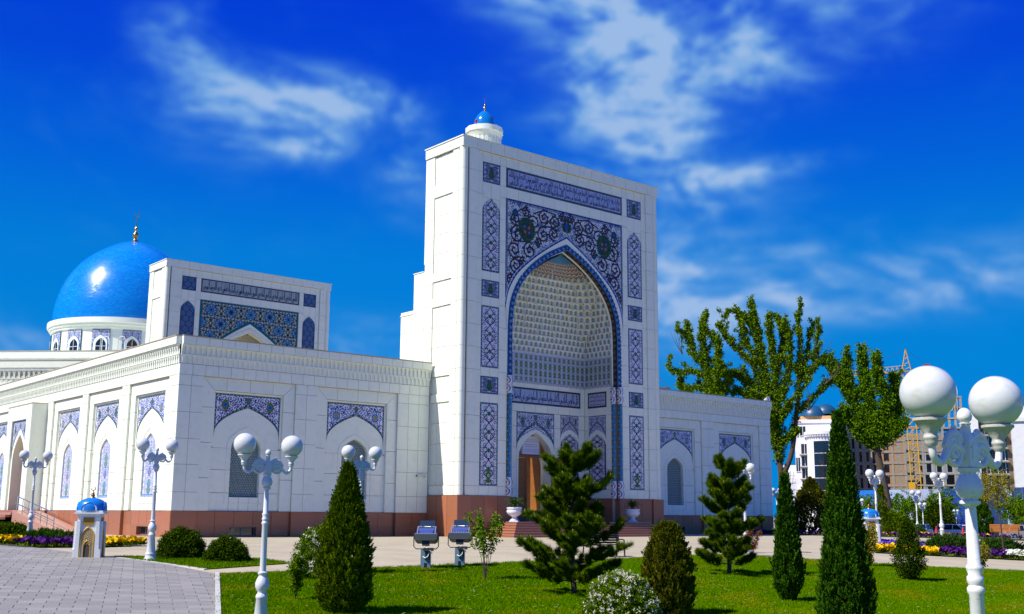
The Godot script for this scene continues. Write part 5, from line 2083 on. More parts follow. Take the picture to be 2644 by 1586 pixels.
func build_mosque() -> void:
	mosque = thing("mosque", "white marble mosque with tall arched portal, mosaic panels and sky blue dome", "mosque")
	var ub := MB.new()
	ub.box(Vector3.ZERO, Vector3.ONE)
	unit = ub.mesh()
	marbles = [M.marble, M.marble, M.marble_b, M.marble_c, M.marble, M.marble_b]
	M.t_reveal = M.t_border.duplicate()
	M.t_reveal.albedo_color = Color(0.95, 0.62, 0.32)
	M.frieze_white = mat(0.82, 0.84, 0.76, 0.5)
	M.porch_beige = mat(0.42, 0.33, 0.22, 0.6)
	M.frame_blue = mat(0.10, 0.16, 0.24, 0.4)
	M.frieze_dark = M.frieze
	M.blue_matte = mat(0.05, 0.22, 0.42, 0.5)
	wing("front_wing", Transform3D(), 0.0, 15.98, [4.12, 10.97], false, 0)
	wing("front_wing_far", Transform3D(Basis(), Vector3(33.46, 0, 0)), 0.0, 15.99, [4.95, 11.87], false, 1, 2)
	wing("side_wing", Transform3D(Basis(Vector3(0, 0, 1), Vector3(0, 1, 0), Vector3(-1, 0, 0)), Vector3(0, 0, -37)), 0.0, 37.0, [5.6, 19.9, 26.4, 33.0], true, 0, 1)
	var rb := MB.new()
	rb.box(Vector3(0.6, 0, -75), Vector3(8, 10.2, -5))
	rb.box(Vector3(0.3, 10.1, -6.5), Vector3(49.1, 10.2, -0.3))
	obj("roof_deck", rb, M.core, mosque)
	rb = MB.new()
	rb.box(Vector3(42, 0, -60), Vector3(49.4, 10.2, -6))
	rb.box(Vector3(48.8, 0, -6), Vector3(49.42, 10.2, -0.64))
	obj("far_wing", rb, M.marble_c, mosque)
	portal(Transform3D(Basis(), Vector3(XC, 0, 0)), "portal", 0, 0.0)
	portal(Transform3D(Basis(), Vector3(XC, 0, -45.0)), "hall_portal", 1, 12.0)
	# hall portal niche
	var nb := MB.new()
	nb.box(Vector3(XC - 4.6, 8, -46), Vector3(XC + 4.6, 18.7, -45.5))
	obj("hall_niche", nb, M.frieze_dark, mosque)
	jamb_columns()
	iwan()
	vault()
	stairs()
	# tall granite base of the portal
	for s in [-1.0, 1.0]:
		for k in 4:
			var a := 4.66 + k * 1.03
			for q in [[0.0, 1.2], [1.2, 2.385]]:
				slab(mosque, "granite_slab", Vector3(XC + minf(s * a, s * (a + 1.03)), q[0] - 0.02, 2.4), Vector3(XC + maxf(s * a, s * (a + 1.03)), q[1], 3.06 if k > 2 else 2.96), Transform3D(), M.granite if k % 2 else M.granite_b)
		var sx := Transform3D(Basis(Vector3(0, 0, -s * -1.0), Vector3(0, 1, 0), Vector3(s, 0, 0)), Vector3(XC + s * 8.78, 0, 0))
		if s > 0:
			sx = Transform3D(Basis(Vector3(0, 0, -1), Vector3(0, 1, 0), Vector3(1, 0, 0)), Vector3(XC + 8.78, 0, 0))
		else:
			sx = Transform3D(Basis(Vector3(0, 0, 1), Vector3(0, 1, 0), Vector3(-1, 0, 0)), Vector3(XC - 8.78, 0, 0))
		for k in 3:
			for q in [[0.0, 1.2], [1.2, 2.385]]:
				var a := 0.02 + k * 1.013
				slab(mosque, "granite_slab", Vector3(minf(-s * a, -s * (a + 1.013)), q[0] - 0.02, -0.6), Vector3(maxf(-s * a, -s * (a + 1.013)), q[1], 0.0), sx, M.granite if k % 2 else M.granite_b)
	dome_and_drum()
	cupola()
	side_porch()
	small_fittings()
	for k in rest:
		tag(obj("joined_" + k, rest[k][0], rest[k][1], mosque), "", "", "", "stuff")

# ---------------------------------------------------------------- ground
func sheet(called: String, poly: PackedVector2Array, up: float, m: Material, cell := 2.0) -> MeshInstance3D:
	var b := MB.new()
	var lo := poly[0]
	var hi := poly[0]
	for p in poly:
		lo = lo.min(p)
		hi = hi.max(p)
	var x := floorf(lo.x / cell) * cell
	while x < hi.x:
		var z := floorf(lo.y / cell) * cell
		while z < hi.y:
			var sq := PackedVector2Array([Vector2(x, z), Vector2(x + cell, z), Vector2(x + cell, z + cell), Vector2(x, z + cell)])
			for piece in Geometry2D.intersect_polygons(poly, sq):
				var idx := Geometry2D.triangulate_polygon(piece)
				for i in range(0, idx.size(), 3):
					var a: Vector2 = piece[idx[i]]
					var d: Vector2 = piece[idx[i + 1]]
					var e: Vector2 = piece[idx[i + 2]]
					if (d - a).cross(e - a) > 0:
						var s := d
						d = e
						e = s
					b.tri(ground(a.x, a.y, up), ground(d.x, d.y, up), ground(e.x, e.y, up))
			z += cell
		x += cell
	var o := obj(called, b, m)
	tag(o, "", "", "", "structure")
	return o

func pv(a: Array) -> PackedVector2Array:
	var o := PackedVector2Array()
	for i in range(0, a.size(), 2):
		o.append(Vector2(a[i], a[i + 1]))
	return o

var lawn_poly: PackedVector2Array
var small_lawn_poly: PackedVector2Array
var plaza_poly: PackedVector2Array
var bed_poly: PackedVector2Array
var left_bed_poly: PackedVector2Array

func build_ground() -> void:
	# one coarse sheet to the horizon, finer sheets on top
	var far := MB.new()
	var xs := [-1500, -400, -120, -70, -40, -20, -10, 10, 30, 48, 58, 66, 74, 82, 95, 140, 300, 700, 1800]
	var zs := [-1800, -600, -200, -90, -40, 0, 6, 10, 14, 18, 22, 26, 30, 34, 38, 42, 46, 52, 60, 80, 200, 700]
	for i in xs.size() - 1:
		for j in zs.size() - 1:
			far.quad(ground(xs[i], zs[j + 1], -0.06), ground(xs[i + 1], zs[j + 1], -0.06), ground(xs[i + 1], zs[j], -0.06), ground(xs[i], zs[j], -0.06))
	tag(obj("ground", far, M.earth), "", "", "", "structure")
	sheet("forecourt", pv([-11.2, 10.7, -11.6, -80, 60, -80, 66, 6, 47, 24, 40, 44, 16, 40, -9, 40, -9, 24.6]), 0.0, M.plaza)
	plaza_poly = pv([-11.08, 10.7, -10.75, 13.57, -10.26, 16.35, -9.9, 18.6, -9.27, 21.4, -9.03, 24.64, -12.48, 32.05, -16, 39.6, -21, 50, -27, 62, -75, 62, -75, -40, -12.2, -40])
	sheet("paved_plaza", plaza_poly, 0.012, M.paver_bed)
	lawn_poly = pv([-8.97, 24.65, 13.4, 24.65, 15.2, 27.2, 17.85, 31.0, 20.1, 34.0, 26, 42, 38, 58, 38, 64, -28, 64, -21, 50, -16, 39.6, -12.4, 32.05])
	sheet("lawn", lawn_poly, 0.03, M.lawn)
	small_lawn_poly = pv([-9.87, 18.6, -9.2, 21.4, -8.75, 23.3, -5.4, 22.4, -6.1, 20.3, -7.6, 19.2])
	sheet("lawn_patch", small_lawn_poly, 0.03, M.lawn)
	sheet("parking_lot", pv([47, -40, 47, 24, 56, 36, 230, 60, 230, -60]), 0.012, M.asphalt, 6.0)
	sheet("road_bank", pv([118, -20, 200, 20, 240, 20, 240, -60, 160, -60]), 0.02, M.lawn, 8.0)
	# planting beds
	left_bed_poly = pv([-12.6, -2, -11.35, 9.9, -10.95, 13.3, -8.9, 13.75, -7.2, 13.5, -6.9, 8, -6.6, -2])
	bed_poly = pv([22.4, 26.1, 24.9, 29.1, 26.4, 31.1, 30.5, 36.5, 37, 32.5, 33.6, 27.5, 32.7, 26.4, 28.6, 21.6])
	sheet("planting_bed", left_bed_poly, 0.05, M.soil)
	sheet("planting_bed", bed_poly, 0.05, M.soil)
	sheet("planting_bed", pv([44.9, -4, 46.9, -4, 46.9, 24, 44.9, 22]), 0.05, M.soil)
	# kerbs
	kerb([Vector2(-8.97, 24.6), Vector2(-12.44, 32.05), Vector2(-16, 39.6), Vector2(-21, 50), Vector2(-25, 58)])
	kerb([Vector2(-8.85, 24.58), Vector2(13.4, 24.58), Vector2(15.2, 27.1), Vector2(17.85, 30.9), Vector2(20.1, 33.9), Vector2(26, 41.8)], 0.035)
	kerb([Vector2(-9.9, 18.5), Vector2(-9.25, 21.4), Vector2(-8.75, 23.35)], 0.04)

func kerb(line: Array, hh := 0.07) -> void:
	var k := holder_top("kerb")
	for i in line.size() - 1:
		var a: Vector2 = line[i]
		var c: Vector2 = line[i + 1]
		var n := int(ceil(a.distance_to(c) / 1.0))
		for j in n:
			var p := a.lerp(c, float(j) / n)
			var q := a.lerp(c, float(j + 1) / n)
			var d := (q - p).normalized()
			var nr := Vector2(-d.y, d.x) * 0.06
			p += d * 0.006
			q -= d * 0.006
			var b := MB.new()
			var v := []
			for e in [[p - nr, -0.1], [q - nr, -0.1], [q + nr, -0.1], [p + nr, -0.1], [p - nr, hh], [q - nr, hh], [q + nr, hh], [p + nr, hh]]:
				v.append(ground(e[0].x, e[0].y, e[1]))
			b.quad(v[4], v[7], v[6], v[5])
			b.quad(v[1], v[0], v[4], v[5])
			b.quad(v[3], v[2], v[6], v[7])
			b.quad(v[0], v[3], v[7], v[4])
			b.quad(v[2], v[1], v[5], v[6])
			obj("kerb_stone", b, M.kerb, k)

func holder_top(called: String) -> Node3D:
	var o := Node3D.new()
	o.name = numbered(called)
	add_child(o)
	tag(o, "", "", "", "structure")
	return o

func build_pavers() -> void:
	# half bond pavers laid in rows; the nearest are single pieces, those further off one sheet of pieces
	var root: Node = get_node("paved_plaza")
	var dir := Vector2(0.930, 0.366)
	var nrm := Vector2(-dir.y, dir.x)
	var o := Vector2(-14.0, 36.0)
	var L := 0.60
	var W := 0.40
	var list := []
	for r in range(-60, 60):
		for k in range(-34, 30):
			var c := o + nrm * (r * W) + dir * (k * L + (L * 0.5 if r % 2 else 0.0))
			if c.y < 11 or c.y > 47:
				continue
			var to := c - Vector2(-23.6, 55.39)
			var side := to.dot(Vector2(0.7677, 0.6408))
			var fwd := to.dot(Vector2(0.6287, -0.7554))
			if fwd < 12.0 or side < -fwd * 0.52 or side > fwd * 0.02:
				continue
			var hits := 0
			for q in [dir * 0.3 + nrm * 0.2, dir * 0.3 - nrm * 0.2, -dir * 0.3 + nrm * 0.2, -dir * 0.3 - nrm * 0.2]:
				if Geometry2D.is_point_in_polygon(c + q, plaza_poly):
					hits += 1
			if hits > 0:
				list.append([fwd, c, hits == 4])
	list.sort_custom(func(a, b): return a[0] < b[0])
	var vis := 0
	var joined := [MB.new(), MB.new(), MB.new(), MB.new()]
	var pm := MB.new()
	pm.box(Vector3(-0.5, -1, -0.5), Vector3(0.5, 0, 0.5), Transform3D(), false)
	var bevel := MB.new()
	var pmesh := paver_mesh()
	for e in list:
		var c: Vector2 = e[1]
		var y := hgt(c.x, c.y)
		var gx := hgt(c.x + dir.x * 0.3, c.y + dir.y * 0.3) - y
		var gz := hgt(c.x + nrm.x * 0.3, c.y + nrm.y * 0.3) - y
		var ax := Vector3(dir.x, gx / 0.3, dir.y).normalized()
		var az := Vector3(nrm.x, gz / 0.3, nrm.y).normalized()
		var up := az.cross(ax).normalized()
		ax = ax.rotated(up, rng.randf_range(-0.006, 0.006))
		var xf := Transform3D(Basis(ax * (L - 0.012), up * 0.03, az * (W - 0.010)), Vector3(c.x, y + 0.03 + rng.randf_range(-0.004, 0.004), c.y))
		var kind := rng.randi() % 4
		if not e[2]:
			# cut stone along the edge
			var dd := dir * (L * 0.5 - 0.006)
			var nn := nrm * (W * 0.5 - 0.005)
			for piece in Geometry2D.intersect_polygons(PackedVector2Array([c - dd - nn, c + dd - nn, c + dd + nn, c - dd + nn]), plaza_poly):
				var idx := Geometry2D.triangulate_polygon(piece)
				for i in range(0, idx.size(), 3):
					var p0: Vector2 = piece[idx[i]]
					var p1: Vector2 = piece[idx[i + 1]]
					var p2: Vector2 = piece[idx[i + 2]]
					if (p1 - p0).cross(p2 - p0) > 0:
						var sw := p1
						p1 = p2
						p2 = sw
					(joined[kind] as MB).tri(ground(p0.x, p0.y, 0.03), ground(p1.x, p1.y, 0.03), ground(p2.x, p2.y, 0.03))
			continue
		if e[0] > 15.5 and vis < 300:
			vis += 1
			mi("paving_stone", pmesh, M["paver%d" % kind], root, xf)
		else:
			append(joined[kind], pmesh, xf)
	for k in 4:
		tag(obj("paving_field", joined[k], M["paver%d" % k], root), "", "", "", "stuff")

func paver_mesh() -> ArrayMesh:
	var b := MB.new()
	var e := 0.007
	var f := 0.014
	var t := [Vector3(-0.5 + e, 0, -0.5 + f), Vector3(0.5 - e, 0, -0.5 + f), Vector3(0.5 - e, 0, 0.5 - f), Vector3(-0.5 + e, 0, 0.5 - f)]
	var s := [Vector3(-0.5, -0.2, -0.5), Vector3(0.5, -0.2, -0.5), Vector3(0.5, -0.2, 0.5), Vector3(-0.5, -0.2, 0.5)]
	b.quad(t[0], t[3], t[2], t[1])
	for i in 4:
		var j := (i + 1) % 4
		b.quad(s[j], s[i], t[i], t[j])
		b.quad(s[j] - Vector3(0, 1, 0), s[i] - Vector3(0, 1, 0), s[i], s[j])
	return b.mesh()

# ---------------------------------------------------------------- lamps
var lamp0: Node3D
var lamp_old0: Node3D

func make_lamp(old: bool, label: String, at: Vector3, turn: float) -> Node3D:
	var t := thing("street_lamp", label, "street lamp", at, turn, "twin globe lamps around the mosque")
	var u := 3.5 / 690.0
	var P: Material = M.lamp_old if old else M.lamp_paint
	var G: Material = M.globe_old if old else M.globe
	var pr := func(a: Array) -> Array:
		var o := []
		for q in a:
			o.append(Vector2(q[0] * u, q[1] * u))
		return o
	var b := MB.new()
	b.lathe(pr.call([[44, 0], [42, 8], [34, 20], [31, 34], [33, 38], [33, 44], [30, 48]]), 20)
	b.lathe(pr.call([[30, 48], [21, 150], [23, 152], [24, 160], [20, 166]]), 8)
	obj("pedestal", b, P, t)
	b = MB.new()
	b.lathe(pr.call([[20, 166], [15, 170], [15, 176], [20, 182], [25, 196], [25, 208], [20, 222], [13, 234], [15, 238], [18, 242], [18, 246], [12, 250]]), 24, Transform3D(), 0.05, 10)
	obj("knob", b, P, t)
	b = MB.new()
	b.lathe(pr.call([[12, 250], [10.5, 420], [13, 424], [13, 430], [10, 434], [12.5, 440], [12.5, 446], [9.8, 450], [12.5, 458], [13, 462], [9.6, 466], [8.2, 552]]), 16)
	obj("shaft", b, P, t)
	b = MB.new()
	b.lathe(pr.call([[8.2, 552], [15, 556], [15, 560], [11, 562], [18, 570], [20, 581], [17, 592], [11, 603], [15, 606], [15, 610], [11, 612]]), 24, Transform3D(), 0.06, 10)
	obj("collar", b, P, t)
	b = MB.new()
	b.box(Vector3(-12, 612, -12) * u, Vector3(12, 622, 12) * u)
	b.box(Vector3(-12, 622, -12) * u, Vector3(12, 652, 12) * u)
	b.box(Vector3(-14, 626, -5) * u, Vector3(14, 646, 5) * u)
	b.box(Vector3(-5, 626, -14) * u, Vector3(5, 646, 14) * u)
	b.lathe(pr.call([[12, 652], [12.5, 656], [9, 660], [7.5, 676], [9.5, 679], [6, 681], [10, 684], [11.5, 690], [10, 697], [6, 702], [0, 704]]), 16)
	obj("finial", b, P, t)
	for s in [-1.0, 1.0]:
		b = MB.new()
		var line := []
		for q in [[10, 636], [24, 640], [40, 646], [52, 640], [62, 626], [74, 616], [86, 618], [94, 628], [97, 644]]:
			line.append(Vector3(s * q[0], q[1], 0) * u)
		var cv := Curve3D.new()
		for i in line.size():
			var tg: Vector3 = (line[min(i + 1, line.size() - 1)] - line[max(i - 1, 0)]) / 6.0
			cv.add_point(line[i], -tg, tg)
		var pts := []
		var rd := []
		for k in 31:
			pts.append(cv.sample_baked(cv.get_baked_length() * k / 30.0))
			rd.append(lerpf(7.0, 5.6, k / 30.0) * u)
		b.tube(pts, rd, 8)
		obj("arm", b, P, t)
		# flat cast scrollwork beside the stem
		b = MB.new()
		for sc in [[38, 634, 21, 0.4, 1.0], [38, 634, 11, 0.9, 1.3], [24, 650, 9, 0.0, 1.1]]:
			var pp := []
			var rr := []
			for k in 25:
				var f := k / 24.0
				var a: float = sc[3] + sc[4] * TAU * f
				var rad: float = sc[2] * (1.0 - (0.12 if sc[2] > 20 else 0.78) * f)
				pp.append(Vector3(s * (sc[0] + cos(a) * rad), sc[1] + sin(a) * rad, 0) * u)
				rr.append(lerpf(6.4, 4.2, f) * u)
			b.tube(pp, rr, 6)
		b.tube([Vector3(s * 10, 650, 0) * u, Vector3(s * 20, 660, 0) * u, Vector3(s * 34, 665, 0) * u, Vector3(s * 50, 658, 0) * u, Vector3(s * 62, 640, 0) * u], [4 * u, 6 * u, 7 * u, 6 * u, 5 * u], 6)
		b.tube([Vector3(s * 32, 664, 0) * u, Vector3(s * 34, 674, 0) * u], [6 * u, 4 * u], 6)
		obj("scroll", b, P, t)
		var hx := Transform3D(Basis(), Vector3(s * 97 * u, 0, 0))
		b = MB.new()
		b.lathe(pr.call([[7, 640], [9, 643], [10, 646], [10, 650], [11, 651], [11, 655], [10, 656], [10, 660], [22, 676], [25, 678], [25, 682], [20, 683]]), 20, hx)
		obj("globe_holder", b, M.holder_old if old else P, t)
		b = MB.new()
		var prof := []
		for k in 21:
			var a := lerpf(-62.0, 90.0, k / 20.0)
			prof.append(Vector2(cos(deg_to_rad(a)) * 41.5, 720 + sin(deg_to_rad(a)) * 41.5) * u)
		b.lathe(prof, 40, hx)
		obj("globe", b, G, t)
	return t

func build_lamps() -> void:
	M.holder_old = noise_mat(44, 0.03, [[0.0, lin(0.30, 0.28, 0.22)], [0.4, lin(0.46, 0.46, 0.40)], [1.0, lin(0.56, 0.56, 0.52)]], 2.0, 0.5)
	var yaw := deg_to_rad(-40.0)
	lamp_old0 = make_lamp(true, "nearest twin globe lamp, rusty white post at the right edge of the lawn", ground(-15.2, 50.9, -0.09), deg_to_rad(-2))
	lamp0 = make_lamp(false, "pale grey twin globe lamp in front of the first lattice window, beside the thuja", ground(-13.31, 35.68), deg_to_rad(-3))
	var spots := [
		[-8.2, 4.55, 0, "twin globe lamp beside the purple flowers and side porch steps"],
		[-9.15, 20.11, 1, "twin globe lamp on the small lawn patch before the building corner"],
		[-4.9, 25.7, 0, "twin globe lamp half hidden behind the tall thuja at the lawn edge"]]
	for s in spots:
		copy(lamp0, ground(s[0], s[1]), deg_to_rad(s[2]), s[3])
	var whites := [
		[15.7, 24.1, 2, "white twin globe lamp behind the smaller pine before the far wing"],
		[27.3, 23.2, 2, "white twin globe lamp beside the yellow flower border right of the tall cypress"],
		[33.5, 23.2, -1, "white twin globe lamp behind the juniper hedge in front of parked cars"],
		[56.2, -4.7, 2, "white twin globe lamp peeping out past the far corner of the mosque"],
		[78.7, -19.1, 2, "white twin globe lamp between the tree trunk and the bushy conifer"],
		[64.2, 3.7, -1, "white twin globe lamp left of the parked white sedan, before the hoarding"],
		[94.0, -13.1, -1, "small white twin globe lamp right behind the sedan with a plate on its post"],
		[79.7, -11.9, -3, "white twin globe lamp behind the blue domed bin right of the cypress"],
		[129.5, -28.6, 1, "small leaning-in white lamp before the dark blue hoarding, left of the near post"],
		[130.0, -20.4, 0, "farthest white twin globe lamp at the right edge before the waterfall hoarding"]]
	var w0: Node3D = null
	for s in whites:
		var k := copy(lamp0, ground(s[0], s[1]), deg_to_rad(s[2]), s[3])
		for c in k.get_children():
			if (c as MeshInstance3D).material_override == M.lamp_paint:
				(c as MeshInstance3D).material_override = M.white_paint

# ---------------------------------------------------------------- small objects
func make_bin(label: String, at: Vector3, turn: float) -> Node3D:
	var t := thing("litter_kiosk", label, "kiosk", at, turn, "small blue domed kiosks")
	var b := MB.new()
	# tapered white body with corner buttresses
	var h := 1.38
	var w0 := 0.40
	var w1 := 0.34
	for k in 4:
		var r := Basis(Vector3.UP, k * PI / 2)
		b.quad(r * Vector3(-w0, 0, w0), r * Vector3(w0, 0, w0), r * Vector3(w1, h, w1), r * Vector3(-w1, h, w1))
		for s in [-1.0, 1.0]:
			var x0: float = s * (w0 + 0.03)
			b.prism(PackedVector2Array([Vector2(s * 0.24, 0), Vector2(x0, 0), Vector2(x0 - s * 0.01, 0.25), Vector2(x0 - s * 0.06, 0.3), Vector2(s * (w1 + 0.005), 1.15), Vector2(s * 0.24, 1.15)]), 0.30, 0.43, Transform3D(r, Vector3.ZERO))
	b.box(Vector3(-0.45, h, -0.45), Vector3(0.45, h + 0.05, 0.45))
	b.box(Vector3(-0.41, h + 0.05, -0.41), Vector3(0.41, h + 0.11, 0.41))
	obj("body", b, M.white_paint, t)
	# four small gables
	b = MB.new()
	for k in 4:
		var r := Basis(Vector3.UP, k * PI / 2)
		b.prism(pointed(0.22, h + 0.11, h + 0.17, 0.17, 0), 0.1, 0.425, Transform3D(r, Vector3.ZERO))
	obj("gable", b, M.white_paint, t)
	b = MB.new()
	var prof := []
	for q in [[0.50, 0.10], [0.50, 0.22], [0.46, 0.34], [0.37, 0.43], [0.24, 0.49], [0.09, 0.52], [0, 0.525]]:
		prof.append(Vector2(q[0] * 0.93, h + q[1]))
	b.lathe(prof, 24)
	for k in 4:
		var r := Basis(Vector3.UP, k * PI / 2)
		var pts := []
		for p in arch_full(arch_half(0.24, h + 0.17, 0.2, 1)):
			pts.append(r * Vector3(p.x, p.y, 0.405))
		pts.push_front(r * Vector3(0.24, h + 0.11, 0.405))
		pts.append(r * Vector3(-0.24, h + 0.11, 0.405))
		b.tube(pts, [0.03], 6)
	obj("blue_dome", b, M.blue_paint, t)
	b = MB.new()
	b.lathe([Vector2(0.09, h + 0.50), Vector2(0.09, h + 0.53), Vector2(0.05, h + 0.56), Vector2(0.075, h + 0.60), Vector2(0.04, h + 0.64), Vector2(0.055, h + 0.67), Vector2(0.025, h + 0.71), Vector2(0.0, h + 0.76)], 12)
	crescent(b, Transform3D(Basis(Vector3.UP, 0.3), Vector3(0, h + 0.82, 0)), 0.075)
	obj("finial", b, M.bronze, t)
	for k in 4:
		var r := Transform3D(Basis(Vector3.UP, k * PI / 2) * Basis(Vector3.RIGHT, -0.043), Basis(Vector3.UP, k * PI / 2) * Vector3(0, 0.0, w0))
		b = MB.new()
		var rim := []
		for p in arch_full(arch_half(0.20, 0.62, 0.34, 2)):
			rim.append(r * Vector3(p.x, p.y, 0.012))
		rim.push_front(r * Vector3(0.20, 0.0, 0.012))
		rim.append(r * Vector3(-0.20, 0.0, 0.012))
		b.tube(rim, [0.028], 6)
		rim = []
		for p in arch_full(arch_half(0.11, 0.36, 0.18, 2)):
			rim.append(r * Vector3(p.x, p.y, 0.014))
		rim.push_front(r * Vector3(0.11, 0.0, 0.014))
		rim.append(r * Vector3(-0.11, 0.0, 0.014))
		b.tube(rim, [0.02], 6)
		for dirn in [30.0, 90.0, 150.0]:
			var dv := Vector2(cos(deg_to_rad(dirn)), sin(deg_to_rad(dirn)))
			var nv := Vector2(-dv.y, dv.x)
			var op := mosaic_poly(0.19, 0.40, 0.62, 0.32)
			for j in range(-8, 9):
				for sg in Geometry2D.intersect_polyline_with_polygon(PackedVector2Array([Vector2(0, 0.66) + nv * j * 0.062 - dv, Vector2(0, 0.66) + nv * j * 0.062 + dv]), op):
					var p0: Vector2 = sg[0]
					var p1: Vector2 = sg[sg.size() - 1]
					b.tube([r * Vector3(p0.x, p0.y, 0.012), r * Vector3(p1.x, p1.y, 0.012)], [0.007], 4)
		obj("gold_grille", b, M.gold_paint, t)
		b = MB.new()
		b.prism(mosaic_poly(0.10, 0.0, 0.36, 0.17), -0.02, 0.006, r)
		obj("opening", b, M.flood_bin, t)
		b = MB.new()
		b.box(Vector3(-0.17, 1.02, 0.0), Vector3(0.17, 1.27, 0.02), r)
		obj("amber_pane", b, M.amber, t)
	return t

func build_objects() -> void:
	M.blue_paint = mat(0.008, 0.19, 0.62, 0.3)
	M.gold_paint = mat(0.50, 0.33, 0.06, 0.4, 0.3)
	M.flood_bin = mat(0.06, 0.05, 0.045, 0.8)
	M.amber = mat(0.36, 0.20, 0.004, 0.12)
	var k0 := make_bin("blue domed white kiosk with gold grille standing on the grey paving", ground(-10.5, 18.37), deg_to_rad(-30))
	copy(k0, ground(26.3, 23.4), deg_to_rad(-40), "blue domed kiosk half hidden by the tall cypress and a leafy shrub", 1.0)
	copy(k0, ground(57.8, -4.2), deg_to_rad(-40), "far small kiosk with blue dome beside the far corner of the mosque", 1.0)
	# urns with cycads
	var ur := urn("left marble urn with a cycad on the portal stairs, beside the door", Vector3(XC - 5.25, 0.87, 4.0))
	urn("right marble urn with a cycad on the portal stairs, beyond the pine", Vector3(XC + 4.77, 0.87, 4.0))
	floodlight("floodlight on a square post, left one of the pair at the lawn edge", ground(-2.11, 25.31), deg_to_rad(-40))
	floodlight("floodlight on a square post, right one of the pair, behind the sapling", ground(-0.57, 25.10), deg_to_rad(-42))
	bench()
	cars()
	for q in [[62.5, 4.9, "left red traffic cone before the white sedan"], [63.5, 5.8, "middle red traffic cone between the two white cars"], [65.2, 7.2, "right red traffic cone beside the near lamp post"]]:
		var c := thing("traffic_cone", q[2], "cone", ground(q[0], q[1], 0.0), 0.0, "red traffic cones along the car park")
		var b := MB.new()
		b.box(Vector3(-0.2, 0, -0.2), Vector3(0.2, 0.05, 0.2))
		obj("foot", b, M.black, c)
		b = MB.new()
		b.lathe([Vector2(0.17, 0.05), Vector2(0.05, 0.85), Vector2(0.0, 0.87)], 14)
		obj("body", b, M.red, c)
	# parking sign plate on a far lamp post
	bench_dark()

func bench_dark() -> void:
	# dark bench before the portal stairs, mostly hidden by the pine
	var t := thing("garden_bench", "dark slatted bench on the forecourt, glimpsed behind the large pine", "bench", ground(7.6, 23.6), deg_to_rad(-10), "benches")
	bench_parts(t, M.dark_wood, M.black)

func bench_parts(t: Node3D, wood: Material, iron: Material) -> void:
	for k in 5:
		var b := MB.new()
		b.box(Vector3(-0.9, 0.44, -0.18 + 0.095 * k), Vector3(0.9, 0.47, -0.10 + 0.095 * k))
		obj("seat_slat", b, wood, t)
	for k in 5:
		var b := MB.new()
		b.box(Vector3(-0.9, 0.50 + 0.09 * k, -0.24 - 0.02 * k), Vector3(0.9, 0.57 + 0.09 * k, -0.21 - 0.02 * k))
		obj("back_slat", b, wood, t)
	for s in [-0.8, 0.8]:
		var b := MB.new()
		b.tube([Vector3(s, 0, 0.28), Vector3(s, 0.42, 0.24)], [0.03], 6)
		b.tube([Vector3(s, 0, -0.28), Vector3(s, 0.42, -0.2), Vector3(s, 0.95, -0.34)], [0.03], 6)
		b.tube([Vector3(s, 0.42, -0.22), Vector3(s, 0.42, 0.26)], [0.025], 6)
		b.tube([Vector3(s, 0.42, 0.24), Vector3(s, 0.64, 0.24), Vector3(s, 0.66, 0.16), Vector3(s, 0.66, -0.26)], [0.025], 6)
		obj("iron_frame", b, iron, t)

func bench() -> void:
	M.bench_wood = noise_mat(77, 0.03, [[0.0, lin(0.34, 0.12, 0.015)], [1.0, lin(0.55, 0.22, 0.03)]], 1.0, 0.4)
	M.dark_wood = mat(0.05, 0.03, 0.02, 0.5)
	var t := thing("garden_bench", "orange slatted bench facing the path in front of the parked cars", "bench", ground(47.6, 19.6), deg_to_rad(-62), "benches")
	bench_parts(t, M.bench_wood, M.black)

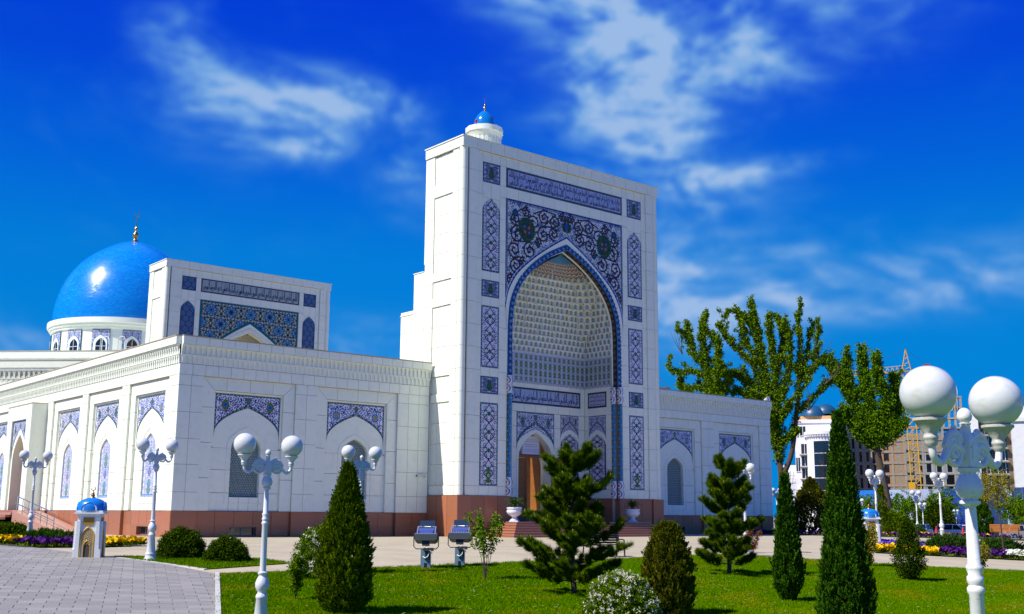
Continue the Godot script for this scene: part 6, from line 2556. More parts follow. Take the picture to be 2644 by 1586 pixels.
func urn(label: String, at: Vector3) -> Node3D:
	var t := thing("planter_urn", label, "urn", at, rng.randf(), "marble urns on the portal stairs")
	M.urn = mat(0.66, 0.69, 0.76, 0.3)
	var b := MB.new()
	b.box(Vector3(-0.27, 0, -0.27), Vector3(0.27, 0.07, 0.27))
	b.lathe([Vector2(0.26, 0.07), Vector2(0.26, 0.11), Vector2(0.17, 0.17), Vector2(0.14, 0.26), Vector2(0.17, 0.31)], 24)
	obj("foot", b, M.urn, t)
	b = MB.new()
	b.lathe([Vector2(0.17, 0.31), Vector2(0.32, 0.38), Vector2(0.43, 0.50), Vector2(0.46, 0.62), Vector2(0.42, 0.70), Vector2(0.41, 0.74)], 40, Transform3D(), 0.025, 20)
	b.lathe([Vector2(0.41, 0.74), Vector2(0.46, 0.76), Vector2(0.46, 0.83), Vector2(0.42, 0.85), Vector2(0.38, 0.85), Vector2(0.37, 0.78), Vector2(0.0, 0.77)], 32)
	obj("bowl", b, M.urn, t)
	var p := thing("cycad", label.replace("marble urn with a cycad", "cycad growing in the urn"), "plant", at + Vector3(0, 0.78, 0), rng.randf(), "cycads in the urns")
	b = MB.new()
	b.lathe([Vector2(0.10, 0), Vector2(0.12, 0.1), Vector2(0.07, 0.2), Vector2(0, 0.22)], 10)
	obj("stem", b, M.bark, p)
	b = MB.new()
	b.colored = true
	for k in 34:
		var a := TAU * k * 0.382
		var lift := lerpf(1.25, 0.25, k / 33.0)
		var l := rng.randf_range(0.55, 0.8)
		var prev := Vector3(0, 0.18, 0)
		for j in range(1, 10):
			var f := j / 9.0
			var el := lift - f * f * 1.1
			var d := Vector3(sin(a) * cos(el), sin(el), cos(a) * cos(el))
			var nx := prev + d * l / 9.0
			var side := Vector3(cos(a), 0, -sin(a))
			var wd := 0.13 * sin(PI * minf(0.97, f * 0.9 + 0.1))
			b.col = Color(0.03, 0.085, 0.018).lerp(Color(0.07, 0.13, 0.02), rng.randf())
			b.tri(prev, nx, nx + side * wd + d * 0.05 + Vector3(0, -0.02, 0))
			b.tri(prev, nx - side * wd + d * 0.05 + Vector3(0, -0.02, 0), nx)
			prev = nx
	obj("fronds", b, M.leaf, p)
	return t

func floodlight(label: String, at: Vector3, turn: float) -> void:
	M.flood_post = mat(0.14, 0.24, 0.32, 0.4)
	M.flood_dark = mat(0.035, 0.045, 0.045, 0.45)
	M.flood_rim = mat(0.35, 0.42, 0.52, 0.3, 0.6)
	M.flood_dish = mat(0.50, 0.58, 0.75, 0.10, 0.9)
	M.hose = mat(0.62, 0.66, 0.70, 0.4)
	var t := thing("floodlight", label, "floodlight", at, turn, "floodlights aimed at the portal")
	var b := MB.new()
	b.box(Vector3(-0.16, -0.1, -0.13), Vector3(0.16, 0.62, 0.13))
	obj("post", b, M.flood_post, t)
	b = MB.new()
	b.box(Vector3(-0.05, 0.03, 0.13), Vector3(0.05, 0.2, 0.135))
	obj("cable_hatch", b, M.black, t)
	b = MB.new()
	b.box(Vector3(-0.02, 0.34, 0.135), Vector3(0.14, 0.62, 0.19))
	b.box(Vector3(-0.06, 0.58, 0.12), Vector3(0.26, 0.68, 0.30))
	obj("ballast_box", b, M.flood_dark, t)
	b = MB.new()
	b.tube([Vector3(-0.08, 0.40, 0.16), Vector3(0.0, 0.36, 0.24), Vector3(0.09, 0.42, 0.26), Vector3(0.12, 0.55, 0.24)], [0.017], 7)
	b.tube([Vector3(0.0, 0.78, 0.1), Vector3(0.05, 0.66, 0.26), Vector3(0.18, 0.58, 0.3), Vector3(0.22, 0.5, 0.26)], [0.015], 7)
	obj("hose", b, M.hose, t)
	# yoke
	b = MB.new()
	b.tube([Vector3(-0.40, 1.06, 0), Vector3(-0.40, 0.72, 0), Vector3(-0.33, 0.64, 0), Vector3(0.33, 0.64, 0), Vector3(0.40, 0.72, 0), Vector3(0.40, 1.06, 0)], [0.017], 6)
	obj("yoke", b, M.flood_dark, t)
	# tilted housing: dark basin below, bright dish inside, hood behind
	var x := Transform3D(Basis(Vector3.RIGHT, deg_to_rad(-14)), Vector3(0, 1.04, 0))
	b = MB.new()
	b.prism(PackedVector2Array([Vector2(-0.38, 0.02), Vector2(-0.36, -0.14), Vector2(-0.28, -0.19), Vector2(0.28, -0.19), Vector2(0.36, -0.14), Vector2(0.38, 0.02)]), -0.25, 0.24, x)
	b.prism(PackedVector2Array([Vector2(-0.38, 0.02), Vector2(-0.36, -0.14), Vector2(-0.28, -0.19), Vector2(0.28, -0.19), Vector2(0.36, -0.14), Vector2(0.38, 0.02)]), 0.24, -0.25, x)
	b.box(Vector3(-0.12, -0.31, -0.02), Vector3(0.12, -0.19, 0.16), x)
	obj("housing", b, M.flood_dark, t)
	b = MB.new()
	# curved dish
	var n := 8
	for k in n:
		var a0 := lerpf(0.0, 1.35, float(k) / n)
		var a1 := lerpf(0.0, 1.35, float(k + 1) / n)
		var p0 := Vector3(0, 0.03 + sin(a0) * 0.30, 0.20 - (1 - cos(a0)) * 0.0 - a0 * 0.26)
		var p1 := Vector3(0, 0.03 + sin(a1) * 0.30, 0.20 - (1 - cos(a1)) * 0.0 - a1 * 0.26)
		var w0 := lerpf(0.21, 0.27, float(k) / n)
		var w1 := lerpf(0.21, 0.27, float(k + 1) / n)
		b.quad(x * (p0 + Vector3(-w0, 0, 0)), x * (p0 + Vector3(w0, 0, 0)), x * (p1 + Vector3(w1, 0, 0)), x * (p1 + Vector3(-w1, 0, 0)))
	obj("reflector", b, M.flood_dish, t)
	b = MB.new()
	for s in [-1.0, 1.0]:
		b.prism(PackedVector2Array([Vector2(-0.22, 0.02), Vector2(0.18, 0.02), Vector2(0.02, 0.2), Vector2(-0.16, 0.36), Vector2(-0.2, 0.36)]), -0.02, 0.02, x * Transform3D(Basis(Vector3.UP, -PI / 2), Vector3(s * 0.285, 0, 0)))
	b.box(Vector3(-0.36, 0.0, 0.17), Vector3(0.36, 0.05, 0.22), x)
	for k in 4:
		b.box(Vector3(-0.12 + 0.08 * k, 0.05, 0.18), Vector3(-0.10 + 0.08 * k, 0.10, 0.21), x)
	b.tube([x * Vector3(-0.30, 0.04, -0.14), x * Vector3(-0.29, 0.36, -0.2), x * Vector3(0.29, 0.36, -0.2), x * Vector3(0.30, 0.04, -0.14)], [0.022], 6)
	obj("rim", b, M.flood_rim, t)
	b = MB.new()
	b.box(Vector3(-0.25, 0.36, -0.27), Vector3(0.25, 0.58, -0.255), x)
	b.box(Vector3(-0.16, 0.33, -0.25), Vector3(-0.13, 0.4, -0.17), x)
	b.box(Vector3(0.13, 0.33, -0.25), Vector3(0.16, 0.4, -0.17), x)
	obj("visor", b, M.flood_hood, t)

# ---------------------------------------------------------------- cars
func car(label: String, at: Vector3, turn: float, hatch: bool, paint: Material) -> void:
	var t := thing("parked_car", label, "car", at, turn, "cars in the car park")
	var L := 2.1 if not hatch else 1.95
	# body outline seen from the side (x = length), extruded over the width with a narrower cabin
	var lower := PackedVector2Array([Vector2(-L, 0.35), Vector2(-L + 0.02, 0.72), Vector2(-L + 0.1, 0.86), Vector2(L - 0.95, 0.92), Vector2(L - 0.15, 0.74), Vector2(L, 0.6), Vector2(L, 0.32), Vector2(L - 0.1, 0.24), Vector2(-L + 0.1, 0.24)])
	var b := MB.new()
	b.prism(lower, -0.82, 0.82)
	b.prism(lower, 0.82, -0.82)
	var roof := [Vector2(-L + 0.12, 0.88), Vector2(-L + 0.45 if hatch else -L + 0.85, 1.42), Vector2(0.25, 1.46), Vector2(0.55, 1.38), Vector2(L - 0.9, 0.92)]
	var hw := 0.78
	var tw := 0.60
	var ws := [hw, tw, tw, tw, hw]
	for i in 4:
		if i == 1 or i == 2:
			b.quad(Vector3(roof[i].x, roof[i].y, ws[i]), Vector3(roof[i + 1].x, roof[i + 1].y, ws[i + 1]), Vector3(roof[i + 1].x, roof[i + 1].y, -ws[i + 1]), Vector3(roof[i].x, roof[i].y, -ws[i]))
	for s in [-1.0, 1.0]:
		for q in [[0, 1], [3, 4]]:
			b.tube([Vector3(roof[q[0]].x, roof[q[0]].y, s * ws[q[0]]), Vector3(roof[q[1]].x, roof[q[1]].y, s * ws[q[1]])], [0.04], 6)
		b.tube([Vector3(0.0, 0.9, s * hw), Vector3(-0.02, 1.42, s * tw)], [0.04], 6)
		b.tube([Vector3(roof[1].x, roof[1].y, s * tw), Vector3(0.25, 1.45, s * tw), Vector3(0.55, 1.38, s * tw)], [0.045], 6)
	obj("body", b, paint, t)
	b = MB.new()
	b.quad(Vector3(roof[3].x, roof[3].y, tw), Vector3(roof[4].x, roof[4].y, hw), Vector3(roof[4].x, roof[4].y, -hw), Vector3(roof[3].x, roof[3].y, -tw))
	obj("windscreen", b, M.glass_over_dark, t)
	b = MB.new()
	b.quad(Vector3(roof[0].x, roof[0].y, hw), Vector3(roof[1].x, roof[1].y, tw), Vector3(roof[1].x, roof[1].y, -tw), Vector3(roof[0].x, roof[0].y, -hw))
	obj("rear_window", b, M.glass_over_dark, t)
	for s in [-1.0, 1.0]:
		b = MB.new()
		var p := []
		for i in 5:
			p.append(Vector3(roof[i].x, roof[i].y, s * (ws[i] - 0.012)))
		for i in range(1, 4):
			if s > 0:
				b.tri(p[0], p[i + 1], p[i])
			else:
				b.tri(p[0], p[i], p[i + 1])
		obj("side_window", b, M.glass_over_dark, t)
		for wx in [-L + 0.72, L - 0.78]:
			var w := holder("wheel", t, Vector3(wx, 0.31, s * 0.74))
			b = MB.new()
			b.lathe([Vector2(0.16, -0.09), Vector2(0.29, -0.1), Vector2(0.31, -0.06), Vector2(0.31, 0.06), Vector2(0.29, 0.1), Vector2(0.16, 0.09)], 20, Transform3D(Basis(Vector3.RIGHT, PI / 2), Vector3.ZERO))
			obj("tyre", b, M.black, w)
			b = MB.new()
			b.lathe([Vector2(0.0, 0.07), Vector2(0.08, 0.085), Vector2(0.17, 0.08), Vector2(0.17, -0.08), Vector2(0.0, -0.07)], 14, Transform3D(Basis(Vector3.RIGHT, PI / 2), Vector3.ZERO), 0.05, 7)
			obj("rim", b, M.steel, w)
		b = MB.new()
		b.box(Vector3(L - 0.2, 0.58, s * 0.66 - 0.14), Vector3(L + 0.012, 0.72, s * 0.66 + 0.14))
		obj("headlight", b, M.frame_pale, t)
		b = MB.new()
		b.box(Vector3(-L - 0.01, 0.66, s * 0.68 - 0.12), Vector3(-L + 0.1, 0.84, s * 0.68 + 0.12))
		obj("tail_light", b, M.red, t)
		b = MB.new()
		b.cbox(Vector3(L - 1.05, 0.98, s * 0.88), Vector3(0.1, 0.12, 0.18))
		obj("mirror", b, M.black, t)
	b = MB.new()
	b.box(Vector3(L - 0.02, 0.36, -0.5), Vector3(L + 0.012, 0.52, 0.5))
	obj("grille", b, M.black, t)

func cars() -> void:
	var white := mat(0.74, 0.76, 0.80, 0.15)
	white.clearcoat_enabled = true
	var beige := mat(0.46, 0.42, 0.32, 0.18)
	var dark := mat(0.03, 0.035, 0.05, 0.15)
	var silver := mat(0.40, 0.43, 0.46, 0.2, 0.5)
	car("white parked sedan behind the lamp posts, seen from its side", ground(93.0, -12.7), deg_to_rad(20), false, white)
	car("white parked hatchback facing the lawn, right of the white sedan", ground(92.0, -8.3), deg_to_rad(-78), true, white)
	car("white parked hatchback half hidden behind the nearest lamp post", ground(99.5, -9.8), deg_to_rad(-100), true, white)
	car("dark parked car behind the orange bench", ground(99.0, -7.6), deg_to_rad(-60), false, dark)
	car("beige parked car right of the orange bench", ground(93.5, -1.8), deg_to_rad(-30), true, beige)
	car("white car in the second row, only its roof above the sedan", ground(122, -24), deg_to_rad(30), false, white)
	car("silver car farther back on the slope above the beige car", ground(126, -20), deg_to_rad(10), false, silver)
	car("blue-grey car at the right edge of the picture far behind", ground(124, -8), deg_to_rad(0), false, silver)

# ---------------------------------------------------------------- plants
var P := {}

func rdir() -> Vector3:
	var z := rng.randf_range(-1, 1)
	var a := rng.randf() * TAU
	var r := sqrt(1 - z * z)
	return Vector3(cos(a) * r, z, sin(a) * r)

func leaf(b: MB, p: Vector3, d: Vector3, l: float, w: float) -> void:
	var s := d.cross(rdir()).normalized() * w
	var m := p + d * l * 0.45
	var up := d.cross(s).normalized() * w * 0.3
	b.tri(p, m + s + up, p + d * l)
	b.tri(p, p + d * l, m - s + up)

func leaf_cluster(n: int, r: float, l: float, w: float, c0: Color, c1: Color, up := 0.0) -> ArrayMesh:
	var b := MB.new()
	b.colored = true
	for i in n:
		var p := rdir() * r * pow(rng.randf(), 0.5)
		b.col = c0.lerp(c1, rng.randf())
		leaf(b, p, (rdir() + Vector3(0, up, 0)).normalized(), l * rng.randf_range(0.7, 1.2), w)
	return b.mesh()

func needle_tuft(n: int, l: float, w: float, spread: float, c0: Color, c1: Color) -> ArrayMesh:
	var b := MB.new()
	b.colored = true
	for i in n:
		var d := (Vector3.UP + rdir() * spread).normalized()
		var p := Vector3(0, rng.randf_range(-0.4, 0.5) * l, 0)
		b.col = c0.lerp(c1, rng.randf())
		var s := d.cross(rdir()).normalized() * w
		b.tri(p - s, p + s, p + d * l * rng.randf_range(0.8, 1.15))
	return b.mesh()

func spray(n: int, l: float, c0: Color, c1: Color) -> ArrayMesh:
	# flat scale-leaf fan in the x/y plane, growing along +y
	var b := MB.new()
	b.colored = true
	for i in n:
		var t := float(i) / n
		var y := t * l
		var s := 1.0 if i % 2 else -1.0
		var d := Vector3(s * (0.75 - 0.4 * t), 0.8, rng.randf_range(-0.3, 0.3)).normalized()
		b.col = c0.lerp(c1, rng.randf())
		leaf(b, Vector3(0, y, 0), d, l * lerpf(0.55, 0.25, t), l * 0.09)
	b.col = c1
	leaf(b, Vector3.ZERO, Vector3.UP, l * 1.05, l * 0.08)
	return b.mesh()

func orient(p: Vector3, up: Vector3, s: float, roll := -1.0) -> Transform3D:
	up = up.normalized()
	var x := up.cross(Vector3(0.31, 0.57, 0.76)).normalized()
	x = x.rotated(up, rng.randf() * TAU if roll < 0 else roll)
	return Transform3D(Basis(x * s, up * s, x.cross(up) * s), p)

func make_plant_parts() -> void:
	P.pine = needle_tuft(84, 0.145, 0.006, 0.9, Color(0.025, 0.07, 0.0021), Color(0.14, 0.21, 0.004))
	P.thuja = spray(13, 0.15, Color(0.03, 0.075, 0.001), Color(0.15, 0.2, 0.0035))
	P.thuja_gold = spray(13, 0.15, Color(0.035, 0.06, 0.001), Color(0.16, 0.15, 0.01))
	P.cypress = spray(11, 0.20, Color(0.012, 0.055, 0.0028), Color(0.06, 0.14, 0.007))
	P.box = leaf_cluster(46, 0.10, 0.045, 0.016, Color(0.018, 0.05, 0.0017), Color(0.07, 0.115, 0.0042), 0.5)
	P.juniper = spray(12, 0.16, Color(0.025, 0.075, 0.0105), Color(0.08, 0.16, 0.021))
	P.juniper_green = spray(12, 0.16, Color(0.025, 0.085, 0.0042), Color(0.09, 0.19, 0.0087))
	P.plane = leaf_cluster(22, 0.26, 0.19, 0.07, Color(0.035, 0.10, 0.002), Color(0.15, 0.245, 0.006))
	P.plane_b = leaf_cluster(24, 0.34, 0.22, 0.085, Color(0.03, 0.10, 0.002), Color(0.13, 0.24, 0.006))
	P.sapling = leaf_cluster(9, 0.10, 0.085, 0.03, Color(0.05, 0.13, 0.0021), Color(0.15, 0.25, 0.007), -0.4)
	P.shrub = leaf_cluster(14, 0.10, 0.06, 0.02, Color(0.05, 0.11, 0.0021), Color(0.14, 0.22, 0.0052))
	P.shrub_gold = leaf_cluster(14, 0.10, 0.06, 0.022, Color(0.14, 0.14, 0.012), Color(0.32, 0.27, 0.03))
	P.shrub_dark = leaf_cluster(22, 0.12, 0.055, 0.02, Color(0.015, 0.04, 0.0021), Color(0.05, 0.085, 0.0042))
	P.white_bloom = leaf_cluster(16, 0.055, 0.04, 0.02, Color(0.62, 0.6, 0.42), Color(0.82, 0.8, 0.68), 0.6)
	P.grass = MB.new()
	var g: MB = P.grass
	g.colored = true
	for i in 16:
		var p := Vector3(rng.randf_range(-0.11, 0.11), 0, rng.randf_range(-0.11, 0.11))
		var h := rng.randf_range(0.035, 0.085)
		var d := Vector3(rng.randf_range(-0.4, 0.4), 1, rng.randf_range(-0.4, 0.4)) * h
		g.col = Color(0.045, 0.135, 0.0007).lerp(Color(0.15, 0.28, 0.0021), rng.randf())
		var s := Vector3(rng.randf_range(-1, 1), 0, rng.randf_range(-1, 1)).normalized() * 0.0065
		g.tri(p - s, p + s, p + d)
	P.grass = g.mesh()
	var gd := MB.new()
	gd.colored = true
	for i in 16:
		var p := Vector3(rng.randf_range(-0.11, 0.11), 0, rng.randf_range(-0.11, 0.11))
		var d := Vector3(rng.randf_range(-0.5, 0.5), 1, rng.randf_range(-0.5, 0.5)) * rng.randf_range(0.03, 0.06)
		gd.col = Color(0.10, 0.17, 0.002).lerp(Color(0.24, 0.28, 0.006), rng.randf())
		var s := Vector3(rng.randf_range(-1, 1), 0, rng.randf_range(-1, 1)).normalized() * 0.0065
		gd.tri(p - s, p + s, p + d)
	P.grass_dry = gd.mesh()
	for q in [["yellow", Color(0.62, 0.36, 0.002), Color(0.8, 0.52, 0.01)], ["purple", Color(0.045, 0.008, 0.1), Color(0.11, 0.025, 0.2)], ["violet", Color(0.07, 0.03, 0.36), Color(0.15, 0.07, 0.5)], ["white", Color(0.6, 0.6, 0.5), Color(0.8, 0.8, 0.72)]]:
		var b := MB.new()
		b.colored = true
		for i in 9:
			b.col = Color(0.05, 0.12, 0.0028).lerp(Color(0.14, 0.22, 0.0042), rng.randf())
			leaf(b, Vector3(rng.randf_range(-0.07, 0.07), 0.0, rng.randf_range(-0.07, 0.07)), (Vector3.UP + rdir() * 0.9).normalized(), 0.10, 0.02)
		for i in 5:
			var p := Vector3(rng.randf_range(-0.09, 0.09), rng.randf_range(0.09, 0.15), rng.randf_range(-0.09, 0.09))
			var up := (Vector3.UP + rdir() * 0.6 + Vector3(-0.4, 0, 0.5)).normalized()
			var x := up.cross(Vector3.RIGHT).normalized()
			for k in 5:
				var d := x.rotated(up, TAU * k / 5)
				b.col = (q[1] as Color).lerp(q[2], rng.randf())
				var e := x.rotated(up, TAU * (k + 0.5) / 5)
				b.tri(p, p + d * 0.045 + up * 0.01, p + e * 0.05 + up * 0.012)
				b.tri(p, p + e * 0.05 + up * 0.012, p + x.rotated(up, TAU * (k + 1) / 5) * 0.045 + up * 0.01)
		P["fl_" + q[0]] = b.mesh()

func stuff(called: String, label: String, category: String, mesh: Mesh, xfs: Array) -> void:
	var o := scatter(called, mesh, xfs, M.grass if called.contains("grass") else M.leaf)
	tag(o, label, category, "", "stuff")

func crown(t: Node3D, mesh: Mesh, xfs: Array, called := "crown", m: Material = null) -> void:
	tag(scatter(called, mesh, xfs, m if m else M.leaf, t), "", "", "", "stuff")

func pine(label: String, at: Vector3, h: float, w: float, sd: int) -> void:
	rng.seed = sd
	var t := thing("pine_tree", label, "tree", at, 0.0, "young pines on the lawn")
	var b := MB.new()
	var tufts := []
	var tips := []
	var bend := Vector3(rng.randf_range(-0.1, 0.1), 0, rng.randf_range(-0.1, 0.1))
	var tr := []
	var rr := []
	for k in 9:
		var f := k / 8.0
		tr.append(Vector3(0, h * 0.93 * f, 0) + bend * sin(f * PI))
		rr.append(lerpf(0.085, 0.018, f))
	b.tube(tr, rr, 8)
	var levels := 9
	for lv in levels:
		var f := 0.13 + 0.80 * lv / (levels - 1)
		var n := 6 if lv < 7 else 4
		var reach := w * 0.5 * pow(1.0 - f * 0.86, 0.75) * (1.0 if f > 0.2 else 0.9)
		for k in n:
			var a := TAU * (k + 0.37 * lv) / n + rng.randf_range(-0.25, 0.25)
			var y := h * clampf(f + rng.randf_range(-0.055, 0.055), 0.1, 0.95)
			var l := reach * rng.randf_range(0.55, 1.2)
			var out := Vector3(sin(a), 0, cos(a))
			var pts := []
			var rad := []
			var rise := rng.randf_range(0.16, 0.42) + f * 0.35
			for j in 7:
				var q := j / 6.0
				pts.append(Vector3(0, y, 0) + bend * sin(f * PI) + out * l * q + Vector3(0, l * (rise * q * q - 0.05 * q) + (0.10 * q * q if f > 0.5 else 0.0), 0))
				rad.append(lerpf(0.022, 0.007, q))
			b.tube(pts, rad, 5)
			for j in range(2, 7):
				var dv: Vector3 = (pts[min(j + 1, 6)] - pts[j - 1]).normalized()
				for m in 5 + (3 if j > 3 else 0):
					var off := rdir()
					off = (off - dv * off.dot(dv)) * rng.randf_range(0.02, 0.13) * (1.2 - j / 12.0)
					var p: Vector3 = pts[j] + off + dv * rng.randf_range(-0.06, 0.06)
					tufts.append(orient(p, dv * 0.7 + Vector3(0, 0.75, 0) + off * 4.0, rng.randf_range(0.8, 1.25)))
			# side shoots
			for j in [3, 4, 5]:
				var side := out.rotated(Vector3.UP, rng.randf_range(0.5, 0.9) * (1 if (j + k) % 2 else -1))
				var p0: Vector3 = pts[j]
				var p1 := p0 + side * l * rng.randf_range(0.2, 0.34) + Vector3(0, l * 0.14, 0)
				b.tube([p0, p1], [0.01, 0.005], 4)
				for m in 6:
					tufts.append(orient(p0.lerp(p1, 0.3 + 0.15 * m), (p1 - p0).normalized() + Vector3(0, 0.8, 0), rng.randf_range(0.75, 1.15)))
				if f > 0.35:
					tips.append(orient(p1 + Vector3(0, 0.05, 0), Vector3(0, 1, 0) + rdir() * 0.15, rng.randf_range(0.6, 1.0)))
			tips.append(orient(pts[6] + Vector3(0, 0.05, 0), Vector3(0, 1, 0) + rdir() * 0.15, rng.randf_range(0.8, 1.3)))
	for k in 14:
		tufts.append(orient(Vector3(rng.randf_range(-0.06, 0.06), h * rng.randf_range(0.84, 0.97), rng.randf_range(-0.06, 0.06)), Vector3.UP + rdir() * 0.3, 1.0))
	for k in 4:
		tips.append(orient(Vector3(rng.randf_range(-0.07, 0.07), h * 0.95, rng.randf_range(-0.07, 0.07)), Vector3.UP, 1.5))
	obj("trunk", b, M.bark, t)
	crown(t, P.pine, tufts)
	var cb := MB.new()
	cb.lathe([Vector2(0.011, 0), Vector2(0.012, 0.06), Vector2(0.008, 0.12), Vector2(0, 0.14)], 5)
	crown(t, cb.mesh(), tips, "candles", M.candle)

# dense clipped or columnar evergreen: fans over an uneven shell, profile gives radius against height 0..1
func evergreen(called: String, label: String, at: Vector3, h: float, w: float, prof: Array, mesh: Mesh, n: int, up: float, sd: int, group := "", size := 1.0, loose := 0.12) -> void:
	rng.seed = sd
	var t := thing(called, label, "tree" if h > 1.6 else "shrub", at, 0.0, group)
	var f := FastNoiseLite.new()
	f.seed = sd
	f.frequency = 1.0
	var b := MB.new()
	b.tube([Vector3(0, -0.05, 0), Vector3(0, h * 0.5, 0), Vector3(0, h * 0.85, 0)], [0.05, 0.035, 0.012], 7)
	obj("trunk", b, M.bark, t)
	# dark inner twigs close the view through the middle
	var xs := []
	for i in n:
		var y := pow(rng.randf(), 0.85)
		var r := interp(prof, y) * w * 0.5
		var a := rng.randf() * TAU
		var lump := 1.0 + 0.28 * f.get_noise_3d(sin(a) * 2.2, y * h * 2.0, cos(a) * 2.2)
		var k := rng.randf()
		var rr := r * lump * (lerpf(0.45, 0.9, rng.randf()) if k < 0.35 else rng.randf_range(0.88, 1.0 + loose))
		var out := Vector3(sin(a), 0, cos(a))
		var p := out * rr + Vector3(0, y * h, 0)
		xs.append(orient(p, out * (1.0 - up) + Vector3(0, up, 0) + rdir() * 0.35, rng.randf_range(0.7, 1.25) * size))
	crown(t, mesh, xs, "foliage")

func mound(called: String, label: String, category: String, at: Vector3, r: Vector3, mesh: Mesh, n: int, sd: int, group := "", size := 1.0) -> Node3D:
	rng.seed = sd
	var t := thing(called, label, category, at, 0.0, group)
	var f := FastNoiseLite.new()
	f.seed = sd
	f.frequency = 1.0
	var b := MB.new()
	for k in 5:
		var d := Vector3(sin(k * 1.3), 1.1, cos(k * 1.3)).normalized()
		b.tube([Vector3(0, -0.02, 0), Vector3(d.x * r.x * 0.5, r.y * 0.9, d.z * r.z * 0.5)], [0.02, 0.008], 5)
	obj("stems", b, M.bark, t)
	var xs := []
	for i in n:
		var d := rdir()
		d.y = absf(d.y) * 1.0 - 0.12
		var lump := 1.0 + 0.22 * f.get_noise_3d(d.x * 2.6, d.y * 2.6, d.z * 2.6)
		var k := rng.randf_range(0.86, 1.06) if rng.randf() < 0.7 else rng.randf_range(0.4, 0.86)
		var p := Vector3(d.x * r.x, maxf(0.02, r.y * (0.5 + 0.5 * d.y) * 1.0 if false else d.y * r.y + r.y * 0.1), d.z * r.z) * lump * k
		p.y = maxf(p.y, 0.03)
		xs.append(orient(p, d + Vector3(0, 0.5, 0) + rdir() * 0.4, rng.randf_range(0.75, 1.25) * size))
	crown(t, mesh, xs, "foliage")
	return t

func limb_tree(label: String, at: Vector3, turn: float, limbs: Array, mesh: Mesh, per_m: float, spread: float, sd: int, bare: Array, group: String) -> void:
	# limbs: [first radius, last radius, leafy from, points...] in metres in the tree's own frame
	rng.seed = sd
	var t := thing("broadleaf_tree", label, "tree", at, turn, group)
	var b := MB.new()
	var xs := []
	for l in limbs:
		var pts := []
		var depth := rng.randf_range(-1.0, 1.0)
		var n: int = l[3].size() / 2
		var cv := Curve3D.new()
		for i in n:
			var q := float(i) / maxf(1, n - 1)
			cv.add_point(Vector3(l[3][i * 2], l[3][i * 2 + 1], depth * q * float(l[4]) + sin(q * 5.0 + sd) * 0.12 * q))
		for i in n:
			var tg := (cv.get_point_position(min(i + 1, n - 1)) - cv.get_point_position(max(i - 1, 0))) / 6.0
			cv.set_point_in(i, -tg)
			cv.set_point_out(i, tg)
		var L := cv.get_baked_length()
		var m := int(maxf(3, L / 0.6))
		var rad := []
		for k in m + 1:
			pts.append(cv.sample_baked(L * k / m))
			rad.append(lerpf(l[0], l[1], float(k) / m))
		b.tube(pts, rad, 8)
		var s0: float = l[2] * L
		# side shoots, leafy to the tip
		for k in int((L - s0) * 1.7):
			var sa := lerpf(s0, L, rng.randf())
			var p0 := cv.sample_baked(sa)
			var dv := (cv.sample_baked(minf(L, sa + 0.3)) - cv.sample_baked(maxf(0.0, sa - 0.3))).normalized()
			var d := (dv * 0.8 + rdir() * 0.9 + Vector3(0, 0.45, 0)).normalized()
			var tl := rng.randf_range(0.5, 1.7) * (0.55 + 0.45 * float(l[5])) * (1.15 - 0.5 * sa / L)
			var p1 := p0 + d * tl + Vector3(0, tl * 0.2, 0)
			b.tube([p0, p0.lerp(p1, 0.5) + rdir() * 0.06, p1], [0.03, 0.02, 0.008], 4)
			for q2 in int(tl * 7.0):
				xs.append(orient(p0.lerp(p1, rng.randf_range(0.2, 1.0)) + rdir() * rng.randf_range(0.02, 0.22), rdir(), rng.randf_range(0.6, 1.1)))
		var cnt := int((L - s0) * per_m * float(l[5]))
		for k in cnt:
			var s := lerpf(s0, L, rng.randf())
			var p := cv.sample_baked(s)
			var q := s / L
			var sp := spread * float(l[5]) * (1.0 - 0.55 * q)
			p += rdir() * sp * pow(rng.randf(), 0.6)
			xs.append(orient(p, rdir(), rng.randf_range(0.65, 1.15)))
	for l in bare:
		for k in 5:
			var p := Vector3(l[0], l[1], rng.randf_range(-0.5, 0.5))
			var pts := [p]
			var d := Vector3(l[2], l[3], rng.randf_range(-0.4, 0.4)).normalized()
			d = d.rotated(Vector3(0, 0, 1), rng.randf_range(-0.5, 0.5))
			for j in 5:
				p += d * l[4] / 5.0
				d = (d + Vector3(rng.randf_range(-0.15, 0.15), rng.randf_range(0, 0.25), rng.randf_range(-0.15, 0.15))).normalized()
				pts.append(p)
			b.tube(pts, [0.04, 0.03, 0.025, 0.02, 0.014, 0.008], 4)
	obj("trunk", b, M.bark, t)
	crown(t, mesh, xs)

func px_limbs(src: Array, ox: float, oy: float, k: float) -> Array:
	# outline measurements in tenths of a degree-like units, scaled to metres
	var out := []
	for l in src:
		var pts := []
		for i in range(0, l[3].size(), 2):
			pts.append((l[3][i] - ox) * k)
			pts.append((oy - l[3][i + 1]) * k)
		out.append([l[0], l[1], l[2], pts, l[4], l[5]])
	return out

